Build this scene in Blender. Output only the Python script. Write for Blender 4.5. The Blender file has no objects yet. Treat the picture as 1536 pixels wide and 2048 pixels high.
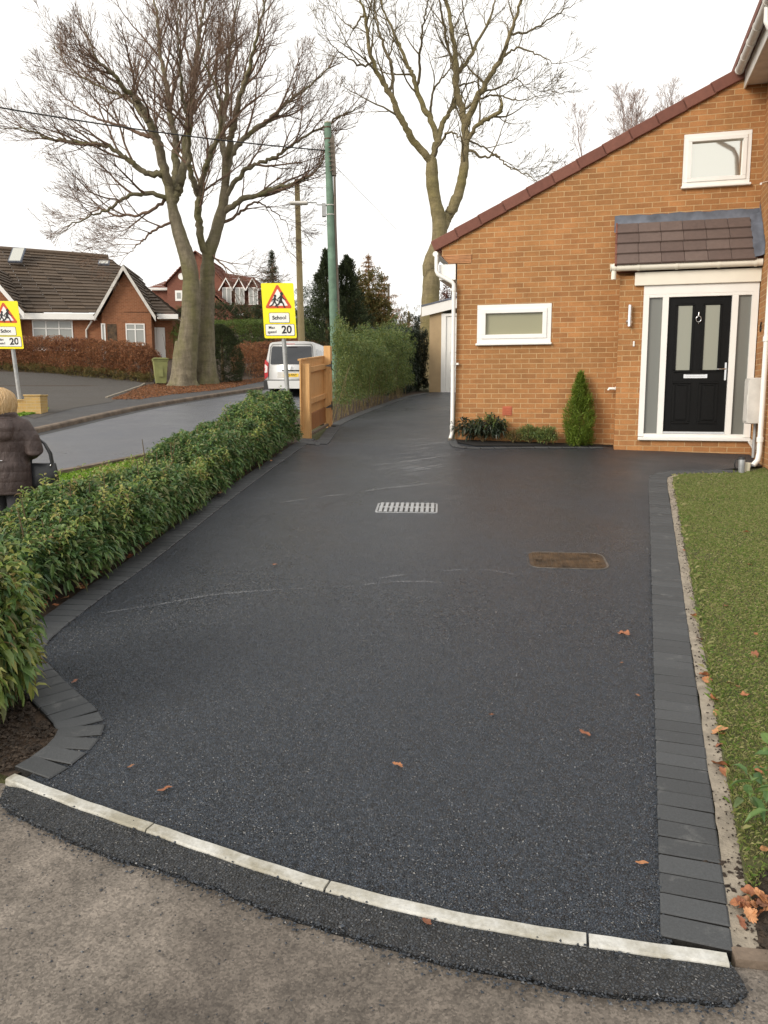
import bpy, bmesh, math, random
import numpy as np
from mathutils import Vector, Matrix, noise
random.seed(7); RNG = np.random.default_rng(7)
scene = bpy.context.scene
COL = scene.collection
R = math.radians

# ------------------------------------------------------------------ camera, sky, sun, exposure
F = 1620.0; TH = R(8.0); EYE = 1.8                     # focal length in photo pixels, pitch, eye height
cam_d = bpy.data.cameras.new('camera'); cam = bpy.data.objects.new('camera', cam_d); COL.objects.link(cam)
cam_d.sensor_fit = 'VERTICAL'; cam_d.sensor_height = 36.0; cam_d.lens = F / 2048 * 36
cam_d.clip_end = 3000; cam_d.clip_start = 0.05
cam.location = (0, 0, EYE); cam.rotation_euler = (R(82), 0, 0)
scene.camera = cam
SUN_EL, SUN_AZ = R(24), R(-128)                        # azimuth measured clockwise from +Y: behind-left
wd = bpy.data.worlds.new('World'); scene.world = wd; wd.use_nodes = True
wt = wd.node_tree; bg = wt.nodes['Background']
sky = wt.nodes.new('ShaderNodeTexSky'); sky.sky_type = 'NISHITA'; sky.sun_disc = False
sky.sun_elevation = SUN_EL; sky.sun_rotation = SUN_AZ; sky.dust_density = 4; sky.air_density = 1.2
hs = wt.nodes.new('ShaderNodeHueSaturation'); hs.inputs['Saturation'].default_value = 0.10
mx = wt.nodes.new('ShaderNodeMix'); mx.data_type = 'RGBA'
mx.inputs[0].default_value = 0.72                      # even overcast cloud veil over the clear sky
mx.inputs[7].default_value = (11.4, 11.15, 10.7, 1)
wt.links.new(sky.outputs[0], hs.inputs['Color']); wt.links.new(hs.outputs[0], mx.inputs[6])
wt.links.new(mx.outputs[2], bg.inputs[0]); bg.inputs[1].default_value = 0.10
sd = bpy.data.lights.new('sun', 'SUN'); sd.energy = 1.55; sd.angle = R(24); sd.color = (1, 0.89, 0.74)
sun = bpy.data.objects.new('sun', sd); COL.objects.link(sun); sun.location = (-20, -20, 40)
sdir = Vector((math.sin(SUN_AZ) * math.cos(SUN_EL), math.cos(SUN_AZ) * math.cos(SUN_EL), math.sin(SUN_EL)))
sun.rotation_euler = sdir.to_track_quat('Z', 'Y').to_euler()
vs = scene.view_settings; vs.view_transform = 'Standard'; vs.look = 'None'; vs.exposure = 0.48; vs.gamma = 1; vs.use_curve_mapping = False
scene.cycles.max_bounces = 8; scene.cycles.transparent_max_bounces = 16

# ------------------------------------------------------------------ measuring helpers
cT, sT = math.cos(TH), math.sin(TH)
def ray(px, py):
    u = (px - 768) / F; v = (1024 - py) / F
    return Vector((u, cT + v * sT, -sT + v * cT))
def at(px, py, Y):
    d = ray(px, py); t = Y / d.y
    return Vector((d.x * t, Y, EYE + d.z * t))
def sm(t):
    t = max(0.0, min(1.0, t)); return t * t * (3 - 2 * t)
def g(x, y):                                            # height of the rising ground
    D = .1 * y - (.0008 * y * y if y > 0 else 0)
    if y > 60: D = 3.12 + .004 * (y - 60)
    W = -.3 + .075 * y
    if y > 70: W = 4.95 + .01 * (y - 70)
    q = x - (-1.3 + .1 * (y - 12.8))
    t = sm((-q - .7) / 1.3)
    W += .06 * max(0, min(y, 70) - 33) * sm((-q - 6) / 4)
    return D * (1 - t) + W * t
def G(px, py, off=0.0):
    d = ray(px, py); t = .5
    while t < 300:
        if EYE + d.z * t - g(d.x * t, d.y * t) - off < 0: break
        t += .05
    a, b = t - .05, t
    for _ in range(30):
        m = (a + b) / 2
        if EYE + d.z * m - g(d.x * m, d.y * m) - off < 0: b = m
        else: a = m
    return Vector((d.x * a, d.y * a, EYE + d.z * a))
HA = R(15); cA, sA = math.cos(HA), math.sin(HA); C0 = (1.12, 12.8)
def loc(x, y):
    x -= C0[0]; y -= C0[1]; return (x * cA - y * sA, x * sA + y * cA)
def wor(x, y):                                          # house frame -> world
    return (C0[0] + x * cA + y * sA, C0[1] - x * sA + y * cA)
def wl(px, py, y0=0.0, x0=None):                        # point of a house wall (house frame) seen at a pixel
    d = ray(px, py); o = loc(0, 0); e = loc(C0[0] + d.x, C0[1] + d.y)
    t = (y0 - o[1]) / e[1] if x0 is None else (x0 - o[0]) / e[0]
    return (o[0] + e[0] * t, o[1] + e[1] * t, EYE + d.z * t)

# ------------------------------------------------------------------ object helpers
def tag(o, label=None, cat=None, group=None, kind=None):
    if label: o['label'] = label
    if cat: o['category'] = cat
    if group: o['group'] = group
    if kind: o['kind'] = kind
    return o
def empty(name, loc=(0, 0, 0), rz=0, label=None, cat=None, group=None):
    o = bpy.data.objects.new(name, None); COL.objects.link(o); o.location = loc; o.rotation_euler = (0, 0, rz)
    o.empty_display_size = .2
    return tag(o, label, cat, group)
class MB:
    def __init__(s): s.v = []; s.f = []; s.mi = []; s.sm = []
    def add(s, vs, fs, mi=0, smooth=False):
        b = len(s.v); s.v += [tuple(p) for p in vs]
        for f in fs: s.f.append([i + b for i in f]); s.mi.append(mi); s.sm.append(smooth)
    def box(s, x0, x1, y0, y1, z0, z1, mi=0, M=None):
        vs = [Vector((x, y, z)) for z in (z0, z1) for y in (y0, y1) for x in (x0, x1)]
        if M is not None: vs = [M @ p for p in vs]
        s.add(vs, [(0, 2, 3, 1), (4, 5, 7, 6), (0, 1, 5, 4), (2, 6, 7, 3), (0, 4, 6, 2), (1, 3, 7, 5)], mi)
    def bbox(s, x0, x1, y0, y1, z0, z1, b=.004, mi=0, M=None):   # box with chamfered edges
        vs = []; 
        for z, ins in ((z0, b), (z0 + b, 0), (z1 - b, 0), (z1, b)):
            for (x, y) in ((x0 + ins, y0 + ins), (x1 - ins, y0 + ins), (x1 - ins, y1 - ins), (x0 + ins, y1 - ins)):
                if ins == 0:
                    dx = b * .7
                    vs += [(x, y, z)]
                else: vs += [(x, y, z)]
        vs = [Vector(p) for p in vs]
        if M is not None: vs = [M @ p for p in vs]
        fs = [(3, 2, 1, 0), (12, 13, 14, 15)]
        for k in range(3):
            for i in range(4): fs.append((k * 4 + i, k * 4 + (i + 1) % 4, k * 4 + 4 + (i + 1) % 4, k * 4 + 4 + i))
        s.add(vs, fs, mi)
    def quad(s, a, b, c, d, mi=0): s.add([a, b, c, d], [(0, 1, 2, 3)], mi)
    def tube(s, pts, radii, n=8, mi=0, cap=True, smooth=True):
        pts = [Vector(p) for p in pts]
        if not hasattr(radii, '__len__'): radii = [radii] * len(pts)
        vs = []; N = len(pts); up = None
        for i, p in enumerate(pts):
            t = (pts[min(i + 1, N - 1)] - pts[max(i - 1, 0)])
            if t.length < 1e-9: t = Vector((0, 0, 1))
            t.normalize()
            if up is None:
                up = t.orthogonal().normalized()
            else:
                up = up - t * up.dot(t)
                up = up.normalized() if up.length > 1e-6 else t.orthogonal().normalized()
            w = t.cross(up)
            for k in range(n):
                a = 2 * math.pi * k / n
                vs.append(p + (up * math.cos(a) + w * math.sin(a)) * radii[i])
        fs = []
        for i in range(N - 1):
            for k in range(n):
                k2 = (k + 1) % n
                fs.append((i * n + k, i * n + k2, (i + 1) * n + k2, (i + 1) * n + k))
        s.add(vs, fs, mi, smooth)
        if cap:
            s.add(vs[:n], [tuple(range(n - 1, -1, -1))], mi); s.add(vs[-n:], [tuple(range(n))], mi)
    def prism(s, poly, d0, d1, axis='y', mi=0, M=None):          # poly in the two other axes, extruded along axis
        def mk(p, d):
            if axis == 'y': q = Vector((p[0], d, p[1]))
            elif axis == 'x': q = Vector((d, p[0], p[1]))
            else: q = Vector((p[0], p[1], d))
            return M @ q if M is not None else q
        n = len(poly); vs = [mk(p, d0) for p in poly] + [mk(p, d1) for p in poly]
        fs = [tuple(range(n)), tuple(range(2 * n - 1, n - 1, -1))] + [(i + n, (i + 1) % n + n, (i + 1) % n, i) for i in range(n)]
        s.add(vs, fs, mi)
    def lathe(s, prof, n=16, c=(0, 0, 0), mi=0, M=None):
        vs = []
        for r, z in prof:
            for k in range(n):
                a = 2 * math.pi * k / n; q = Vector((c[0] + r * math.cos(a), c[1] + r * math.sin(a), c[2] + z))
                vs.append(M @ q if M is not None else q)
        fs = []
        for i in range(len(prof) - 1):
            for k in range(n): fs.append((i * n + k, i * n + (k + 1) % n, (i + 1) * n + (k + 1) % n, (i + 1) * n + k))
        s.add(vs, fs, mi, True)
        s.add(vs[:n], [tuple(range(n - 1, -1, -1))], mi); s.add(vs[-n:], [tuple(range(n))], mi)
    def build(s, name, mats, parent=None, fix=True):
        me = bpy.data.meshes.new(name); me.from_pydata(s.v, [], s.f)
        if not isinstance(mats, (list, tuple)): mats = [mats]
        for m in mats: me.materials.append(m)
        me.polygons.foreach_set('material_index', s.mi); me.polygons.foreach_set('use_smooth', s.sm)
        me.update()
        if fix:
            bm = bmesh.new(); bm.from_mesh(me); bmesh.ops.recalc_face_normals(bm, faces=bm.faces); bm.to_mesh(me); bm.free()
        o = bpy.data.objects.new(name, me); COL.objects.link(o)
        if parent: o.parent = parent
        return o
def np_mesh(name, V, Fc, mat, parent=None, smooth=False):        # fast mesh from arrays (all faces same size)
    me = bpy.data.meshes.new(name); k = Fc.shape[1]
    me.vertices.add(len(V)); me.vertices.foreach_set('co', V.astype(np.float32).ravel())
    me.loops.add(Fc.size); me.loops.foreach_set('vertex_index', Fc.astype(np.int32).ravel())
    me.polygons.add(len(Fc)); me.polygons.foreach_set('loop_start', np.arange(0, Fc.size, k, dtype=np.int32))
    me.polygons.foreach_set('use_smooth', np.full(len(Fc), smooth))
    me.materials.append(mat); me.update(calc_edges=True); me.validate()
    o = bpy.data.objects.new(name, me); COL.objects.link(o)
    if parent: o.parent = parent
    return o
def bake(o):                                                      # apply modifiers into the mesh
    dg = bpy.context.evaluated_depsgraph_get(); dg.update()
    me = bpy.data.meshes.new_from_object(o.evaluated_get(dg)); o.modifiers.clear(); o.data = me
    return o
def copy_tree(o, parent=None):
    c = o.copy(); COL.objects.link(c)
    if parent: c.parent = parent
    for ch in list(o.children): copy_tree(ch, c)
    return c

# ------------------------------------------------------------------ materials
class NT:
    def __init__(s, name):
        s.m = bpy.data.materials.new(name); s.m.use_nodes = True; s.t = s.m.node_tree
        s.p = s.t.nodes['Principled BSDF']; s.out = s.t.nodes['Material Output']
    def n(s, typ, **kw):
        o = s.t.nodes.new(typ)
        for k, v in kw.items(): setattr(o, k, v)
        return o
    def l(s, a, b): s.t.links.new(a, b)
    def coord(s, which='Object', scale=(1, 1, 1)):
        c = s.n('ShaderNodeTexCoord'); m = s.n('ShaderNodeMapping'); m.inputs['Scale'].default_value = scale
        s.l(c.outputs[which], m.inputs[0]); return m.outputs[0]
    def noise(s, vec, scale, detail=4, rough=.6):
        t = s.n('ShaderNodeTexNoise'); t.inputs['Scale'].default_value = scale
        t.inputs['Detail'].default_value = detail; t.inputs['Roughness'].default_value = rough
        if vec is not None: s.l(vec, t.inputs['Vector'])
        return t.outputs['Fac']
    def vor(s, vec, scale, out='Distance', feature='F1'):
        t = s.n('ShaderNodeTexVoronoi'); t.feature = feature; t.inputs['Scale'].default_value = scale
        s.l(vec, t.inputs['Vector']); return t.outputs[out]
    def ramp(s, fac, stops):
        r = s.n('ShaderNodeValToRGB'); e = r.color_ramp.elements
        while len(e) < len(stops): e.new(.5)
        for i, (p, c) in enumerate(stops):
            e[i].position = p; e[i].color = (c if hasattr(c, '__len__') else (c, c, c)) [:3] + (1,) if hasattr(c, '__len__') else (c, c, c, 1)
        s.l(fac, r.inputs[0]); return r.outputs[0]
    def mix(s, fac, a, b, mode='MIX'):
        m = s.n('ShaderNodeMix'); m.data_type = 'RGBA'; m.blend_type = mode
        for i, x in ((0, fac), (6, a), (7, b)):
            if hasattr(x, 'links') or hasattr(x, 'is_linked'): s.l(x, m.inputs[i])
            elif i == 0: m.inputs[0].default_value = x
            else: m.inputs[i].default_value = tuple(x[:3]) + (1,)
        return m.outputs[2]
    def math(s, op, a, b=None):
        m = s.n('ShaderNodeMath', operation=op)
        for i, x in enumerate((a, b)):
            if x is None: continue
            if hasattr(x, 'is_linked'): s.l(x, m.inputs[i])
            else: m.inputs[i].default_value = x
        return m.outputs[0]
    def bump(s, h, strength=.5, dist=.01):
        b = s.n('ShaderNodeBump'); b.inputs['Strength'].default_value = strength; b.inputs['Distance'].default_value = dist
        s.l(h, b.inputs['Height']); s.l(b.outputs[0], s.p.inputs['Normal'])
    def base(s, x):
        if hasattr(x, 'is_linked'): s.l(x, s.p.inputs['Base Color'])
        else: s.p.inputs['Base Color'].default_value = tuple(x[:3]) + (1,)
    def rough(s, x):
        if hasattr(x, 'is_linked'): s.l(x, s.p.inputs['Roughness'])
        else: s.p.inputs['Roughness'].default_value = x
def basic(name, col, rough=.6, var=.25, scale=6, bump=0, bscale=40, metal=0, dark=None, detail=5, spec=.5):
    t = NT(name); t.p.inputs['Specular IOR Level'].default_value = spec; v = t.coord()
    nz = t.noise(v, scale, detail)
    d = dark or tuple(c * (1 - var) for c in col); b = tuple(min(1, c * (1 + var * .6)) for c in col)
    t.base(t.ramp(nz, [(.3, d), (.7, b)])); t.rough(rough); t.p.inputs['Metallic'].default_value = metal
    if bump: t.bump(t.noise(v, bscale, 3), bump, .01)
    return t.m
def leafmat(name, cols, rough=.45, trans=.25, spec=.4):
    t = NT(name); gm = t.n('ShaderNodeNewGeometry'); st = [(i / max(1, len(cols) - 1), c) for i, c in enumerate(cols)]
    c = t.ramp(gm.outputs['Random Per Island'], st); t.base(c); t.rough(rough)
    t.p.inputs['Specular IOR Level'].default_value = spec
    if trans:
        tr = t.n('ShaderNodeBsdfTranslucent'); ms = t.n('ShaderNodeMixShader'); ms.inputs[0].default_value = trans
        t.l(c, tr.inputs[0]); t.l(t.p.outputs[0], ms.inputs[1]); t.l(tr.outputs[0], ms.inputs[2]); t.l(ms.outputs[0], t.out.inputs[0])
    return t.m
def brickmat(name, c1, c2, c3, mortar, scale=1.0):
    t = NT(name); tc = t.n('ShaderNodeTexCoord'); sx = t.n('ShaderNodeSeparateXYZ'); t.l(tc.outputs['Object'], sx.inputs[0])
    u = t.math('ADD', sx.outputs[0], sx.outputs[1]); cb = t.n('ShaderNodeCombineXYZ'); t.l(u, cb.inputs[0]); t.l(sx.outputs[2], cb.inputs[1])
    wob = t.n('ShaderNodeTexNoise'); wob.inputs['Scale'].default_value = 9; t.l(tc.outputs['Object'], wob.inputs['Vector'])
    wv = t.n('ShaderNodeVectorMath', operation='MULTIPLY_ADD'); t.l(wob.outputs['Color'], wv.inputs[0])
    wv.inputs[1].default_value = (.007, .007, .0); t.l(cb.outputs[0], wv.inputs[2])
    def br(a, b, mo, bias, off):
        b_ = t.n('ShaderNodeTexBrick'); b_.offset = .5; b_.squash = 1
        for k, x in (('Scale', 1), ('Mortar Size', .0060 * scale), ('Mortar Smooth', .25), ('Bias', bias), ('Brick Width', .225 * scale), ('Row Height', .075 * scale)): b_.inputs[k].default_value = x
        for k, x in (('Color1', a), ('Color2', b), ('Mortar', mo)): b_.inputs[k].default_value = tuple(x) + (1,)
        t.l(wv.outputs[0], b_.inputs['Vector']); return b_
    A = br(c1, c2, mortar, 0.0, 0); v = tc.outputs['Object']
    # slow change from orange to brown bricks across the wall, as laid
    big = t.noise(v, 1.1, 3); fine = t.noise(v, 60, 4)
    col = t.mix(t.math('MULTIPLY', t.ramp(big, [(.40, 0), (.62, 1)]), .7), A.outputs['Color'], c3)
    col = t.mix(.55, col, t.ramp(t.noise(v, 4.5, 6, .7), [(.32, .55), (.66, 1.08)]), 'MULTIPLY')
    mort = t.mix(A.outputs['Fac'], col, t.mix(t.noise(v, 3.0, 4), tuple(x * .62 for x in mortar), tuple(min(1, x * 1.12) for x in mortar)))
    col = t.mix(.35, mort, t.ramp(fine, [(.3, .45), (.7, 1.0)]), 'MULTIPLY')
    t.base(col); t.rough(.88); t.p.inputs['Specular IOR Level'].default_value = .25
    h = t.math('ADD', t.math('MULTIPLY', A.outputs['Fac'], -1.0), t.math('MULTIPLY', fine, .5)); t.bump(h, .6, .006)
    return t.m
def tarmac(name, c0, c1, stone=.5, sscale=95, rmin=.42, rmax=.75, big=.7, bumpd=.006, tint=None, gap=.3):
    """bound stones: every cell its own shade, darker between stones, broad patches of wear"""
    t = NT(name); v = t.coord(); vd = t.n('ShaderNodeTexVoronoi'); vd.inputs['Scale'].default_value = sscale; t.l(v, vd.inputs['Vector'])
    sep = t.n('ShaderNodeSeparateColor'); t.l(vd.outputs['Color'], sep.inputs[0]); rnd = sep.outputs[0]
    edge = t.vor(v, sscale, 'Distance', 'DISTANCE_TO_EDGE')
    bg_ = t.noise(v, big, 6, .65); mid = t.noise(v, 6, 6, .75)
    f = t.math('ADD', t.math('MULTIPLY', rnd, stone), t.math('MULTIPLY', t.math('ADD', bg_, mid), (1 - stone) * .5))
    col = t.ramp(f, [(.2, c0), (.8, c1)])
    if tint: col = t.mix(t.math('MULTIPLY', t.ramp(t.noise(v, .9, 7, .75), [(.42, 0), (.62, 1)]), .75), col, tint)
    col = t.mix(1.0, col, t.ramp(edge, [(0, gap), (.16, 1)]), 'MULTIPLY')
    t.p.inputs['Specular IOR Level'].default_value = .75
    t.base(col); t.rough(t.math('ADD', t.ramp(bg_, [(.35, rmin), (.65, rmax)]), t.math('MULTIPLY', rnd, .12)))
    t.bump(t.math('ADD', t.ramp(edge, [(0, 0), (.3, 1)]), t.math('MULTIPLY', rnd, .8)), 1.0, bumpd)
    return t.m

M = {}
M['tarmac'] = tarmac('fresh_tarmac', (.0055, .0092, .0150), (.046, .066, .098), .75, 120, .20, .46, .42, .006, None, .22)
M['tarmac_edge'] = tarmac('coarse_tarmac', (.006, .0078, .010), (.042, .048, .057), .7, 95, .32, .52, .8, .008, None, .2)
def path_mat():
    t = NT('old_footpath'); v = t.coord(); big = t.noise(v, 1.1, 9, .7); mid = t.noise(v, 7, 8, .75); pit = t.noise(v, 38, 5, .7)
    vd = t.n('ShaderNodeTexVoronoi'); vd.inputs['Scale'].default_value = 150; t.l(v, vd.inputs['Vector']); sep = t.n('ShaderNodeSeparateColor'); t.l(vd.outputs['Color'], sep.inputs[0])
    c = t.ramp(big, [(.34, (.125, .105, .088)), (.5, (.185, .158, .132)), (.68, (.26, .225, .19))])
    c = t.mix(.8, c, t.ramp(mid, [(.34, .42), (.62, 1.05)]), 'MULTIPLY'); c = t.mix(.75, c, t.ramp(sep.outputs[0], [(0, .45), (1, 1.25)]), 'MULTIPLY')
    c = t.mix(t.math('MULTIPLY', t.ramp(pit, [(.60, 0), (.68, 1)]), .7), c, (.045, .038, .032)); t.base(c); t.rough(.88)
    t.bump(t.math('ADD', t.math('MULTIPLY', sep.outputs[1], .5), t.math('MULTIPLY', pit, -1.2)), .9, .004); return t.m
M['path'] = path_mat()
M['road'] = tarmac('damp_road', (.06, .066, .08), (.125, .132, .155), .25, 70, .22, .45, .35, .002, None, .6)
M['farpath'] = tarmac('dark_footway', (.028, .028, .029), (.070, .067, .068), .3, 70, .6, .85, .5, .003, None, .6)
M['neighbour_drive'] = tarmac('worn_drive', (.035, .030, .025), (.085, .073, .060), .25, 60, .75, .95, .4, .003, None, .6)
def paver_mat():
    t = NT('charcoal_paver'); v = t.coord(); gm = t.n('ShaderNodeNewGeometry')
    c = t.ramp(gm.outputs['Random Per Island'], [(0, (.054, .058, .062)), (1, (.072, .077, .082))])
    n = t.noise(v, 140, 3); s = t.noise(v, 7, 6, .7)
    c = t.mix(.5, c, t.ramp(n, [(.3, .45), (.7, 1)]), 'MULTIPLY'); c = t.mix(t.math('MULTIPLY', t.ramp(s, [(.58, 0), (.75, 1)]), .5), c, (.2, .2, .195))
    t.base(c); t.rough(.75); t.bump(n, .5, .003); return t.m
M['paver'] = paver_mat()
M['mortar'] = basic('haunch_mortar', (.30, .26, .205), .9, .4, 12, .6, 90)
M['soil'] = basic('dark_soil', (.035, .024, .016), .95, .7, 14, 1, 60)
M['leafmould'] = basic('leaf_mould', (.055, .034, .020), .95, .7, 18, 1, 60)
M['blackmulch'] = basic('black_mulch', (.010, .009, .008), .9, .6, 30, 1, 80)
def ground_mat():
    t = NT('turf'); v = t.coord(); a = t.noise(v, 2.2, 6, .7); b = t.noise(v, 40, 4)
    c = t.ramp(a, [(.3, (.055, .075, .02)), (.52, (.09, .09, .03)), (.72, (.13, .11, .05))]); c = t.mix(.6, c, t.ramp(b, [(.25, .3), (.75, 1)]), 'MULTIPLY')
    t.base(c); t.rough(.95); t.bump(b, .8, .02); return t.m
M['turf'] = ground_mat()
def kerb_mat(name, c, stain):
    t = NT(name); v = t.coord(); a = t.noise(v, 3.5, 6, .7); b = t.noise(v, 70, 4)
    col = t.mix(t.ramp(a, [(.4, 0), (.62, 1)]), c, stain); col = t.mix(.35, col, t.ramp(b, [(.3, .5), (.6, 1)]), 'MULTIPLY')
    t.base(col); t.rough(.8); t.bump(b, .5, .004); return t.m
M['kerbstone'] = kerb_mat('pale_kerb', (.56, .56, .53), (.30, .28, .22))
M['oldkerb'] = kerb_mat('old_kerb', (.20, .15, .11), (.10, .075, .055))
M['brick'] = brickmat('buff_brick', (.54, .255, .098), (.36, .165, .066), (.35, .175, .068), (.58, .385, .20))
M['brick_red'] = brickmat('red_brick', (.37, .155, .075), (.28, .11, .055), (.32, .13, .065), (.42, .26, .16))
M['brick_dark'] = brickmat('dark_red_brick', (.25, .095, .062), (.20, .075, .05), (.22, .085, .055), (.30, .17, .13))
M['brick_buff'] = brickmat('yellow_brick', (.62, .42, .16), (.55, .36, .13), (.58, .38, .15), (.62, .48, .28))
M['white'] = basic('white_upvc', (.80, .79, .76), .35, .04, 3)
M['white_dirty'] = basic('weathered_white', (.62, .60, .56), .5, .18, 5)
M['cream'] = basic('cream_upvc', (.78, .74, .64), .4, .05, 3)
M['black_door'] = basic('black_door', (.004, .004, .004), .4, .3, 30, .25, 60, spec=.18)
M['rubber'] = basic('black_plastic', (.012, .012, .013), .55, .3, 12)
M['chrome'] = basic('chrome', (.75, .75, .75), .15, .05, 6, metal=1)
M['galv'] = basic('galvanised_steel', (.45, .46, .47), .5, .2, 14, metal=.7)
M['grey_post'] = basic('grey_post', (.36, .37, .37), .55, .2, 10, metal=.3)
def glassmat(name, col, rough, coat=1.0, nscale=0):
    t = NT(name); t.base(col); t.rough(rough); t.p.inputs['Specular IOR Level'].default_value = .8
    if nscale: v = t.coord(); t.bump(t.noise(v, nscale, 3), .25, .004)
    return t.m
M['frost'] = glassmat('frosted_glass', (.15, .155, .14), .38, 1, 0); M['frost_pale'] = glassmat('pale_frosted_glass', (.27, .28, .23), .4, 1, 0)
M['obscure'] = glassmat('obscure_glass', (.26, .25, .15), .28, 1, 160)
M['darkglass'] = glassmat('dark_glass', (.012, .014, .018), .08)
M['netglass'] = glassmat('curtained_glass', (.30, .31, .29), .15)
t_ = NT('mirror_pane'); t_.base((.66, .65, .585)); t_.p.inputs['Metallic'].default_value = .92; t_.rough(.04); M['skyglass'] = t_.m
def wood(name, c0, c1, scale=(14, 14, 1.2)):
    t = NT(name); v = t.coord('Object', scale); a = t.noise(v, 3.0, 6, .65); k = t.noise(t.coord('Object', (3, 3, 3)), 2.2, 3)
    c = t.ramp(a, [(.3, c0), (.7, c1)]); c = t.mix(t.math('MULTIPLY', t.ramp(k, [(.62, 0), (.72, 1)]), .6), c, tuple(x * .45 for x in c0))
    t.base(c); t.rough(.7); t.bump(a, .3, .004); return t.m
M['pine'] = wood('new_pine', (.48, .25, .09), (.68, .41, .17))
M['pine_wet'] = wood('damp_pine', (.22, .085, .025), (.36, .16, .05))
M['pole_wood'] = wood('pole_timber', (.24, .19, .09), (.38, .30, .15))
M['far_pole'] = wood('grey_timber', (.10, .08, .06), (.17, .14, .11))
M['green_paint'] = basic('faded_green_paint', (.13, .215, .155), .75, .35, 4, .2, 30)
M['rust'] = basic('rusty_iron', (.085, .052, .026), .5, .8, 7, .3, 60, metal=.35)
M['iron'] = basic('dark_iron', (.03, .03, .03), .5, .4, 20, metal=.5)
M['worn_iron'] = basic('worn_iron', (.16, .145, .13), .5, .6, 9, metal=.6)
M['lead'] = basic('lead_sheet', (.115, .13, .165), .6, .45, 5)
def rooftile(name, c0, c1, w=.33, h=.2, slope_axis=True):
    t = NT(name); v = t.coord(); gm = t.n('ShaderNodeNewGeometry')
    c = t.ramp(gm.outputs['Random Per Island'], [(0, c0), (1, c1)]); n = t.noise(v, 14, 5, .7)
    c = t.mix(.5, c, t.ramp(n, [(.3, .55), (.7, 1)]), 'MULTIPLY'); t.base(c); t.rough(.8); t.bump(t.noise(v, 80, 3), .3, .004); return t.m
M['porch_tile'] = rooftile('brown_tile', (.12, .084, .073), (.155, .113, .098))
M['verge_tile'] = rooftile('terracotta_verge', (.17, .062, .042), (.21, .082, .056))
M['grey_tile'] = rooftile('weathered_tile', (.070, .050, .034), (.115, .082, .056))
M['red_tile'] = rooftile('red_tile', (.19, .075, .048), (.25, .10, .065))
M['terracotta'] = basic('terracotta', (.44, .12, .06), .8, .15, 8)
M['creasing'] = basic('creasing_tile', (.46, .22, .10), .85, .25, 8); M['creasing_bed'] = basic('bed_mortar', (.60, .40, .22), .9, .2, 9)
M['yellow'] = basic('reflective_yellow', (.92, .80, .005), .4, .03, 3)
M['signwhite'] = basic('sign_white', (.84, .84, .80), .4, .03, 3)
M['signred'] = basic('sign_red', (.62, .085, .02), .4, .06, 3)
M['signblack'] = basic('sign_black', (.012, .012, .012), .5, .1, 3)
M['van_paint'] = basic('silver_paint', (.62, .62, .61), .28, .05, 2, metal=.35)
M['red_lens'] = basic('red_lens', (.45, .015, .02), .2, .1, 6)
M['clear_lens'] = basic('clear_lens', (.7, .62, .6), .2, .1, 6)
M['plate_yellow'] = basic('plate_yellow', (.85, .55, .03), .4, .05, 6)
M['bin_green'] = basic('bin_green', (.25, .265, .10), .55, .18, 4)
M['render'] = basic('beige_render', (.40, .29, .165), .85, .12, 3, .3, 60)
def bark(name, c0, c1, moss=None, sc=(3, 3, .8)):
    t = NT(name); v = t.coord('Object', sc); a = t.noise(v, 3, 10, .78); c = t.ramp(a, [(.34, c0), (.64, c1)])
    if moss: c = t.mix(t.math('MULTIPLY', t.ramp(t.noise(t.coord('Object', (1, 1, .35)), 1.4, 4), [(.42, 0), (.62, 1)]), .75), c, moss)
    k = t.noise(t.coord('Object', (1.2, 1.2, 3.5)), 2.0, 6, .7); c = t.mix(.6, c, t.ramp(k, [(.36, .55), (.6, 1.05)]), 'MULTIPLY')
    t.base(c); t.rough(.9); t.bump(t.math('ADD', a, k), .9, .05); return t.m
M['beech_bark'] = bark('beech_bark', (.125, .104, .07), (.26, .22, .15), (.155, .145, .055))
M['beech_twig'] = bark('beech_twig', (.15, .09, .06), (.22, .145, .10))
M['syc_bark'] = bark('sycamore_bark', (.17, .135, .07), (.27, .22, .12), (.20, .17, .06))
M['syc_twig'] = bark('sycamore_twig', (.12, .095, .05), (.19, .15, .085))
M['thin_twig'] = bark('far_twig', (.24, .17, .15), (.36, .27, .24))
M['stem'] = bark('shrub_stem', (.09, .06, .03), (.20, .15, .07))
M['cane'] = bark('pale_cane', (.10, .08, .035), (.24, .19, .09))
M['laurel'] = leafmat('laurel_leaf', [(.045, .095, .038), (.075, .145, .046), (.105, .19, .055), (.15, .235, .066), (.17, .17, .065), (.085, .16, .066)], .40, .28, .42)
M['laurel_pale'] = leafmat('laurel_young', [(.12, .205, .045), (.18, .265, .055), (.27, .32, .075), (.33, .32, .09), (.18, .11, .05)], .38, .3, .45)
M['privet'] = leafmat('privet_leaf', [(.075, .125, .045), (.115, .17, .052), (.165, .215, .06), (.21, .22, .065)], .4, .3, .4)
M['darkleaf'] = leafmat('dark_leaf', [(.014, .024, .013), (.022, .036, .018), (.035, .05, .025)], .35, .15, .5)
M['beechleaf'] = leafmat('beech_leaf_brown', [(.20, .08, .04), (.31, .135, .06), (.42, .20, .095), (.24, .105, .055), (.12, .075, .045), (.36, .17, .07)], .6, .3, .3)
M['beechleaf_dark'] = leafmat('copper_leaf', [(.09, .035, .025), (.14, .05, .03), (.18, .07, .035)], .6, .3, .3)
M['yew'] = leafmat('yew_leaf', [(.03, .042, .018), (.045, .06, .022), (.065, .078, .028)], .6, .1, .3)
M['conifer'] = leafmat('conifer_leaf', [(.028, .042, .02), (.045, .062, .026), (.065, .082, .032)], .6, .1, .3)
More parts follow.
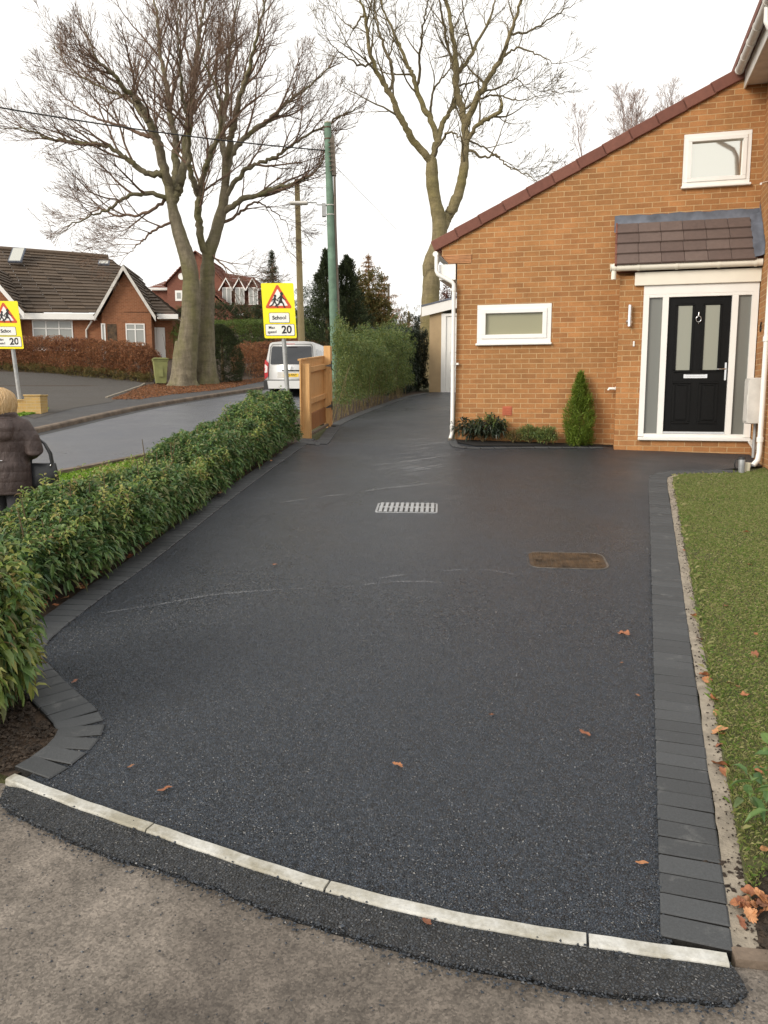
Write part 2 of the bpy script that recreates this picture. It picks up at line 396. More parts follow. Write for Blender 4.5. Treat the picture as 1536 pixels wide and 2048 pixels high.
M['thuja'] = leafmat('thuja_leaf', [(.085, .14, .018), (.14, .21, .026), (.20, .27, .036)], .5, .25, .3)
M['hedgegreen'] = leafmat('hedge_leaf', [(.08, .13, .026), (.11, .165, .034), (.15, .20, .046)], .5, .2, .3)
M['olive'] = leafmat('olive_leaf', [(.09, .09, .03), (.13, .125, .04), (.18, .14, .045), (.24, .14, .05)], .6, .25, .3)
M['larch'] = leafmat('larch_leaf', [(.32, .17, .07), (.42, .23, .10), (.24, .16, .08)], .6, .3, .3)
M['fargrey'] = leafmat('far_shrub_leaf', [(.11, .095, .055), (.15, .125, .07), (.10, .10, .045)], .7, .3, .2)
M['lawn'] = leafmat('grass_blade', [(.08, .15, .027), (.13, .20, .04), (.195, .235, .06), (.35, .32, .16), (.135, .185, .04), (.27, .22, .11)], .55, .3, .3)
M['verge'] = leafmat('verge_blade', [(.13, .25, .02), (.18, .32, .03), (.23, .35, .045)], .5, .3, .3)
t_ = NT('dead_leaf_single'); oi = t_.n('ShaderNodeObjectInfo'); cc = t_.ramp(oi.outputs['Random'], [(0, (.24, .085, .04)), (.4, (.40, .16, .065)), (.75, (.52, .25, .11)), (1, (.18, .075, .04))])
t_.base(t_.mix(.45, cc, t_.ramp(t_.noise(t_.coord(), 5, 4), [(.3, .4), (.7, 1)]), 'MULTIPLY')); t_.rough(.6); M['deadleaf'] = t_.m
def coat_mat():
    t = NT('brown_quilted_coat'); v = t.coord(); f = t.noise(t.coord('Object', (1, 1, .5)), 9, 6, .65); w = t.n('ShaderNodeTexWave'); w.bands_direction = 'Z'; w.inputs['Scale'].default_value = 3.2; w.inputs['Distortion'].default_value = 1.2; w.inputs['Detail'].default_value = 2; t.l(v, w.inputs['Vector'])
    t.base(t.ramp(f, [(.3, (.035, .022, .021)), (.7, (.085, .058, .052))])); t.rough(.6); t.bump(t.math('ADD', t.math('MULTIPLY', t.math('POWER', w.outputs['Fac'], .35), .12), f), .9, .035); return t.m
M['coat'] = coat_mat()
M['hair'] = leafmat('blonde_hair', [(.50, .31, .14), (.62, .42, .21), (.72, .52, .30)], .5, .2, .4)
M['skin'] = basic('skin', (.55, .34, .25), .55, .08, 10)
M['trousers'] = basic('dark_trousers', (.02, .02, .025), .8, .2, 10)
M['bag'] = basic('black_leather', (.018, .019, .022), .35, .3, 12, .2, 60)
M['cable'] = basic('black_cable', (.02, .02, .02), .6, .2, 5)
M['chip'] = leafmat('chippings', [(.007, .0095, .013), (.027, .035, .047), (.010, .0140, .0205), (.040, .050, .066)], .34, 0, .55)
M['cup'] = basic('paper_cup', (.80, .72, .55), .6, .05, 5)
def scuffmat():
    t = NT('dusty_scuff'); v = t.coord(); a = t.noise(v, 70, 6, .8); b = t.noise(v, 5, 4, .7); t.base((.40, .41, .43)); t.rough(.85)
    t.l(t.math('MULTIPLY', t.ramp(a, [(.42, 0), (.70, .62)]), t.ramp(b, [(.36, .0), (.56, 1)])), t.p.inputs['Alpha']); return t.m
M['scuff'] = scuffmat()

# ------------------------------------------------------------------ ground sheets
def sheet(name, poly, off, mat, cell=.5, kind='structure', jitter=0, skirt=0, cat=None, gf=g, parent=None):
    pts = [(p[0], p[1]) for p in poly]
    if jitter:
        q = []
        for i, a in enumerate(pts):
            b = pts[(i + 1) % len(pts)]; L = math.hypot(b[0] - a[0], b[1] - a[1]); n = max(1, int(L / .03)); n = min(n, 400)
            for k in range(n):
                x = a[0] + (b[0] - a[0]) * k / n; y = a[1] + (b[1] - a[1]) * k / n
                w = noise.noise_vector(Vector((x * 14, y * 14, 3))) * jitter + noise.noise_vector(Vector((x * 2.3, y * 2.3, 9))) * jitter * 1.6
                q.append((x + w.x, y + w.y))
        pts = q
    bm = bmesh.new(); f = bm.faces.new([bm.verts.new((x, y, 0)) for x, y in pts])
    bmesh.ops.triangulate(bm, faces=[f])
    xs = [p[0] for p in pts]; ys = [p[1] for p in pts]
    for ax, lo, hi in ((0, min(xs), max(xs)), (1, min(ys), max(ys))):
        k = math.floor(lo / cell) + 1
        while k * cell < hi:
            co = [0, 0, 0]; no = [0, 0, 0]; co[ax] = k * cell; no[ax] = 1
            bmesh.ops.bisect_plane(bm, geom=bm.verts[:] + bm.edges[:] + bm.faces[:], plane_co=co, plane_no=no, dist=1e-5); k += 1
    for v in bm.verts: v.co.z = gf(v.co.x, v.co.y) + off
    bmesh.ops.recalc_face_normals(bm, faces=bm.faces)
    if sum(f.normal.z for f in bm.faces) < 0: bmesh.ops.reverse_faces(bm, faces=bm.faces)
    if skirt:
        be = [e for e in bm.edges if len(e.link_faces) == 1]
        r = bmesh.ops.extrude_edge_only(bm, edges=be)
        for v in r['geom']:
            if isinstance(v, bmesh.types.BMVert): v.co.z -= skirt
    me = bpy.data.meshes.new(name); bm.to_mesh(me); bm.free(); me.materials.append(mat)
    o = bpy.data.objects.new(name, me); COL.objects.link(o); tag(o, kind=kind)
    if parent: o.parent = parent
    return o
PG = lambda *pix: [tuple(G(*p))[:2] for p in pix]

# terrain
xs = sorted(set([x * .5 for x in range(-44, 25)] + [-2500, -1200, -600, -300, -150, -80, -50, -35, -28, 15, 18, 24, 35, 60, 120, 300, 600, 1200, 2500]))
ys = sorted(set([y * .5 for y in range(-12, 121)] + [-400, -100, -40, -20, 65, 70, 80, 95, 120, 160, 240, 400, 700, 1200, 2500]))
V = np.array([(x, y, g(x, y) - .03) for y in ys for x in xs]); nx = len(xs)
Fq = np.array([(j * nx + i, j * nx + i + 1, (j + 1) * nx + i + 1, (j + 1) * nx + i) for j in range(len(ys) - 1) for i in range(nx - 1)])
tag(np_mesh('ground', V, Fq, M['turf'], smooth=True), kind='structure')

def offs(line, d):                                      # offset a polyline to its left by d
    out = []
    for i, p in enumerate(line):
        a = Vector(line[max(0, i - 1)][:2]); b = Vector(line[min(len(line) - 1, i + 1)][:2]); t = (b - a).normalized(); n = Vector((-t.y, t.x))
        out.append((p[0] + n.x * d, p[1] + n.y * d))
    return out
def resamp(line, step):
    pts = [Vector((p[0], p[1])) for p in line]; out = [pts[0]]; acc = 0
    for a, b in zip(pts, pts[1:]):
        L = (b - a).length; s = step - acc
        while s <= L: out.append(a + (b - a) * (s / L)); s += step
        acc = (acc + L) % step if L else acc
        acc = L - (s - step)
    return out
def smooth_line(line, step=.1):
    P = [Vector((p[0], p[1])) for p in line]; P = [P[0] * 2 - P[1]] + P + [P[-1] * 2 - P[-2]]; out = []
    for i in range(1, len(P) - 2):
        p0, p1, p2, p3 = P[i - 1:i + 3]; n = max(2, int((p2 - p1).length / step))
        for k in range(n):
            t = k / n; out.append(.5 * ((2 * p1) + (p2 - p0) * t + (2 * p0 - 5 * p1 + 4 * p2 - p3) * t * t + (3 * p1 - p0 - 3 * p2 + p3) * t ** 3))
    out.append(P[-2]); return out

# driveway outline (ground points of the photo)
strip = smooth_line(PG((20, 1558), (150, 1608), (300, 1660), (480, 1722), (655, 1777), (900, 1838), (1175, 1885), (1458, 1925)), .06)
drive = PG((40, 1562), (100, 1528), (140, 1490), (158, 1456), (140, 1425), (90, 1373), (62, 1325), (60, 1292), (90, 1262), (300, 1115), (500, 960), (610, 884), (640, 878), (665, 856), (760, 812), (858, 785), (912, 780)) \
    + [wor(-.05, 0), wor(-.05, -.02), wor(2.4, -.02), wor(2.4, -.4), wor(4.22, -.4), wor(4.22, -1.45)] + PG((1320, 950), (1312, 955), (1345, 1905)) + [tuple(p) for p in strip[::-1]][8:]
sheet('driveway', drive, 0.0, M['tarmac'], jitter=.004)
patch = [tuple(p) for p in strip][3:] + PG((1468, 1940), (1490, 1985), (1462, 2012), (1300, 1998), (1100, 1972), (900, 1935), (760, 1890), (560, 1832), (430, 1780), (330, 1748), (215, 1712), (100, 1660), (20, 1620), (0, 1600), (10, 1575))
sheet('tarmac_apron', patch, .004, M['tarmac_edge'], cell=.25, jitter=.011, skirt=.03)
sheet('footpath', [(-9, -5), (6, -5), (6, 1.85), (1.6, 2.02), (1.1, 2.09)] + [tuple(p) for p in strip[::-1]][::4] + [(-1.9, 3.12), (-2.6, 3.3), (-6, 3.6), (-9, 3.6)], -.012, M['path'])

def blocks(line, width, pitch, off, h=.05, gap=.010, cham=.005):
    mb = MB(); P = [Vector((p[0], p[1])) for p in line]
    st = resamp(P, pitch)
    # each block lies across the line between two stations
    for a, b in zip(st, st[1:]):
        t = (b - a).normalized(); n = Vector((-t.y, t.x)); hw = width / 2
        j = random.uniform(-.0014, .0014); dz = random.uniform(-.001, .001)
        tilt = random.uniform(-.0015, .0015)
        L = (b - a).length; a2 = a + t * gap / 2; b2 = b - t * gap / 2
        cs = [a2 + n * (hw + j), b2 + n * (hw + j), b2 - n * (hw - j), a2 - n * (hw - j)]
        cen = sum(cs, Vector((0, 0))) / 4
        top = []; sh = []; bot = []
        for c in cs:
            z = g(c.x, c.y) + off + dz + (tilt if (c - cen).dot(n) > 0 else -tilt)
            ci = c + (cen - c).normalized() * cham * 1.4
            top.append((ci.x, ci.y, z)); sh.append((c.x, c.y, z - cham)); bot.append((c.x, c.y, z - h))
        mb.add(top + sh, [(0, 1, 2, 3)] + [(i, i + 4, (i + 1) % 4 + 4, (i + 1) % 4) for i in range(4)])
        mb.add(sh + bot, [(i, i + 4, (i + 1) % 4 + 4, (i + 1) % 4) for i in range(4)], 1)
    return mb
# block edging: right run + turn to the house, left run with bell end, bed edging
a0 = Vector(G(1393, 1892)[:2]); a1 = Vector(G(1316, 962)[:2])
rt = [wor(x, -1.55) for x in (2.9, 3.4, 4.2)]
right_line = smooth_line([a0, a0.lerp(a1, .35), a0.lerp(a1, .7), a1, Vector(G(1326, 951)[:2]), Vector(G(1350, 946)[:2]), Vector(G(1420, 944)[:2]), Vector(G(1480, 943)[:2])], .05)
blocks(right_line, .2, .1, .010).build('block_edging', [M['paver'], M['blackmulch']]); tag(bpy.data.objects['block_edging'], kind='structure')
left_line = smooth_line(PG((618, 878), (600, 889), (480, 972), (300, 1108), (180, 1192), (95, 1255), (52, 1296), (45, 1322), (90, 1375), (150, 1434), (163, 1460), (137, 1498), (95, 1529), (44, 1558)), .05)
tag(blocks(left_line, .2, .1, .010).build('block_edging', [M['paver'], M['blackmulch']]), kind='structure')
far_line = smooth_line(PG((668, 852), (700, 836), (760, 813), (820, 793), (856, 786)), .2)
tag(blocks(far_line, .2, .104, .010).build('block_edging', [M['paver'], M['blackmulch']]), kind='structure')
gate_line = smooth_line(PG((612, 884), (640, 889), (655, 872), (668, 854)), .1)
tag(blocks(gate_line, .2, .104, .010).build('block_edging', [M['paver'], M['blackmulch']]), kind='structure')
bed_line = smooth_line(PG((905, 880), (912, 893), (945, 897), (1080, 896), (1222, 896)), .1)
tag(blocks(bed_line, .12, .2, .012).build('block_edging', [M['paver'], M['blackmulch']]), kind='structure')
# pale kerb strip with its joints
mb = MB()
cuts = [0]; 
for px in (300, 655, 1175):
    P_ = G(px, {300: 1660, 655: 1777, 1175: 1885}[px]); cuts.append(min(range(len(strip)), key=lambda i: (strip[i] - Vector(P_[:2])).length))
cuts.append(len(strip) - 1)
for a, b in zip(cuts, cuts[1:]):
    seg = strip[a:b + 1]; seg = [seg[0].lerp(seg[1], .06)] + seg[1:-1] + [seg[-1].lerp(seg[-2], .06)]
    n = len(seg); vs = []
    for i, p in enumerate(seg):
        t = (seg[min(n - 1, i + 1)] - seg[max(0, i - 1)]).normalized(); nn = Vector((-t.y, t.x))
        for d, dz in ((.024, -.06), (.024, .004), (.020, .010), (-.020, .010), (-.024, .004), (-.024, -.06)):
            c = p + nn * (d + .0015 * math.sin(i * 1.7)); vs.append((c.x, c.y, g(c.x, c.y) + dz + .004))
    fs = [(i * 6 + k, i * 6 + k + 1, i * 6 + 7 + k, i * 6 + 6 + k) for i in range(n - 1) for k in range(5)] + [tuple(range(6)), tuple(range(n * 6 - 1, n * 6 - 7, -1))]
    mb.add(vs, fs)
tag(mb.build('kerb_strip', M['kerbstone']), kind='structure')
kb = smooth_line([G(1463, 1912)[:2], G(1560, 1935)[:2], (2.2, 2.0)], .1); tag(blocks(kb, .05, .6, .012).build('old_kerb', [M['oldkerb'], M['oldkerb']]), kind='structure')
# haunching, lawn, soil beds
out_r = offs(right_line, -.1)
hau = [tuple(p) for p in out_r] + [tuple(p) for p in offs(right_line, -.175)][::-1]
sheet('mortar_haunch', hau, .004, M['mortar'], jitter=.006)
out_l = offs(left_line, -.1)
# lawn polygon
lawn = [tuple(p) for p in offs(right_line, -.165)][6:] + [wor(4.22, -1.6), wor(4.22, -2.14), wor(9.2, -2.14), wor(9.2, -8), (4.5, 2.6), (1.9, 2.5), (1.25, 2.5)]
lawn_o = sheet('lawn', lawn, .012, M['turf'], jitter=.006, skirt=.03)
sheet('soil_bed', [tuple(out_r[0]), tuple(out_r[7]), (1.45, 2.62), (2.6, 2.6), (2.6, 2.02), (1.06, 2.12)], .002, M['soil'])
lb = [tuple(p) for p in out_l]
hedge_bed = PG((612, 884), (480, 965), (300, 1100), (80, 1240), (40, 1290)) + PG((30, 1340), (85, 1400), (140, 1455), (120, 1495), (70, 1525), (20, 1550)) + [(-1.75, 3.2), (-3.2, 3.6), (-3.4, 5), (-2.4, 13.2), (-1.5, 13.4)]
sheet('soil_bed', hedge_bed, -.01, M['leafmould'])
sheet('soil_bed', [wor(0, -.02), wor(0, -.3)] + PG((925, 888), (950, 893), (1080, 893), (1226, 893)) + [wor(2.4, -.02)], .012, M['blackmulch'], jitter=.004)
sheet('soil_bed', PG((668, 848), (700, 834), (760, 811), (820, 791), (856, 784)) + [(.8, 25.5), (-.9, 21), (-1.9, 15)], -.004, M['leafmould'])

# the road, its far kerb, footway and the drive opposite
FK = smooth_line([(-13.5, 2), (-10.2, 8), (-8.55, 13)] + PG((60, 870), (180, 842), (300, 816), (420, 796), (528, 779)) + [(-3.2, 39), (-.5, 50), (2.5, 62), (8, 85)], 1.0)
NK = smooth_line([(-13, -2), (-11, 6), (-8.0, 9.0), (-6.6, 10.4)] + PG((75, 952), (245, 920)) + [(-3.6, 16.5), (-2.9, 20), (-1.9, 26), (-.6, 33), (1.0, 40), (4, 51), (7, 62), (12, 85)], 1.0)
sheet('road', [tuple(p) for p in FK] + [tuple(p) for p in NK[::-1]], .0, M['road'], cell=1)
def ribbon(name, line, prof, mat, kind='structure', label=None):
    n = len(line); vs = []; m = len(prof)
    for i, p in enumerate(line):
        t = (line[min(n - 1, i + 1)] - line[max(0, i - 1)]).normalized(); nn = Vector((-t.y, t.x))
        for d, dz in prof:
            c = p + nn * d; vs.append((c.x, c.y, g(c.x, c.y) + dz))
    mb = MB(); mb.add(vs, [(i * m + k, i * m + k + 1, (i + 1) * m + k + 1, (i + 1) * m + k) for i in range(n - 1) for k in range(m - 1)])
    return tag(mb.build(name, mat), kind=kind)
ribbon('kerb', FK, [(-.01, -.05), (.0, .085), (.03, .11), (.15, .115), (.15, 0)], M['oldkerb'])
ribbon('kerb', NK, [(.01, -.05), (-.0, .03), (-.03, .05), (-.15, .05), (-.15, -.05)], M['oldkerb'])
ribbon('road_gutter', FK, [(-.28, .004), (-.005, .004)], M['farpath'])
gt = lambda x, y: g(x, y)
fw = [tuple(p) for p in offs(FK, .15)]; fb = [tuple(p) for p in offs(FK, 2.0)]
sheet('far_footway', fw + fb[::-1], .108, M['farpath'], cell=1)
fb2 = [tuple(p) for p in offs(FK, 1.9)]
sheet('far_garden', fb2 + [(-12, 90), (-60, 90), (-60, 2)], .09, M['leafmould'], cell=2)
sheet('neighbour_drive', PG((-60, 812), (-60, 762), (0, 748), (120, 752), (270, 768), (296, 774), (222, 812), (150, 824), (70, 846)), .115, M['neighbour_drive'], cell=.5)
tag(blocks(smooth_line(PG((213, 803), (255, 788), (290, 773)), .3), .07, .9, .15, .12).build('drive_edging', [M['mortar'], M['mortar']]), kind='structure')

# ------------------------------------------------------------------ the brick house
house = empty('brick_house', (C0[0], C0[1], 0), -HA, 'buff brick house with a sloping gable, tiled porch and black front door beside the driveway', 'house')
def walled(poly, holes, y, depth, name, mat, parent):               # upright wall in plane y with real window openings
    bm = bmesh.new(); f = bm.faces.new([bm.verts.new((p[0], y, p[1])) for p in poly])
    for (x0, x1, z0, z1) in holes:
        for co, no in (((x0, 0, 0), (1, 0, 0)), ((x1, 0, 0), (1, 0, 0)), ((0, 0, z0), (0, 0, 1)), ((0, 0, z1), (0, 0, 1))):
            bmesh.ops.bisect_plane(bm, geom=bm.verts[:] + bm.edges[:] + bm.faces[:], plane_co=co, plane_no=no, dist=1e-5)
    kill = []
    for f in bm.faces:
        c = f.calc_center_median()
        if any(x0 < c.x < x1 and z0 < c.z < z1 for x0, x1, z0, z1 in holes): kill.append(f)
    bmesh.ops.delete(bm, geom=kill, context='FACES')
    r = bmesh.ops.extrude_face_region(bm, geom=bm.faces[:])
    for v in r['geom']:
        if isinstance(v, bmesh.types.BMVert): v.co.y += depth
    bmesh.ops.recalc_face_normals(bm, faces=bm.faces)
    me = bpy.data.meshes.new(name); bm.to_mesh(me); bm.free(); me.materials.append(mat)
    o = bpy.data.objects.new(name, me); COL.objects.link(o); o.parent = parent; return o
W1 = (.32, 1.44, 2.63, 3.21); W2 = (3.195, 4.08, 4.75, 5.455)
rz = lambda x: 4.13 + (x + .32) * .4915                               # top of the gable along the slope
XW = 4.23                                                             # face of the two-storey wing
walled([(0, .6), (XW, .6), (XW, rz(XW) - .06), (-.24, rz(-.24) - .06), (-.24, 3.97), (0, 3.84)], [W1, W2], 0, .25, 'gable_wall', M['brick'], house)
mb = MB(); mb.box(0, .25, .2501, 8.5, .6, 3.84); mb.build('side_wall', M['brick'], house)
mb = MB()
for k in range(6): mb.box(-.24 + .02 * (5 - k), .22, -.012 - .004 * (k % 2), .1, 3.842 + k * .0215, 3.842 + k * .0215 + .017)
mb.build('creasing_tiles', M['creasing'], house); mb = MB(); mb.box(-.12, .215, -.004, .1, 3.842, 3.968); mb.build('creasing_mortar', M['creasing_bed'], house)
# main roof with cloaked verge
mb = MB(); sl = math.atan(.4915); n = 13; L = (XW + .02 + .36) / n
for k in range(n):
    x = -.36 + k * L; z = rz(x) - .04
    MX = Matrix.Translation((x, 0, z)) @ Matrix.Rotation(-sl + .025, 4, 'Y')
    ln = L / math.cos(sl) + .02
    mb.bbox(0, ln, -.05, .10, -.045, .115, .008, M=MX)
    mb.bbox(0, ln, .10, .34, .07, .115, .006, M=MX)
mb.build('verge_tile_run', M['verge_tile'], house)
mb = MB(); mb.prism([(-.36, rz(-.36) - .03), (XW, rz(XW) - .03), (XW, rz(XW) + .04), (-.36, rz(-.36) + .04)], .34, 8.6)
mb.build('main_roof', M['verge_tile'], house)
mb = MB(); mb.box(-.275, -.02, -.02, 8.5, 3.60, 3.83); mb.build('eaves_box', M['white'], house)
mb = MB(); mb.tube([(-.33, -.06, 3.985), (-.33, 8.5, 3.985)], .042, 12)
mb.build('gutter', M['white'], house)
mb = MB(); mb.tube([(-.315, -.04, 3.95), (-.312, -.06, 3.86), (-.308, -.07, 3.73), (-.285, -.075, 3.68), (-.17, -.075, 3.615), (-.06, -.075, 3.555), (-.036, -.075, 3.52), (-.035, -.075, 3.46), (-.035, -.075, 1.30), (-.04, -.085, 1.23), (-.055, -.13, 1.17)], .030, 12)
for z in (3.42, 2.3, 1.32): mb.tube([(-.035, -.075, z), (-.035, -.075, z + .05)], .037, 12)
mb.box(-.05, .05, -.07, .01, 2.31, 2.34)
mb.build('downpipe', M['white'], house)
mb = MB(); mb.tube([(-.06, -.145, 1.155), (-.056, -.132, 1.168)], .028, 12); mb.build('pipe_outlet', M['mortar'], house)
# windows
def window(w, fr, name, glass, frame, sill, y=.035, deep=.07):
    x0, x1, z0, z1 = w
    mb = MB()
    def ring(a0, a1, b0, b1, t, y0, y1):
        mb.bbox(a0, a1, y0, y1, b1 - t, b1, .004); mb.bbox(a0, a1, y0, y1, b0, b0 + t, .004)
        mb.bbox(a0, a0 + t, y0, y1, b0 + t, b1 - t, .004); mb.bbox(a1 - t, a1, y0, y1, b0 + t, b1 - t, .004)
    ring(x0 + .003, x1 - .003, z0 + .003, z1 - .003, fr * .55, y - .045, y + deep)
    ring(x0 + fr * .55, x1 - fr * .55, z0 + fr * .55, z1 - fr * .55, fr * .5, y - .06, y + .03)
    o = mb.build(name, frame, house)
    mb = MB(); mb.box(x0 + fr * .9, x1 - fr * .9, y + .0, y + .012, z0 + fr * .9, z1 - fr * .9); mb.build('pane', glass, o)
    if sill:
        mb = MB(); mb.bbox(x0 - .012, x1 + .012, -.06, .05, z0 - .03, z0 + .002, .006); mb.build('sill', frame, o)
    return o
w1o = window(W1, .125, 'window', M['obscure'], M['white'], True)
w2o = window(W2, .105, 'window', M['skyglass'], M['white'], True)
mb = MB(); mb.box(.735, .882, -.006, .05, 1.535, 1.675)
for k in range(5): mb.box(.745, .872, -.014, -.005, 1.545 + k * .026, 1.56 + k * .026)
mb.build('air_brick', M['terracotta'], house)
# porch: pillar, plinth, roof
YP = -.45
mb = MB(); mb.box(2.405, 2.728, YP, -.001, .6, 3.50); mb.build('porch_pillar', M['brick'], house)
mb = MB(); mb.box(2.7285, XW - .001, YP + .004, -.05, .6, 1.205); mb.build('porch_plinth', M['brick'], house)
mb = MB(); mb.bbox(2.60, XW - .004, YP - .05, YP + .02, 3.355, 3.535, .005); mb.build('porch_fascia', M['cream'], house)
mb = MB(); zg = 3.60; yg = YP - .11
mb.tube([(2.27, yg, zg), (XW - .01, yg, zg)], .05, 14)
for x in (2.30, 2.62, 3.12, 3.66, 4.12): mb.tube([(x, yg, zg), (x + .035, yg, zg)], .057, 14)
mb.tube([(2.31, yg, zg - .02), (2.31, yg, zg - .16)], .035, 12); mb.tube([(2.262, yg, zg), (2.274, yg, zg)], .057, 14)
mb.build('porch_gutter', M['cream'], house)
e0 = Vector((0, YP - .15, 3.625)); e1 = Vector((0, -.001, 4.285)); sd_ = (e1 - e0); sLn = sd_.length; ang = math.atan2(sd_.z, sd_.y)
mb = MB(); rows = 4
for r in range(rows):
    ncol = 6; wd_ = (XW - .1 - 2.345) / ncol
    for c in range(-1, ncol + 2):
        x0 = 2.345 + (c + (.5 if r % 2 else 0) - (0 if r % 2 == 0 else .5) ) * wd_; x0 = 2.345 + c * wd_ - (wd_ * .04 if r % 2 else 0); x1 = x0 + wd_ - .004
        x0 = max(x0, 2.345); x1 = min(x1, XW - .09)
        if x1 - x0 < .02: continue
        MX = Matrix.Translation((0, e0.y, e0.z)) @ Matrix.Rotation(ang, 4, 'X') @ Matrix.Translation((0, r * sLn / rows, .012)) @ Matrix.Rotation(-.13, 4, 'X')
        mb.bbox(x0, x1, -.02, sLn / rows + .03, .004, .034, .004, M=MX)
pr = mb.build('porch_roof', M['porch_tile'], house)
mb = MB(); mb.prism([(YP - .12, 3.60), (-.001, 3.60), (-.001, 4.25), (YP - .14, 3.63)], 2.35, XW - .002, 'x'); mb.build('roof_deck', M['verge_tile'], pr)
mb = MB()
for r in range(rows):
    MX = Matrix.Translation((0, e0.y, e0.z)) @ Matrix.Rotation(ang, 4, 'X') @ Matrix.Translation((0, r * sLn / rows, .0)) @ Matrix.Rotation(-.06, 4, 'X')
    mb.bbox(2.318, 2.344, -.02, sLn / rows + .02, -.06, .04, .003, M=MX)
mb.build('verge', M['verge_tile'], pr)
mb = MB()
# lead flashing along the wall head and up the wing side, slightly dressed
nn = 24
for part in (0, 1):
    vs = []
    for i in range(nn + 1):
        s = i / nn; w = .006 * math.sin(i * 1.9) + .004 * math.sin(i * .7)
        if part == 0:
            x = 2.30 + s * (XW - 2.304)
            pr_ = [(x, -.020, 4.405 + w), (x, -.012 + w * .3, 4.33), (x, -.022, 4.275), (x, -.115, 4.155 + w)]
        else:
            p = e0.lerp(e1, s); nz = Vector((0, -math.sin(ang), math.cos(ang)))
            a = p + nz * .05; pr_ = [(XW - .125 + w, a.y, a.z + .001), (XW - .05, a.y + nz.y * .012, a.z + .012), (XW - .006, a.y, a.z + .03), (XW - .004, a.y, a.z + .17 + w * 2)]
        vs += pr_
    mb.add(vs, [(i * 4 + k, i * 4 + k + 1, i * 4 + 5 + k, i * 4 + 4 + k) for i in range(nn) for k in range(3)], smooth=True)
mb.build('flashing', M['lead'], pr)
# door set
FX0, FX1, FZ0, FZ1 = 2.729, XW - .012, 1.207, 3.354
DX0, DX1, DZ0, DZ1 = 3.065, 3.885, 1.335, 3.185
mb = MB(); y0, y1 = YP - .015, YP + .09
mb.bbox(FX0, FX0 + .075, y0, y1, FZ0 + .05, 3.23, .004); mb.bbox(FX1 - .085, FX1, y0, y1, FZ0 + .05, 3.23, .004)
mb.bbox(FX0, FX1, y0 + .003, y1, 3.23, FZ1, .004); mb.bbox(FX0, FX1, y0 - .045, y1, FZ0, FZ0 + .045, .006)
mb.bbox(FX0 + .075, FX1 - .085, y0 + .004, y1, FZ0 + .045, 1.30, .004); mb.bbox(FX0 + .075, FX1 - .085, y0 + .004, y1, 3.19, 3.23, .003)
mb.bbox(2.985, DX0, y0 + .002, y1, 1.30, 3.19, .004); mb.bbox(DX1, 3.965, y0 + .002, y1, 1.30, 3.19, .004)
fr = mb.build('door_frame', M['white'], house)
for a, b in ((FX0 + .075, 2.985), (3.965, FX1 - .085)):
    mb = MB(); mb.box(a, b, YP + .03, YP + .04, 1.30, 3.19); mb.build('side_light', M['frost'], fr)
mb = MB(); yd = YP + .03
GP = [(3.197, 3.383, 2.19, 3.07), (3.552, 3.74, 2.19, 3.07)]; LP = [(3.20, 3.38, 1.47, 2.0), (3.55, 3.74, 1.47, 2.0)]
mb.bbox(DX0 + .003, DX1 - .003, yd, yd + .05, DZ0, DZ1, .004)
for x0, x1, z0, z1 in GP + LP:
    for (a0, a1, b0, b1) in ((x0 - .03, x1 + .03, z1, z1 + .03), (x0 - .03, x1 + .03, z0 - .03, z0), (x0 - .03, x0, z0, z1), (x1, x1 + .03, z0, z1)):
        mb.bbox(a0, a1, yd - .016, yd + .004, b0, b1, .006)
for x0, x1, z0, z1 in LP: mb.bbox(x0 + .02, x1 - .02, yd - .010, yd + .004, z0 + .02, z1 - .02, .009)
door = mb.build('front_door', M['black_door'], house)
for x0, x1, z0, z1 in GP:
    mb = MB(); mb.box(x0, x1, yd - .006, yd - .002, z0, z1); mb.build('door_glass', M['frost_pale'], door)
mb = MB(); mb.bbox(3.31, 3.62, yd - .018, yd + .002, 2.075, 2.135, .005); mb.bbox(3.335, 3.595, yd - .026, yd - .017, 2.098, 2.128, .004); mb.build('letterbox', M['chrome'], door)
mb = MB(); cx, cz = 3.468, 2.885
mb.tube([(cx + .033 * math.sin(a), yd - .022 - .004 * math.cos(a), cz + .040 * math.cos(a)) for a in [i * math.pi / 10 for i in range(21)]], .0065, 8)
mb.lathe([(.0, -.005), (.017, -.004), (.017, .006), (.0, .012)], 12, M=Matrix.Translation((cx, yd - .008, cz + .052)) @ Matrix.Rotation(math.pi / 2, 4, 'X'))
mb.tube([(cx, yd - .012, cz + .055), (cx, yd - .012, cz + .10)], [.008, .002], 8); mb.tube([(cx, yd - .016, cz - .046), (cx, yd - .016, cz - .07)], [.010, .003], 8)
mb.build('knocker', M['chrome'], door)
mb = MB(); mb.bbox(3.842, 3.866, yd - .014, yd + .002, 2.045, 2.29, .004); mb.tube([(3.854, yd - .01, 2.20), (3.852, yd - .05, 2.20), (3.835, yd - .058, 2.20), (3.735, yd - .058, 2.197)], .0095, 8)
mb.build('handle', M['chrome'], door)
mb = MB(); mb.bbox(DX0 + .004, DX1 - .004, yd - .028, yd + .03, 1.303, 1.334, .004); mb.build('threshold', M['chrome'], door)
mb = MB(); mb.tube([(2.55, YP - .055, 2.80), (2.55, YP - .055, 3.095)], .027, 14); mb.tube([(2.55, YP - .055, 2.93), (2.55, YP - .055, 2.945)], .031, 14)
mb.lathe([(.05, 0), (.05, .012), (.02, .02), (.012, .05)], 16, M=Matrix.Translation((2.55, YP, 2.87)) @ Matrix.Rotation(math.pi / 2, 4, 'X')); mb.build('wall_light', M['chrome'], house)
mb = MB(); mb.bbox(2.61, 2.632, YP - .014, YP + .001, 2.525, 2.60, .003); mb.build('doorbell', M['white'], house)
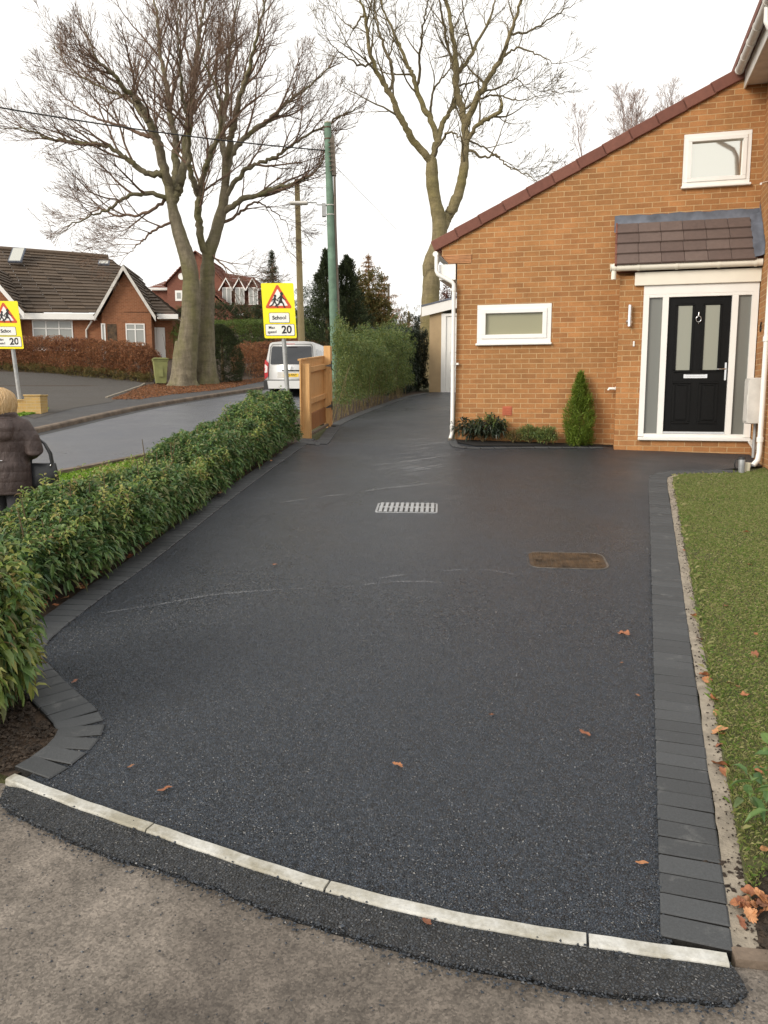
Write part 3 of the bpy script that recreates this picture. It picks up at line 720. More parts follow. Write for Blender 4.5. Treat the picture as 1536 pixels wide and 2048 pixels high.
mb = MB(); mb.tube([(2.40, -.12, 1.94), (2.31, -.12, 1.94), (2.30, -.12, 1.915)], .02, 10); mb.tube([(2.412, -.12, 1.94), (2.395, -.12, 1.94)], .028, 10); mb.build('overflow_pipe', M['white'], house)
# two-storey wing on the right
mb = MB(); mb.box(XW, XW + 5, -2.15, 5.0, .2, 6.2); mb.build('wing_wall', M['brick'], house)
mb = MB(); mb.prism([(XW - .42, 6.27), (XW + 2.5, 8.0), (XW + 5.4, 6.27), (XW + 5.4, 6.35), (XW + 2.5, 8.1), (XW - .42, 6.36)], -2.35, 5.1); mb.build('wing_roof', M['verge_tile'], house)
mb = MB(); mb.box(XW - .27, XW - .001, -2.3, -.02, 6.03, 6.055); mb.box(XW - .29, XW - .2701, -2.3, -.0, 5.99, 6.22); mb.build('soffit_board', M['white_dirty'], house)
mb = MB(); xg = XW - .375; mb.tube([(xg, -2.35, 6.20), (xg, -.10, 6.20)], .055, 14)
for y in (-.11, -.55, -1.0, -1.45, -2.1): mb.tube([(xg, y - .03, 6.2), (xg, y, 6.2)], .061, 14)
mb.build('gutter', M['white_dirty'], house)
xd = XW - .06; yq = -1.42
yq = -1.49; mb = MB(); mb.tube([(xg, -2.08, 6.15), (xg, -2.08, 6.0), (xg + .03, -2.08, 5.93), (xd - .05, -2.06, 5.78), (xd, -2.03, 5.66), (xd, yq - .03, 4.7), (xd, yq, 4.58), (xd, yq, 1.12), (xd - .015, yq - .01, 1.02), (xd - .07, yq - .03, .955)], .034, 14)
for z in (3.9, 2.5, 1.25): mb.tube([(xd, yq, z), (xd, yq, z + .06)], .044, 14)
mb.build('downpipe', M['white'], house)
mb = MB(); mb.bbox(XW - .19, XW, -1.27, -.93, 1.47, 2.06, .012); mb.bbox(XW - .198, XW - .188, -1.245, -.955, 1.50, 2.03, .004); mb.box(XW - .203, XW - .197, -1.235, -1.215, 1.70, 1.85); mb.build('meter_box', M['white_dirty'], house)
mb = MB(); mb.tube([(XW - .05, -1.02, 1.47), (XW - .05, -1.02, 1.02)], .022, 8); mb.build('meter_conduit', M['grey_post'], house)
mb = MB(); mb.tube([(XW - .03, -.50, 1.20), (XW - .03, -1.02, 1.10)], .014, 8); mb.box(XW - .04, XW, -.66, -.64, 1.16, 1.24); mb.box(XW - .04, XW, -.92, -.90, 1.12, 1.20); mb.build('waste_pipe', M['white_dirty'], house)
mb = MB(); mb.tube([(XW - .01, -.55, 4.62), (XW - .16, -1.0, 4.50)], .014, 6); mb.build('overflow_pipe', M['white'], house)
def textmesh(body, size, depth=.002, bold=0):
    cu = bpy.data.curves.new('text', 'FONT'); cu.body = body; cu.size = size; cu.extrude = depth; cu.offset = bold; cu.align_x = 'CENTER'; cu.align_y = 'CENTER'
    o = bpy.data.objects.new('text', cu); COL.objects.link(o); dg = bpy.context.evaluated_depsgraph_get(); dg.update()
    me = bpy.data.meshes.new_from_object(o.evaluated_get(dg)); bpy.data.objects.remove(o); return me
def text(body, size, mat, Mx, parent, name='lettering', bold=0, depth=.002):
    me = textmesh(body, size, depth, bold); me.materials.clear(); me.materials.append(mat)
    o = bpy.data.objects.new(name, me); COL.objects.link(o); o.matrix_local = Mx
    if parent: o.parent = parent
    return o
text('6', .17, M['iron'], Matrix.Translation((XW - .012, -.73, 2.73)) @ Matrix.Rotation(-math.pi / 2, 4, 'Z') @ Matrix.Rotation(math.pi / 2, 4, 'X'), house, 'house_number', .006, .006)
mb = MB(); mb.tube([(2.68, 1.4, rz(2.68)), (2.68, 1.4, rz(2.68) + .42)], .075, 14); mb.build('flue', M['white'], house)

# ------------------------------------------------------------------ garage at the end of the drive
gx, gy = loc(*G(858, 784)[:2])
gar = empty('garage', (*wor(gx, gy), g(*wor(gx, gy))), -HA, 'beige rendered garage with a white panelled door at the far end of the driveway', 'garage')
mb = MB(); mb.box(0, .36, 0, 5.5, -.3, 2.35); mb.box(.36, 3.4, 2, 5.5, -.3, 2.35); mb.build('wall', M['render'], gar)
mb = MB(); mb.bbox(.361, .50, -.01, .12, -.02, 2.30, .006); mb.bbox(.50, 3.0, -.008, .12, 2.22, 2.30, .006); mb.bbox(3.0, 3.1, -.01, .12, -.02, 2.3, .006); mb.build('door_frame', M['white'], gar)
mb = MB(); mb.bbox(.502, 2.99, .03, .08, -.02, 2.215, .004)
for r in range(4):
    for c in range(4):
        x = .62 + c * .6; z = .10 + r * .53; mb.bbox(x, x + .44, .012, .032, z, z + .40, .012)
mb.build('garage_door', M['white'], gar)
mb = MB(); mb.prism([(-.22, 2.22), (3.5, 3.0), (3.5, 3.28), (-.22, 2.50)], -.12, -.09); mb.prism([(-.20, 2.3), (3.5, 3.02), (3.5, 2.9), (.0, 2.3)], -.088, 0); mb.build('fascia', M['white'], gar)
mb = MB(); mb.prism([(-.23, 2.505), (3.5, 3.285), (3.5, 3.33), (-.23, 2.55)], -.14, 5.6); mb.build('roof', M['lead'], gar)

# ------------------------------------------------------------------ covers in the driveway
def cover(px, py, wx, wy, rz_, mat, name, label, cat, kindc):
    p = G(px, py); e = empty(name, (p.x, p.y, p.z + .001), rz_, label, cat)
    s = math.atan(.1 - .0016 * p.y); MX = Matrix.Rotation(s, 4, 'X')
    def rr(hx, hy, r):
        o = []
        for cx, cy, a0_ in ((hx - r, hy - r, 0), (-hx + r, hy - r, 90), (-hx + r, -hy + r, 180), (hx - r, -hy + r, 270)):
            for k in range(5): a = R(a0_ + k * 22.5); o.append((cx + r * math.cos(a), cy + r * math.sin(a)))
        return o
    r = .03 if kindc == 'tread' else .10
    mb = MB(); mb.prism(rr(wx / 2, wy / 2, r), -.03, .0015, 'z', M=MX); mb.tube([MX @ Vector((x, y, .002)) for x, y in rr(wx / 2 - .006, wy / 2 - .006, r) + rr(wx / 2 - .006, wy / 2 - .006, r)[:1]], .0025, 6, cap=False); fo = mb.build('frame', M['galv'] if kindc == 'tread' else M['worn_iron'], e)
    mb = MB(); mb.prism(rr(wx / 2 - .02, wy / 2 - .02, r * .8), -.02, .003, 'z', M=MX)
    tb_ = MB()
    if kindc == 'tread':
        tb_.box(-wx / 2 + .03, wx / 2 - .03, -.018, .018, .004, .010, M=MX)
        for k in range(11):
            x = -wx / 2 + .05 + k * (wx - .1) / 10
            tb_.bbox(x - .016, x + .016, -wy / 2 + .02, wy / 2 - .02, .003, .0125, .003, M=MX)
    else:
        for i in range(15):
            for j in range(10):
                x = -wx / 2 + .06 + i * (wx - .12) / 14; y = -wy / 2 + .05 + j * (wy - .1) / 9
                mb.bbox(x - .012, x + .012, y - .010, y + .010, .0, .0078, .002, M=MX)
        for sx in (-1, 1): mb.bbox(sx * wx * .36 - .03, sx * wx * .36 + .03, -.025, .025, .004, .012, .003, M=MX)
    mb.build('lid', M['iron'] if kindc == 'tread' else mat, e)  # on the tread cover, dark iron paints shade into the recess between bars
    if kindc == 'tread': tb_.build('tread_plate', mat, e)
    return e
cover(814, 1016, .60, .42, R(-4), M['galv'], 'drain_cover', 'pale galvanised drain cover with raised bars set in the tarmac', 'drain cover', 'tread')
cover(1133, 1121, .60, .44, R(-7), M['rust'], 'manhole_cover', 'rusty brown manhole cover with rounded corners near the block edging', 'manhole cover', 'cast')
# dusty scrape marks on the new surface
mb = MB()
def scuff(pix, w0):
    P = smooth_line(PG(*pix), .06); n = len(P); vs = []
    for i, p in enumerate(P):
        t = (P[min(n - 1, i + 1)] - P[max(0, i - 1)]).normalized(); nn = Vector((-t.y, t.x)); w = w0 * (.3 + .7 * math.sin(math.pi * i / (n - 1))) * random.uniform(.5, 1.2)
        for d in (w, -w): c = p + nn * d; vs.append((c.x, c.y, g(c.x, c.y) + .006))
    mb.add(vs, [(i * 2, i * 2 + 1, i * 2 + 3, i * 2 + 2) for i in range(n - 1)])
for pix, w in ((((200, 1228), (320, 1210), (420, 1192), (520, 1183), (610, 1178)), .014), (((690, 1176), (760, 1167), (830, 1164), (890, 1167)), .016), (((756, 1158), (800, 1152), (832, 1148)), .016),
               (((880, 1143), (960, 1140), (1040, 1152)), .014), (((560, 1006), (680, 990), (790, 975), (900, 963)), .03), (((880, 1000), (930, 994)), .012), (((905, 941), (925, 940)), .03)): scuff(pix, w)
for _ in range(70):                                      # smeary patches of dried water towards the house
    f = random.random(); cx_ = 800 + 90 * f + random.gauss(0, 28); cy_ = 955 - 90 * f + random.gauss(0, 9); ln_ = random.uniform(12, 46)
    scuff(((cx_ - ln_, cy_ + ln_ * .10), (cx_, cy_), (cx_ + ln_, cy_ - ln_ * .16)), random.uniform(.008, .035))
tag(mb.build('dust_marks', M['scuff'], fix=False), kind='stuff')

# ------------------------------------------------------------------ foliage builders
def unit(a): return a / np.maximum(np.linalg.norm(a, axis=-1, keepdims=True), 1e-9)
def leaf_arrays(P, D, L, W, droop=.3, fold=.25, fine=False):
    """folded leaves: base P, direction D, length L, width W (arrays) -> verts, tri faces"""
    n = len(P); D = unit(D); up = np.tile([0, 0, 1.0], (n, 1)) + RNG.normal(0, .35, (n, 3))
    S = unit(np.cross(D, up)); N = unit(np.cross(S, D)); L = np.asarray(L).reshape(-1, 1) * np.ones((n, 1)); W = np.asarray(W).reshape(-1, 1) * np.ones((n, 1))
    dz = np.array([0, 0, 1.0])
    if not fine:
        mid = P + D * L * .45 + N * L * .06; tip = P + D * L * .95 - dz * L * droop
        l = mid + S * W * .5 + N * W * fold; r = mid - S * W * .5 + N * W * fold
        V = np.stack([P, l, mid, r, tip], 1).reshape(-1, 3)
        f = np.array([[0, 2, 1], [0, 3, 2], [1, 2, 4], [2, 3, 4]]); k = 5
    else:
        c1 = P + D * L * .30 + N * L * .05 - dz * L * droop * .08; c2 = P + D * L * .68 + N * L * .04 - dz * L * droop * .42; tip = P + D * L * .96 - dz * L * droop
        V = np.stack([P, c1 + S * W * .46 + N * W * fold, c1, c1 - S * W * .46 + N * W * fold, c2 + S * W * .40 + N * W * fold, c2, c2 - S * W * .40 + N * W * fold, tip], 1).reshape(-1, 3)
        f = np.array([[0, 2, 1], [0, 3, 2], [1, 2, 5], [1, 5, 4], [2, 3, 6], [2, 6, 5], [4, 5, 7], [5, 6, 7]]); k = 8
    Fc = (np.arange(n)[:, None, None] * k + f[None]).reshape(-1, 3)
    return V, Fc
def shoots(T, A, per, L, W, span=.12, spread=.9, droop=.3, jit=.35, fine=False):
    """leaves round shoot tips T with axes A"""
    n = len(T); A = unit(A); a1 = unit(np.cross(A, np.tile([.3, .2, 1.0], (n, 1)) + RNG.normal(0, .2, (n, 3)))); a2 = np.cross(A, a1)
    Ps, Ds = [], []
    for k in range(per):
        ph = k * 2.4 + RNG.uniform(0, .8, n); c = np.cos(ph)[:, None]; s_ = np.sin(ph)[:, None]; f = (k / max(1, per - 1))
        rad = a1 * c + a2 * s_
        Ps.append(T - A * (span * (1 - f)) + rad * .006); Ds.append(A * (.25 + .75 * f * (1 - spread * .5)) + rad * spread * (1.1 - .5 * f) + RNG.normal(0, jit * .5, (n, 3)))
    P = np.concatenate(Ps); D = np.concatenate(Ds); m = len(P)
    return leaf_arrays(P, D, L * RNG.uniform(.5, 1.3, m), W * RNG.uniform(.7, 1.2, m), droop, .25, fine)
def leaves_obj(name, parts, mat, parent):
    V = np.concatenate([p[0] for p in parts]); o = 0; Fs = []
    for v, f in parts: Fs.append(f + o); o += len(v)
    return np_mesh(name, V, np.concatenate(Fs), mat, parent)
def nz3(P, s, seed=0):
    return np.array([noise.noise(Vector((p[0] * s + seed, p[1] * s, p[2] * s))) for p in P])
def hedge_pts(line, hw, ht, n, inner=.0, lump=.12, ls=1.6, zlow=.08, seed=0, wtop=.75, hfun=None):
    """random points on/inside a lumpy hedge body along a ground line; returns points and outward directions"""
    P = [Vector((p[0], p[1])) for p in line]; seg = [(b - a).length for a, b in zip(P, P[1:])]; tot = sum(seg); cum = np.concatenate([[0], np.cumsum(seg)])
    s = RNG.uniform(0, tot, n); idx = np.clip(np.searchsorted(cum, s) - 1, 0, len(seg) - 1)
    A = np.array([(p.x, p.y) for p in P]); a = A[idx]; b = A[idx + 1]; f = ((s - cum[idx]) / np.array(seg)[idx])[:, None]
    c = a + (b - a) * f; t = unit(b - a); nn = np.stack([-t[:, 1], t[:, 0]], 1)
    # perimeter parameter: left side up, over the top, right side down
    u = RNG.uniform(0, 1, n); side = ht / (2 * ht + 2 * hw); d = np.zeros(n); z = np.zeros(n); on = np.zeros(n); oz = np.zeros(n)
    h = np.full(n, ht) if hfun is None else np.array([hfun(x) for x in s / tot])
    L_ = u < side; R_ = u > 1 - side; T_ = ~(L_ | R_)
    fz = np.where(L_, u / side, np.where(R_, (1 - u) / side, 1)); z = zlow + (h - zlow) * fz
    wz = hw * (1 - (1 - wtop) * fz ** 3)
    ft = (u - side) / (1 - 2 * side)
    d = np.where(L_, wz, np.where(R_, -wz, hw * wtop * (1 - 2 * ft)))
    on = np.where(L_, 1.0, np.where(R_, -1.0, (1 - 2 * ft) * .5)); oz = np.where(T_, 1.0, .25 * fz)
    if inner: 
        k = 1 - RNG.uniform(0, inner, n); d = d * k; z = z * (1 - (1 - k) * .5)
    xy = c + nn * d[:, None]; end = np.minimum(s, tot - s); k = np.clip(end / (hw * .8), .0, 1) ** .5
    gz = np.array([g(x, y) for x, y in xy])
    Q = np.stack([xy[:, 0], xy[:, 1], gz + z * (.6 + .4 * k)], 1); Q[:, :2] = c + (Q[:, :2] - c) * (.5 + .5 * k)[:, None]
    N = unit(np.stack([nn[:, 0] * on, nn[:, 1] * on, oz], 1)); w = nz3(Q, ls, seed) + .5 * nz3(Q, ls * 2.7, seed + 9)
    return Q + N * (lump * w)[:, None], N
def stems(name, pts, hts, r, mat, parent, lean=.12, per=1):
    mb = MB()
    for (x, y), h in zip(pts, hts):
        z = g(x, y) - .03
        for k in range(per):
            p = Vector((x + random.uniform(-.03, .03), y + random.uniform(-.03, .03), z)); q = [p]; d = Vector((random.uniform(-lean, lean), random.uniform(-lean, lean), 1))
            for i in range(4): p = p + (d + Vector((random.uniform(-lean, lean), random.uniform(-lean, lean), 0))) * h / 4; q.append(p)
            mb.tube(q, [r, r * .85, r * .7, r * .5, r * .3], 5)
    return mb.build(name, mat, parent)

# ---- laurel hedge along the driveway
hl_base = PG((600, 880), (480, 962), (300, 1096), (150, 1200), (84, 1236))
hl = [(p[0] - .45 + .03, p[1] + .02) for p in hl_base] + [(-2.8, 4.35)]
hl[0] = (hl[0][0] + .06, hl[0][1] - .15)
hd = empty('laurel_hedge', (hl[2][0], hl[2][1], 0), 0, 'long low laurel hedge with drooping green leaves along the left edge of the driveway', 'hedge')
inv = Vector(hd.location)
def rel(parts, o):                                      # shift world arrays into an object's frame
    L_ = np.array(o.location); return [(v - L_, f) for v, f in parts]
hf = lambda s: .66 - .15 * s - float(np.interp(s, [0, .10, .33, .46, .6, .71, 1], [0, .0, .135, .14, .19, .09, .03])) + .035 * math.sin(s * 19) + .035 * math.sin(s * 41 + 1) + .12 * math.exp(-(s / .07) ** 2)
A_, N_ = hedge_pts(hl, .41, .66, 4600, 0, .13, 1.9, .14, 1, .7, hf)
B_, NB = hedge_pts(hl, .38, .62, 2600, .6, .10, 1.9, .12, 2, .7, hf)
T_, NT_ = hedge_pts(hl, .36, .66, 900, .05, .2, 2.5, .40, 3, .8, hf)
dirs = lambda N, up, j: N + np.array([0, 0, up]) + RNG.normal(0, j, N.shape)
leaves_obj('foliage', rel([shoots(A_, dirs(N_, .55, .5), 9, .078, .029, .11, .95, .36, .6, True), shoots(B_, dirs(NB, .5, .5), 8, .074, .027, .11, .95, .4)], hd), M['laurel'], hd)
T_[:, 2] += RNG.uniform(-.02, .07, len(T_))
leaves_obj('young_shoots', rel([shoots(T_, dirs(NT_ * .3, 1, .25), 8, .060, .021, .09, .9, .55, .35, True)], hd), M['laurel_pale'], hd)
hp = resamp([Vector(p) for p in hl], .16)
so = stems('stems', [(p.x + random.uniform(-.12, .16), p.y) for p in hp], [random.uniform(.45, .7) for _ in hp], .011, M['stem'], hd, .22); so.location = -inv
# ---- young laurel bush at the near left corner
bx, by = -1.96, 3.63
bush = empty('laurel_bush', (bx, by, g(bx, by)), 0, 'laurel bush with yellowish drooping leaves at the near left corner of the driveway', 'bush')
def ball_pts(c, rx, ry, rz_, n, inner=.35, lump=.12, ls=2.5, seed=0, zmin=-1):
    v = unit(RNG.normal(0, 1, (n, 3))); v[:, 2] = np.where(v[:, 2] < zmin, -v[:, 2], v[:, 2]); k = 1 - RNG.uniform(0, 1, n) ** 1.5 * inner
    P = v * k[:, None] * np.array([rx, ry, rz_]); w = nz3(P / max(rx, ry), ls, seed); P = P * (1 + lump * 2 * w)[:, None]
    return P + np.array(c), v
p1, n1 = ball_pts((.02, -.06, .38), .31, .44, .40, 460, .5, .18, 2.4, 4)
leaves_obj('foliage', [shoots(p1, dirs(n1, .3, .35), 9, .088, .031, .12, .95, .55, .35, True)], M['laurel'], bush)
p2, n2 = ball_pts((.02, -.06, .40), .32, .45, .42, 430, .2, .2, 2.4, 6)
leaves_obj('young_shoots', [shoots(p2, dirs(n2, .2, .3), 8, .082, .028, .12, .9, .6, .35, True)], M['laurel_pale'], bush)
so = stems('stems', [(bx + random.uniform(-.15, .18), by + random.uniform(-.25, .1)) for _ in range(14)], [random.uniform(.4, .65) for _ in range(14)], .010, M['stem'], bush, .3); so.location = -Vector(bush.location)
# ---- laurel sprig reaching in from the right
sx_, sy_ = 1.41, 2.62
bush2 = empty('laurel_bush', (sx_, sy_, g(sx_, sy_)), 0, 'small laurel plant with a few broad dark leaves beside the lawn corner', 'bush')
p3, n3 = ball_pts((-.02, .02, .22), .17, .17, .15, 18, .6, .2, 2.4, 8)
leaves_obj('foliage', [shoots(p3, dirs(n3, .2, .4), 6, .075, .034, .10, .9, .35, .35, True)], M['laurel'], bush2)
for _ in range(4): so = stems('stem', [(sx_ + random.uniform(-.02, .1), sy_ + random.uniform(-.05, .05))], [.26], .006, M['stem'], bush2, .3); so.location = -Vector(bush2.location)

# ---- tall privet hedge behind the gate, then a dark laurel by the garage
pv = PG((672, 848), (700, 834), (740, 818), (790, 800), (822, 790)); pv = [(p[0] - .42, p[1] + .25) for p in pv]
pvh = empty('privet_hedge', (pv[0][0], pv[0][1], g(*pv[0])), 0, 'tall loose privet hedge with bare canes at its foot behind the wooden gate', 'hedge')
hfp = lambda s: 1.66 - .12 * s + .20 * math.sin(s * 8 + 1) + .16 * math.sin(s * 21) + .10 * math.sin(s * 47)
A_, N_ = hedge_pts(pv, .50, 1.72, 3600, 0, .42, 1.3, .34, 11, .75, hfp); B_, NB = hedge_pts(pv, .5, 1.7, 2600, .6, .2, 1.3, .35, 12, .75, hfp)
C_, NC = hedge_pts(pv, .40, 1.9, 420, .2, .35, 1.3, 1.1, 13, .75, hfp); C_[:, 2] += RNG.uniform(0, .3, len(C_)) ** 1.5
kp = lambda Q, N: (Q[Q[:, 0] > -.0655 * Q[:, 1] + .12], N[Q[:, 0] > -.0655 * Q[:, 1] + .12])
A_, N_ = kp(A_, N_); B_, NB = kp(B_, NB); C_, NC = kp(C_, NC)
leaves_obj('foliage', rel([shoots(A_, dirs(N_, .55, .6), 8, .072, .027, .17, .9, .25), shoots(B_, dirs(NB, .6, .6), 8, .07, .026, .2, .9, .25), shoots(C_, dirs(NC * .3, 1, .35), 9, .06, .020, .34, .8, .2)], pvh), M['privet'], pvh)
hp = resamp([Vector(p) for p in pv], .085); so = stems('canes', [(p.x + random.uniform(-.0, .42), p.y + random.uniform(-.2, .2)) for p in hp], [random.uniform(.8, 1.3) for _ in hp], .008, M['cane'], pvh, .2); so.location = -Vector(pvh.location)
dl = PG((826, 789), (845, 785), (857, 783)); dl = [(p[0] - .75, p[1] + .5) for p in dl]
dlh = empty('dark_laurel_hedge', (dl[0][0], dl[0][1], g(*dl[0])), 0, 'dark evergreen hedge between the privet hedge and the beige garage', 'hedge')
dl = [(dl[0][0] - .25, dl[0][1] - .8)] + dl + [(dl[-1][0] + .4, dl[-1][1] + 1.2)]
A_, N_ = hedge_pts(dl, .6, 1.85, 2600, .1, .2, 1.3, .1, 21, .8); B_, NB = hedge_pts(dl, .55, 1.8, 1200, .6, .2, 1.3, .1, 22, .8)
leaves_obj('foliage', rel([shoots(A_, dirs(N_, .4, .4), 8, .09, .04, .16, .9, .3), shoots(B_, dirs(NB, .4, .5), 7, .09, .04, .16, .9, .3)], dlh), M['darkleaf'], dlh)
p = G(829, 776); sp = MB(); sp.lathe([(.02, -.13)] + [(.13 * math.cos(a), .13 * math.sin(a)) for a in [R(-75 + 15 * i) for i in range(11)]] + [(.02, .13)], 18, (0, 0, .12))
o = sp.build('stone_ball', M['bin_green']); o.location = (p.x, p.y, g(p.x, p.y)); tag(o, 'mossy round ball on the soil at the foot of the dark hedge', 'garden ball')

# ---- flower bed plants (house frame)
def bedplant(x, y, name, label, cat): 
    w = wor(x, y); return empty(name, (w[0], w[1], g(*w) + .01), -HA, label, cat)
b = bedplant(.46, -.17, 'hellebore', 'spreading dark plant with long leaves at the house corner by the downpipe', 'plant')
v, n = ball_pts((0, 0, .16), .40, .20, .20, 95, .6, .2, 2, 31, -.2); leaves_obj('foliage', [shoots(v, dirs(n, .4, .3), 7, .13, .032, .06, 1.0, .35)], M['darkleaf'], b)
v, n = ball_pts((.12, 0, .26), .34, .14, .12, 26, .3, .2, 2, 32, 0); leaves_obj('upper_leaves', [shoots(v, dirs(n, .6, .3), 6, .10, .03, .06, 1.0, .3)], M['privet'], b)
mbs = MB()
for k in range(12): a = random.uniform(0, 6.28); mbs.tube([(0, 0, 0), (.12 * math.cos(a), .07 * math.sin(a), .12), (.3 * math.cos(a), .15 * math.sin(a), .2 + .08 * random.random())], [.006, .005, .003], 5)
mbs.build('stems', M['stem'], b)
def smallshrub(x, y, r, h, mat, lL, lW, n, name, label):
    b = bedplant(x, y, name, label, 'shrub'); v, nn_ = ball_pts((0, 0, h * .52), r, r * .8, h * .5, n, .5, .2, 2.5, int(x * 77), -.6)
    leaves_obj('foliage', [shoots(v, dirs(nn_, .5, .4), 8, lL, lW, .06, .9, .2)], mat, b)
    m = MB()
    for k in range(10): a = random.uniform(0, 6.28); m.tube([(0, 0, 0), (r * .4 * math.cos(a), r * .3 * math.sin(a), h * .4), (r * .7 * math.cos(a), r * .6 * math.sin(a), h * .75)], [.006, .005, .003], 5)
    m.build('stems', M['stem'], b)
smallshrub(.93, -.20, .16, .20, M['olive'], .03, .012, 130, 'low_shrub', 'smallest brownish shrub in the flower bed below the air brick')
smallshrub(1.18, -.16, .22, .27, M['privet'], .04, .014, 230, 'rounded_shrub', 'rounded grey-green shrub in the middle of the flower bed')
smallshrub(1.44, -.27, .17, .26, M['privet'], .045, .018, 170, 'leafy_shrub', 'bright leafy little shrub at the front edge of the flower bed')
b = bedplant(1.90, -.17, 'dwarf_conifer', 'bright green pointed dwarf conifer against the brick wall beside the porch', 'conifer')
n = 900; zz = RNG.uniform(0, 1, n) ** 1.1; rr_ = .25 * np.where(zz < .35, .78 + .65 * zz, np.maximum(.06, (1.0 - zz) / .65) ** .7) ; ph = RNG.uniform(0, 6.283, n); k_ = 1 - .5 * RNG.uniform(0, 1, n) ** 2
rr_ = rr_ * .94 * (1 + .30 * np.sin(ph * 5 + zz * 14) * np.sin(zz * 23 + ph * 2))
P_ = np.stack([rr_ * k_ * np.cos(ph), rr_ * k_ * np.sin(ph), .05 + zz * 1.02], 1); D_ = np.stack([np.cos(ph) * .55, np.sin(ph) * .55, np.full(n, 1.0)], 1)
leaves_obj('foliage', [shoots(P_, D_ + RNG.normal(0, .2, D_.shape), 13, .05, .012, .11, .75, -.05)], M['thuja'], b)
m = MB(); m.tube([(0, 0, -.02), (0, 0, .9)], [.02, .004], 6); m.build('stem', M['stem'], b)

# ------------------------------------------------------------------ lawn grass and verge grass
def inpoly(P, poly):
    x, y = P[:, 0], P[:, 1]; c = np.zeros(len(P), bool); n = len(poly)
    for i in range(n):
        x0, y0 = poly[i]; x1, y1 = poly[(i + 1) % n]
        if y0 == y1: continue
        m = ((y0 > y) != (y1 > y)) & (x < (x1 - x0) * (y - y0) / (y1 - y0) + x0); c ^= m
    return c
def grass(name, poly, n, h, w, mat, z0=.01, ymax=None, near=None):
    lo = np.min(poly, 0); hi = np.max(poly, 0); P = RNG.uniform(lo, hi, (n, 2)); P = P[inpoly(P, poly)]
    cl = np.array([1.1 * noise.noise(Vector((x * 1.7, y * 1.7, 5))) + .5 * noise.noise(Vector((x * 7, y * 7, 2))) for x, y in P])
    P = P[cl > RNG.uniform(-1.3, .15, len(P))]
    z = np.array([g(x, y) for x, y in P]) + z0; m = len(P); B = np.column_stack([P, z]); a = RNG.uniform(0, 6.283, m)
    d = np.stack([np.cos(a), np.sin(a), np.zeros(m)], 1); s = np.stack([-np.sin(a), np.cos(a), np.zeros(m)], 1)
    ln = RNG.uniform(.5, 1.2, m)[:, None] * h; bend = RNG.uniform(.2, 1.3, m)[:, None]
    V = np.stack([B - s * w, B + s * w, B + d * ln * bend * .35 + s * w * .7 + [0, 0, 1] * ln * .6, B + d * ln * bend + [0, 0, 1] * ln * .85 / (1 + .35 * bend)], 1)
    V[:, 2] = V[:, 2]
    Fc = (np.arange(m)[:, None, None] * 4 + np.array([[0, 1, 2], [0, 2, 3]])[None]).reshape(-1, 3)
    return tag(np_mesh(name, V.reshape(-1, 3), Fc, mat), kind='stuff')
lawn_vis = [tuple(p) for p in offs(right_line, -.172)][4:] + [wor(4.2, -1.7), wor(4.2, -3.4), (4.6, 7.2), (3.4, 5.0), (2.6, 3.4), (1.75, 2.55), (1.3, 2.55)]
grass('lawn_grass', lawn_vis, 520000, .020, .0008, M['lawn'])
vg = [tuple(G(60, 962)[:2]), tuple(G(245, 921)[:2]), (-3.7, 16.4), (-3.05, 20), (-2.3, 19.5), (-2.6, 14), (-3.0, 9.5), (-3.9, 8.5)]
le = [tuple(p) for p in offs(right_line, -.158)][8:]; li = [tuple(p) for p in offs(right_line, -.20)][8:]
grass('edge_grass', le + li[::-1], 30000, .045, .0012, M['lawn'])
grass('verge_grass', vg, 60000, .06, .004, M['verge'], -.02)
grass('planter_grass', PG((38, 842), (75, 836), (95, 828), (84, 824), (40, 838)), 5000, .09, .006, M['verge'], .1)

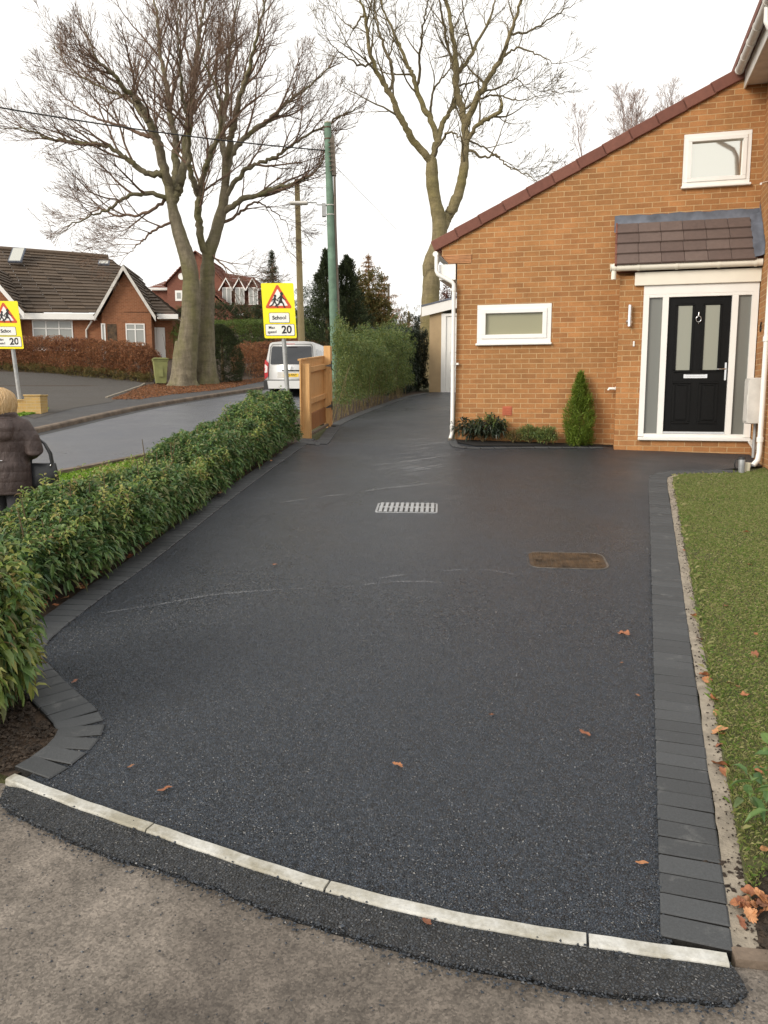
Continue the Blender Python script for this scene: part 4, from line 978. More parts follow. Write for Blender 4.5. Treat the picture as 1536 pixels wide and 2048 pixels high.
# ------------------------------------------------------------------ bare trees grown towards points in their crowns
def cat(line, n=6):
    P = [Vector(p) for p in line]
    if len(P) < 3: return P
    P = [P[0] * 2 - P[1]] + P + [P[-1] * 2 - P[-2]]; out = []
    for i in range(1, len(P) - 2):
        p0, p1, p2, p3 = P[i - 1:i + 3]
        for k in range(n):
            t = k / n; out.append(.5 * ((2 * p1) + (p2 - p0) * t + (2 * p0 - 5 * p1 + 4 * p2 - p3) * t * t + (3 * p1 - p0 - 3 * p2 + p3) * t ** 3))
    return out + [P[-2]]
class Tree:
    def __init__(s): s.p = []; s.par = []; s.r = []; s.chains = []; s.tw = []
    def limb(s, pts, r0, r1, attach=True, wob=.03):
        pts = cat(pts, 7); a = -1
        ch = []
        if attach and s.p:
            q = pts[0]; a = min(range(len(s.p)), key=lambda i: (s.p[i] - q).length); ch = [a]
        n = len(pts); L = sum((b - a_).length for a_, b in zip(pts, pts[1:]))
        for i, p in enumerate(pts):
            if a >= 0 and i == 0: continue
            f = i / (n - 1); j = Vector((random.uniform(-1, 1), random.uniform(-1, 1), random.uniform(-1, 1))) * wob * (1 if 0 < i < n - 1 else 0)
            s.p.append(p + j); s.par.append(a); s.r.append(r0 + (r1 - r0) * f); a = len(s.p) - 1; ch.append(a)
        s.chains.append(ch)
    def ramify(s, chain, lvl, C, inside, start=.25, cen=None):
        """side shoots off a branch: acute, alternating, each bending up and outwards, then their own side shoots"""
        P = [s.p[i] for i in chain]; cum = [0.0]
        for a, b in zip(P, P[1:]): cum.append(cum[-1] + (b - a).length)
        L = cum[-1]
        if L < .15: return
        sp, ln, rad, seg = C['sp'][lvl], C['ln'][lvl], C['rad'][lvl], C['seg'][lvl]; t = max(start * L, .08); az = random.uniform(0, 6.283); last = lvl == len(C['sp']) - 1
        jobs = []
        while t < L: jobs.append((t, False)); t += sp * random.uniform(.55, 1.45)
        jobs += [(L, True)] * C['tip'][lvl]
        for t, tip in jobs:
            k = next((i for i in range(1, len(cum)) if cum[i] >= t - 1e-6), len(cum) - 1); f = t / L; q = P[k]; tg = (P[k] - P[k - 1]).normalized(); u = tg.orthogonal().normalized(); w = tg.cross(u); az += 2.4 + random.uniform(-.5, .5)
            an = R(random.uniform(12, 32) if tip else random.uniform(*C['ang'])); d = tg * math.cos(an) + (u * math.cos(az) + w * math.sin(az)) * math.sin(an)
            if cen is not None: o = (q - cen); o.normalize(); d = d + o * C['out']
            d = (d + Vector((0, 0, C['up'][lvl]))).normalized()
            l2 = ln * (1.15 - .6 * f) * random.uniform(.55, 1.3) * (.8 if tip else 1); l2 = min(l2, L * 1.1 if not tip else 9); n = max(2, int(l2 / seg)); p = q; a = chain[k]; r0 = min(s.r[a] * (.9 if tip else .62), rad); ch = [a]; pts = [q]; rr = [r0]
            for i in range(n):
                d = (d + Vector((random.gauss(0, C['jit']), random.gauss(0, C['jit']), random.gauss(C['curl'][lvl], C['jit'])))).normalized(); p = p + d * (l2 / n); r = max(C['rmin'], r0 * (1 - .72 * (i + 1) / n))
                if not inside(p): break
                if last: pts.append(p); rr.append(r)
                else: s.p.append(p); s.par.append(a); s.r.append(r); a = len(s.p) - 1; ch.append(a)
            if last:
                if len(pts) > 1: s.tw.append((pts, rr))
            elif len(ch) > 2: s.ramify(ch, lvl + 1, C, inside, .18, cen)
    def finish(s, tip=.006, expo=2.35, minr=.006):
        n = len(s.p); ch = [[] for _ in range(n)]
        for i, q in enumerate(s.par):
            if q >= 0: ch[q].append(i)
        acc = [0.0] * n; gr = list(s.r)
        for i in range(n - 1, -1, -1):
            base = acc[i] if acc[i] > 0 else tip ** expo
            if s.par[i] >= 0: acc[s.par[i]] += base if gr[i] == 0 else 0
            s.r[i] = gr[i] if gr[i] else max(minr, base ** (1 / expo))
        for i in range(n):
            q = s.par[i]
            if q >= 0 and not gr[i]: s.r[i] = min(s.r[i], s.r[q] * .85)
        s.ch = ch; s.gr = gr
    def meshes(s, thick, trunk_sides=12):
        """tubes of chains; returns (trunk MB, crown MB)"""
        a, b = MB(), MB(); done = set(); n = len(s.p)
        roots = [i for i in range(n) if s.par[i] < 0]; stack = [(i, -1) for i in roots]
        while stack:
            i, q = stack.pop(); pts = []; rad = []
            if q >= 0: pts.append(s.p[q]); rad.append(min(s.r[q], s.r[i] * 1.25))
            while True:
                pts.append(s.p[i]); rad.append(s.r[i] * (1 + .16 * noise.noise(s.p[i] * 1.7) + .07 * noise.noise(s.p[i] * 6))); c = s.ch[i]
                if not c: break
                m = max(c, key=lambda k: s.r[k])
                for k in c:
                    if k != m: stack.append((k, i))
                i = m
            if len(pts) < 2: continue
            R_ = max(rad); sides = trunk_sides if R_ > .12 else 7 if R_ > .05 else 5 if R_ > .02 else 3
            (a if R_ > thick else b).tube(pts, rad, sides, cap=False)
        return a, b
def px3(pix, Y0, slope=0.0, base=None):
    """limb given as photo pixels; its distance drifts from Y0 by slope per metre of length"""
    out = []; Y = Y0; last = None
    for p in pix:
        q = at(p[0], p[1], Y)
        if last is not None:
            Y += slope * (q - last).length; q = at(p[0], p[1], Y)
        out.append(q); last = q
    return out
def Z1(*pts): return [(x / 2.194, y / 2.194) for x, y in pts]          # sketch coordinates of the left tree study
def Z2(*pts): return [(500 + x / 2.194, y / 2.194) for x, y in pts]    # of the right tree study
# ---- the twin-trunked beech across the road
YB = 33.2; gb = G(392, 776); bt = Tree()
bt.limb(px3([(366, 792), (369, 776), (371, 740), (375, 690), (381, 640), (383, 590), (381, 550), (374, 515), (362, 478), (351, 440), (343, 405), (337, 372)], YB), .52, .17, False, .0)
bt.limb(px3([(418, 788), (414, 774), (412, 740), (411, 690), (412, 640), (413, 590), (415, 545), (418, 505), (428, 478), (437, 445), (446, 410), (450, 370), (451, 330)], YB + .9), .46, .14, False, .0)
def lb(pix, slope, r0, r1, Y=None):
    q = at(pix[0][0], pix[0][1], YB + .4); i = min(range(len(bt.p)), key=lambda k: (Vector((bt.p[k].x, bt.p[k].z)) - Vector((q.x, q.z))).length)
    pts = px3(pix, bt.p[i].y, slope); pts[0] = bt.p[i].copy(); bt.limb(pts, r0, r1, True, .05)
LIMBS = [(Z1((735, 760), (700, 650), (665, 560), (640, 500), (600, 440), (545, 390), (500, 330), (430, 270)), -.5, .20, .05),
 (Z1((757, 905), (777, 840), (803, 760), (820, 600), (840, 450), (855, 330), (862, 230), (880, 120), (900, 10)), .3, .20, .05),
 (Z1((757, 905), (770, 800), (772, 700), (770, 620), (745, 500), (735, 400), (715, 300), (700, 190), (690, 80), (670, -60)), .5, .19, .04),
 (Z1((705, 800), (640, 760), (560, 700), (480, 645), (400, 632), (290, 622), (200, 600), (100, 562)), -.25, .13, .025),
 (Z1((725, 880), (640, 850), (560, 862), (480, 915), (400, 945), (310, 985)), -.4, .10, .02),
 (Z1((740, 908), (640, 935), (520, 945), (440, 915), (370, 960)), .5, .07, .02),
 (Z1((760, 975), (690, 1005), (640, 1040), (600, 1080), (565, 1110)), -.5, .055, .015),
 (Z1((690, 640), (610, 585), (510, 548), (400, 510), (300, 440)), .4, .09, .02),
 (Z1((690, 600), (620, 500), (560, 430), (480, 400), (350, 330), (240, 220)), .7, .10, .02),
 (Z1((912, 1130), (880, 1030), (868, 930), (876, 840), (896, 760), (920, 680), (960, 600), (970, 480), (950, 380)), -.5, .17, .05),
 (Z1((870, 880), (845, 790), (828, 700), (830, 560), (800, 420), (790, 300), (780, 160)), -.8, .12, .03),
 (Z1((975, 930), (1060, 880), (1180, 835), (1300, 800), (1370, 765), (1415, 705)), -.35, .13, .02),
 (Z1((985, 1000), (1060, 930), (1110, 890), (1170, 905), (1260, 980)), .3, .07, .015),
 (Z1((985, 850), (1060, 765), (1120, 720), (1200, 695), (1290, 630), (1420, 552), (1520, 500), (1570, 470)), -.2, .10, .018),
 (Z1((983, 800), (1015, 680), (1085, 595), (1180, 525), (1260, 450), (1350, 380), (1440, 300)), .4, .14, .03),
 (Z1((985, 780), (1005, 650), (1030, 520), (1060, 400), (1100, 280), (1130, 150), (1160, 20)), -.4, .15, .03),
 (Z1((990, 740), (975, 600), (990, 450), (1000, 300), (1020, 160), (1040, 0)), .7, .15, .03),
 (Z1((935, 1100), (955, 1140), (1000, 1180), (1050, 1215)), -.6, .05, .015),
 (Z1((860, 480), (930, 340), (960, 200), (980, 60)), .4, .08, .02), (Z1((735, 420), (780, 330), (800, 230), (820, 100)), -.6, .08, .02)]
for pix, sl_, r0, r1 in LIMBS: lb(pix, sl_, r0, r1)
cB = at(372, 190, YB + .4)
inB = lambda q: ((q.x - cB.x) / 7.3) ** 2 + ((q.y - cB.y) / 6.5) ** 2 + ((q.z - cB.z) / 8.6) ** 2 < 1.0 + .25 * noise.noise(q * .35) and q.z > 5.2
CB = dict(sp=[.50, .25, .11], ln=[2.6, 1.2, .44], rad=[.05, .020, .009], seg=[.25, .17, .14], tip=[3, 3, 2], ang=(28, 52), up=[.10, .05, .0], curl=[.05, .03, .03], jit=.10, out=.25, rmin=.0062)
cenB = Vector((cB.x, cB.y, cB.z - 5.5))
for ch in list(bt.chains)[2:]: bt.ramify(ch, 0, CB, inB, .22, cenB)
bt.finish(.0075, 2.3, .0075)
print('beech', len(bt.p), len(bt.tw))
tb = empty('beech_tree', (gb.x, gb.y + .5, g(gb.x, gb.y)), 0, 'large bare beech tree with two grey-green trunks on the far side of the road', 'tree')
a, b_ = bt.meshes(.115, 16)
for pts, rr in bt.tw: b_.tube(pts, rr, 3, cap=False, smooth=False)
def reloc(mb, o): l = Vector(o.location); mb.v = [tuple(Vector(v) - l) for v in mb.v]; return mb
# root flares of both trunks
for (px_, py_, Yt, r) in ((368, 778, YB, .54), (415, 776, YB + .9, .48)):
    c = at(px_, py_, Yt)
    nr_ = 26; lev = [(1.9, .62), (1.35, .86), (1.0, .96), (.65, 1.06), (.4, 1.18), (.22, 1.34), (.08, 1.58), (-.15, 1.95)]; vs = []; ph_ = random.uniform(0, 6)
    for z_, k_ in lev:
        for j in range(nr_):
            an = 2 * math.pi * j / nr_; lobe = (.5 + .5 * math.sin(an * 5 + ph_ + .6 * math.sin(an * 2))) ** 1.5; rr_ = r * .84 * (k_ if k_ < .97 else .97 + (k_ - .97) * (.25 + 1.0 * lobe)); vs.append((c.x + rr_ * math.cos(an), c.y + rr_ * math.sin(an), c.z + z_))
    a.add(vs, [(i * nr_ + k, i * nr_ + (k + 1) % nr_, (i + 1) * nr_ + (k + 1) % nr_, (i + 1) * nr_ + k) for i in range(len(lev) - 1) for k in range(nr_)], smooth=True)
reloc(a, tb).build('trunk', M['beech_bark'], tb, False); reloc(b_, tb).build('crown', M['beech_twig'], tb, False)
# ---- the paler sycamore behind the garage
YS = 31.0; st = Tree()
st.limb(px3(Z2((785, 1420), (790, 1330), (796, 1230), (792, 1165), (815, 1100), (830, 1050), (828, 960), (812, 880), (800, 800), (797, 700)), YS), .34, .21, False, 0)
st.limb(px3(Z2((832, 1030), (858, 960), (880, 930), (915, 850), (940, 730), (945, 600), (935, 500), (905, 380), (902, 250), (880, 100), (850, -60)), YS + .1, .1), .24, .06)
def ls(pix, slope, r0, r1):
    q = at(pix[0][0], pix[0][1], YS); i = min(range(len(st.p)), key=lambda k: (Vector((st.p[k].x, st.p[k].z)) - Vector((q.x, q.z))).length)
    pts = px3(pix, st.p[i].y, slope); pts[0] = st.p[i].copy(); st.limb(pts, r0, r1, True, .04)
for pix, sl_, r0, r1 in [(Z2((797, 720), (720, 620), (665, 520), (620, 425), (560, 320), (520, 200), (500, 60), (470, -60)), -.3, .15, .03),
 (Z2((798, 690), (825, 610), (850, 530), (890, 470), (900, 400), (890, 300), (870, 200)), .4, .12, .04),
 (Z2((815, 610), (790, 520), (745, 440), (718, 345), (690, 280), (650, 180), (590, 60), (560, -60)), .3, .12, .025),
 (Z2((625, 430), (625, 300), (580, 180), (550, 60), (545, -80)), .5, .07, .02),
 (Z2((545, 320), (490, 290), (420, 250), (360, 200)), -.3, .05, .015), (Z2((510, 160), (450, 120), (380, 60)), .4, .04, .012),
 (Z2((720, 350), (745, 290), (750, 180), (770, 60), (790, -60)), -.6, .06, .02), (Z2((790, 490), (800, 400), (850, 340), (880, 290)), -.4, .05, .02),
 (Z2((945, 530), (1000, 430), (1060, 320), (1110, 240), (1150, 130), (1190, 0), (1210, -80)), -.2, .13, .03),
 (Z2((950, 590), (1000, 550), (1050, 520), (1095, 490), (1105, 460)), -.4, .085, .06),
 (Z2((958, 640), (1030, 690), (1080, 680), (1130, 730), (1200, 760), (1262, 802)), -.3, .05, .012), (Z2((958, 600), (1050, 660), (1100, 700), (1180, 745)), .4, .04, .012),
 (Z2((925, 460), (1000, 440), (1080, 420), (1180, 440), (1270, 420)), -.5, .05, .012), (Z2((1020, 405), (1100, 380), (1170, 350), (1220, 390)), .5, .04, .012),
 (Z2((905, 290), (960, 260), (1000, 180), (1060, 60), (1090, -60)), .6, .09, .02), (Z2((1110, 240), (1180, 210), (1260, 240), (1340, 280)), -.3, .045, .012),
 (Z2((1140, 150), (1240, 130), (1350, 60), (1420, 20)), .3, .045, .012), (Z2((905, 340), (980, 360), (1030, 385)), .5, .04, .012), (Z2((890, 150), (840, 60), (820, -60)), -.6, .06, .02),
 (Z2((800, 700), (860, 590), (900, 590), (935, 610)), -.7, .05, .02)]: ls(pix, sl_, r0, r1)
cS = at(905, 60, YS)
inS = lambda q: ((q.x - cS.x) / 5.2) ** 2 + ((q.y - cS.y) / 5.5) ** 2 + ((q.z - cS.z) / 8.0) ** 2 < 1.0 and q.z > 6.5
CS = dict(sp=[.75, .34, .16], ln=[1.9, .95, .36], rad=[.04, .020, .011], seg=[.25, .17, .15], tip=[2, 2, 2], ang=(30, 58), up=[.12, .08, .0], curl=[.07, .05, .03], jit=.13, out=.15, rmin=.0075)
for ch in list(st.chains)[1:]: st.ramify(ch, 0, CS, inS, .30, Vector((cS.x, cS.y, cS.z - 7)))
st.finish(.0095, 2.4, .0095)
ts = empty('sycamore_tree', tuple(st.p[0]), 0, 'bare pale-barked tree with a forked trunk rising behind the white garage roof', 'tree')
a, b_ = st.meshes(.09, 12)
for pts, rr in st.tw: b_.tube(pts, rr, 3, cap=False, smooth=False)
c = at(*Z2((786, 1172))[0], YS - .1); a.tube([c + Vector((-.12, 0, -.35)), c, c + Vector((.05, 0, .35))], [.12, .26, .1], 8)
c0 = st.p[0]; a.tube([(c0.x, c0.y, g(c0.x, c0.y) - .2), (c0.x + .0, c0.y, (g(c0.x, c0.y) + c0.z) / 2), tuple(c0)], [.5, .37, .34], 12)
reloc(a, ts).build('trunk', M['syc_bark'], ts, False); reloc(b_, ts).build('crown', M['syc_twig'], ts, False)
# ---- twiggy trees far behind the house
def far_tree(px_, top, Y, spread, label, seed, n=5, mat='thin_twig'):
    random.seed(seed); b0 = at(px_, 640, Y); b0.z = g(b0.x, b0.y); tp = at(px_, top, Y); t = Tree(); H = tp.z - b0.z
    t.limb([b0, b0 + Vector((.1, 0, H * .25)), b0 + Vector((-.1, 0, H * .45))], .22, .12, False)
    for k in range(n): 
        z_ = b0.z + H * random.uniform(.4, .62); an = random.uniform(0, 6.283); o = Vector((math.cos(an) * spread, math.sin(an) * spread, 0)); e_ = H * random.uniform(.30, .42) * (1 if k else 1.1); p0 = Vector((b0.x, b0.y, min(z_, b0.z + H * .45)))
        t.limb([p0, p0 + o * .35 + Vector((0, 0, e_ * .35)), p0 + o * .7 + Vector((0, 0, e_ * .75)), p0 + o * .95 + Vector((0, 0, e_ * 1.2))], .07, .02, True, .06)
    C_ = dict(sp=[.4, .22, .10], ln=[1.5, .7, .36], rad=[.03, .014, .009], seg=[.25, .17, .14], tip=[2, 2, 2], ang=(25, 50), up=[.2, .1, 0], curl=[.06, .04, .03], jit=.12, out=.1, rmin=.006)
    for ch in list(t.chains)[1:]: t.ramify(ch, 0, C_, lambda q: q.z < tp.z + .3, .3, b0)
    t.finish(.010, 2.3, .010); a, b_ = t.meshes(.10, 8)
    for pts, rr in t.tw: b_.tube(pts, rr, 3, cap=False, smooth=False)
    e = empty('bare_tree', tuple(b0), 0, label, 'tree', 'bare trees far behind the house'); reloc(a, e).build('trunk', M['syc_twig'], e, False); reloc(b_, e).build('crown', M[mat], e, False)
far_tree(1200, 190, 42, 1.5, 'thin bare treetop showing just above the middle of the brick gable roof', 51)
far_tree(1290, 150, 44, 1.7, 'thin bare treetop with reddish twigs beside the white flue above the gable', 52)
far_tree(1345, 185, 46, 1.1, 'smallest bare treetop showing over the roof near the upper window', 53, 3)
random.seed(77)

# ------------------------------------------------------------------ wooden gate, standing open
g1 = G(614, 876); g2 = G(657, 851); gd = Vector((g2.x - g1.x, g2.y - g1.y)); GL = gd.length; ga = math.atan2(gd.y, gd.x)
gate = empty('wooden_gate', (g1.x, g1.y, g1.z), ga, 'new orange pine gate with black strap hinges standing open beside the privet hedge', 'gate')
SH = Matrix(((1, 0, 0, 0), (0, 1, 0, 0), ((g2.z - g1.z) / GL, 0, 1, 0), (0, 0, 0, 1)))
mb = MB(); mb.bbox(-.05, .085, -.06, .06, -.05, 1.17, .006); mb.build('post', M['pine'], gate)
mb = MB(); mb.bbox(GL - .08, GL + .075, -.06, .06, (g2.z - g1.z) - .05, (g2.z - g1.z) + 1.42, .006); mb.build('post', M['pine'], gate)
mb = MB(); nb = 17; bw = (GL - .02 + .08) / nb
for k in range(nb):
    x = -.12 + k * bw; mb.bbox(x, x + bw - .004, .062, .082 + .004 * (k % 2), .06, 1.22 + .004 * random.random(), .003, M=SH)
mb.build('board_panel', M['pine'], gate)
mb = MB(); mb.bbox(-.13, GL - .05, .055, .105, 1.222, 1.252, .004, M=SH); mb.build('capping', M['pine'], gate)
for z in (1.02, .50): mb = MB(); mb.bbox(.086, GL - .081, .018, .061, z, z + .09, .004, M=SH); mb.build('rail', M['pole_wood'] if 0 else M['pine'], gate)
mb = MB(); mb.bbox(.086, GL - .081, .035, .061, .062, .34, .004, M=SH); mb.build('kick_board', M['pine_wet'], gate)
mb = MB(); mb.bbox(.02, GL - .0, -.02, .03, -.0, .045, .004, M=SH); mb.build('ground_board', M['far_pole'], gate)
for z in (1.08, .36):
    mb = MB(); zc = z + (g2.z - g1.z); mb.bbox(GL - .02, GL + .03, -.070, -.061, zc - .075, zc + .075, .002)
    mb.prism([(GL - .02, zc - .028), (GL - .02, zc + .028), (GL - .52, zc + .006 - .03), (GL - .52, zc - .012 - .03)], -.069, -.062); mb.build('hinge', M['iron'], gate)

# ------------------------------------------------------------------ school signs
def sign(px, py_top, Y, base, lean, yaw, label):
    """board centre column px at its top edge; base = ground point"""
    w, h = .735, 1.22
    top = at(px, py_top, Y); e = empty('school_sign', (base[0], base[1], base[2]), yaw, label, 'road sign', 'school warning signs beside the road')
    dx = Vector((top.x - base[0], top.y - base[1], 0)); c_, s_ = math.cos(-yaw), math.sin(-yaw); ox = dx.x * c_ - dx.y * s_
    Hh = top.z - base[2]; k = ox / Hh; SHX = Matrix(((1, 0, k, 0), (0, 1, 0, 0), (0, 0, 1, 0), (0, 0, 0, 1)))
    mb = MB(); mb.tube([SHX @ Vector((0.06, .075, -.1)), SHX @ Vector((.06 * 1, .075, Hh - .08))], .052, 14); mb.build('post', M['grey_post'], e)
    Z0 = Hh - h
    def rrect(hx, hz, r, cz, cx=0):
        o = []
        for qx, qz, a0_ in ((hx - r, hz - r, 0), (-hx + r, hz - r, 90), (-hx + r, -hz + r, 180), (hx - r, -hz + r, 270)):
            for i in range(5): a = R(a0_ + i * 22.5); o.append((cx + qx + r * math.cos(a), cz + qz + r * math.sin(a)))
        return o
    mb = MB(); mb.prism(rrect(w / 2, h / 2, .03, Z0 + h / 2), .0, .018, M=SHX); bo = mb.build('board', M['yellow'], e)
    # warning triangle: red with rounded corners, white inside
    def tri(r_in, cz, rad):
        o = []
        for a0_ in (90, 210, 330):
            cx_, cz_ = r_in * math.cos(R(a0_)), cz + r_in * math.sin(R(a0_))
            for i in range(-3, 4): a = R(a0_ + i * 20); o.append((cx_ + rad * math.cos(a), cz_ + rad * math.sin(a)))
        return o
    cz = Z0 + h - .375
    mb = MB(); mb.prism(tri(.30, cz, .032), -.003, -.0002, M=SHX); mb.build('triangle_border', M['signred'], bo)
    mb = MB(); mb.prism(tri(.225, cz, .012), -.006, -.0032, M=SHX); mb.build('triangle_face', M['signwhite'], bo)
    # two running children
    mb = MB()
    def stick(pts, r0, r1):
        for (a, b_) in zip(pts, pts[1:]): pass
        n = len(pts)
        for i in range(n - 1):
            a = Vector(pts[i]); b_ = Vector(pts[i + 1]); t = (b_ - a).normalized(); nn = Vector((-t.y, t.x)); w0 = r0 + (r1 - r0) * i / max(1, n - 1); w1 = r0 + (r1 - r0) * (i + 1) / max(1, n - 1)
            mb.prism([tuple(a + nn * w0), tuple(b_ + nn * w1), tuple(b_ + t * w1 * .6), tuple(b_ - nn * w1), tuple(a - nn * w0), tuple(a - t * w0 * .6)], -.009 - .0004 * random.random(), -.0062, M=SHX)
    def kid(x, s_, skirt):
        z = cz - .155; P = lambda a, b_: (x + a * s_, z + b_ * s_)
        mb.prism([P(.03 + .034 * math.cos(R(20 * i)), .285 + .037 * math.sin(R(20 * i))) for i in range(18)], -.0095, -.0062, M=SHX)
        stick([P(.022, .24), P(.0, .14)], .034 * s_, .030 * s_)
        if skirt: mb.prism([P(-.026, .16), P(.026, .16), P(.055, .085), P(-.055, .085)], -.0099, -.0062, M=SHX)
        stick([P(.03, .225), P(.075, .17), P(.115, .155)], .014 * s_, .009 * s_); stick([P(.01, .228), P(-.05, .185), P(-.065, .135)], .014 * s_, .009 * s_)
        stick([P(.015, .13), P(.055, .07), P(.075, .0), P(.095, -.002)], .020 * s_, .010 * s_); stick([P(-.01, .13), P(-.05, .06), P(-.115, .03), P(-.125, .012)], .020 * s_, .010 * s_)
    kid(-.09, .86, False); kid(.055, 1.03, True); mb.build('children_symbol', M['signblack'], bo)
    FX = lambda x, z, y: SHX @ Matrix.Translation((x, y, z)) @ Matrix.Rotation(math.pi / 2, 4, 'X')
    def plate(hx, hz, zc, nm):
        mb = MB(); mb.prism(rrect(hx, hz, .03, zc), -.003, -.0002, M=SHX); mb.build(nm + '_border', M['signblack'], bo)
        mb = MB(); mb.prism(rrect(hx - .010, hz - .010, .024, zc), -.006, -.0032, M=SHX); return mb.build(nm, M['signwhite'], bo)
    z1 = Z0 + .455; z2 = Z0 + .185
    plate(.235, .115, z1, 'name_plate'); plate(.335, .132, z2, 'speed_plate')
    text('School', .118, M['signblack'], FX(0, z1, -.008), bo, 'lettering', .0028)
    text('Max', .088, M['signblack'], FX(-.185, z2 + .052, -.008), bo, 'lettering', .0012); text('speed', .088, M['signblack'], FX(-.185, z2 - .045, -.008), bo, 'lettering', .0012)
    text('20', .235, M['signblack'], FX(.15, z2, -.008), bo, 'lettering', .006)
    return e
bR = at(572, 800, 18.8); bR.z = g(bR.x, bR.y) - .05
sign(554, 566, 18.8, bR, 0, R(-2), 'yellow school warning sign on a leaning grey post in front of the white van')
bL = G(37, 833); sign(6, 602, bL.y, (bL.x, bL.y, g(bL.x, bL.y) + .1), 0, R(3), 'yellow school warning sign on a grey post beside the low yellow brick wall')

# ------------------------------------------------------------------ poles and wires
def npole(name, pixtop, pixbot, Y, r0, r1, mat, label, cat_):
    t = at(*pixtop, Y); b = at(*pixbot, Y); d = (t - b) / (t.z - b.z); b = b + d * (g(b.x, b.y) - .2 - b.z)
    e = empty(name, tuple(b), 0, label, cat_); mb = MB(); mb.tube([b - b, (t - b) * .5, t - b], [r0, (r0 + r1) / 2, r1], 14); mb.build('shaft', mat, e); return e, b, t
gp, pb, pt = npole('utility_pole', (655, 246), (668, 650), 22, .125, .088, M['green_paint'], 'green painted utility pole with a street lamp arm behind the privet hedge', 'utility pole')
rp = lambda f: pb + (pt - pb) * f - pb                    # point on the pole, in its own frame
top = pt - pb; Hp = top.z
def onp(py): q = at(660, py, 22); return (pb + (pt - pb) * ((q.z - pb.z) / (pt.z - pb.z))) - pb
mb = MB(); mb.tube([onp(247) , onp(244.5)], [.09, .075], 14); mb.build('pole_cap', M['pole_wood'], gp)
for py in (254, 277): mb = MB(); mb.tube([onp(py), onp(py + 3)], .096, 14); mb.build('band', M['rust'], gp)
mb = MB(); q0 = onp(352) + Vector((.13, -.03, 0)); q1 = onp(275) + Vector((.10, -.03, 0)); mb.prism([(q0.x - .05, q0.z), (q0.x + .055, q0.z), (q1.x + .07, q1.z - .1), (q1.x + .045, q1.z + .05), (q1.x, q1.z), (q1.x - .045, q1.z - .08)], -.10, .04)
for k in range(7): p = q0.lerp(q1, .1 + k * .12); mb.tube([p + Vector((-.10, -.11, 0)), p + Vector((-.02, -.11, .02))], .016, 6)
mb.build('cable_guard', M['far_pole'], gp)
mb = MB(); mb.tube([onp(352) + Vector((.14, -.05, 0)), onp(400) + Vector((.13, -.03, 0)), onp(450) + Vector((.115, 0, 0)), onp(640) + Vector((.13, 0, 0))], [.03, .035, .038, .038], 8); mb.build('cable_duct', M['far_pole'], gp)
mb = MB(); a_ = onp(434); b_ = onp(407); mb.bbox(a_.x - .22, a_.x - .12, -.07, .05, a_.z, b_.z, .012)
mb.build('lamp_bracket', M['grey_post'], gp)
for py in (411, 430): mb = MB(); mb.tube([onp(py + .5), onp(py - 1)], .112, 14); mb.build('strap', M['white_dirty'], gp)
la = onp(410); mb = MB(); mb.tube([la + Vector((-.2, -.02, 0)), la + Vector((-.33, -.02, .0)), la + Vector((-.36, -.02, .06)), la + Vector((-.62, -.05, .05))], .018, 8); mb.build('lamp_arm', M['grey_post'], gp)
mb = MB(); mb.bbox(la.x - 1.05, la.x - .58, -.13, .06, la.z - .0, la.z + .075, .025); mb.build('lamp_head', M['white_dirty'], gp)
wp, wb, wtp = npole('telegraph_pole', (594, 361), (603, 690), 37, .17, .115, M['pole_wood'], 'plain brown wooden telegraph pole standing behind the white van', 'telegraph pole')
mb = MB(); mb.tube([Vector(wtp - wb) , Vector(wtp - wb) + Vector((0, 0, .06))], [.125, .05], 12); mb.build('pole_cap', M['far_pole'], wp)
fp, fb_, ft_ = npole('telegraph_pole', (777, 568), (777, 650), 62, .12, .09, M['far_pole'], 'thin distant telegraph pole among the orange trees down the road', 'telegraph pole')
npole('telegraph_pole', (817, 622), (817, 655), 80, .10, .08, M['pole_wood'], 'smallest pole far down the road between the grey bushes', 'telegraph pole')
def wire(a, b, sag, r, name, label):
    pts = [a.lerp(b, i / 24) - Vector((0, 0, sag * 4 * (i / 24) * (1 - i / 24))) for i in range(25)]; mb = MB(); mb.tube([p - a for p in pts], r, 6); o = mb.build(name, M['cable']); o.location = a; tag(o, label, 'cable')
wire(at(652, 301, 22), at(-160, 186, 17.5), .12, .016, 'overhead_cable', 'thick black cable running left from the green pole across the beech tree')
wire(at(673, 335, 22), at(792, 458, 40), .0, .006, 'overhead_wire', 'thin wire dropping away to the right of the green pole')

# ------------------------------------------------------------------ silver van
YV = 28.4; vb = at(583, 800, YV); vz = g(vb.x, vb.y)
van = empty('van', (vb.x, vb.y, vz), R(-6), 'silver van seen from behind on the road beyond the open gate', 'van')
def rear(z): return .02 if z < 1.0 else .02 + (z - 1.0) * .20
def hwid(z): return .93 if z < .95 else .93 - (z - .95) * .165
def ring(y, ztop, zb=.32, kw=1.0):
    zs = [zb, zb + .06, .55, .8, .95] + [.95 + (ztop - .10 - .95) * k / 5 for k in range(1, 6)] if ztop > 1.2 else [zb, zb + .05] + [zb + .05 + (ztop - zb - .15) * k / 8 for k in range(1, 9)]
    pts = [(hwid(z) * kw * (.96 if i == 0 else 1), z) for i, z in enumerate(zs)]
    w = pts[-1][0]; pts += [(w - .03, ztop - .045), (w - .10, ztop - .012), (w * .5, ztop + .018), (0.001, ztop + .025)]
    return pts
stn = [(0, 1.90, 1), (.25, 1.915, 1), (.8, 1.92, 1), (1.6, 1.92, 1), (2.6, 1.91, 1), (3.1, 1.86, .995), (3.4, 1.66, .985), (3.75, 1.30, .97), (4.0, 1.12, .95), (4.4, 1.0, .90), (4.65, .85, .80), (4.75, .62, .70)]
vs = []; nr = len(ring(0, 1.9))
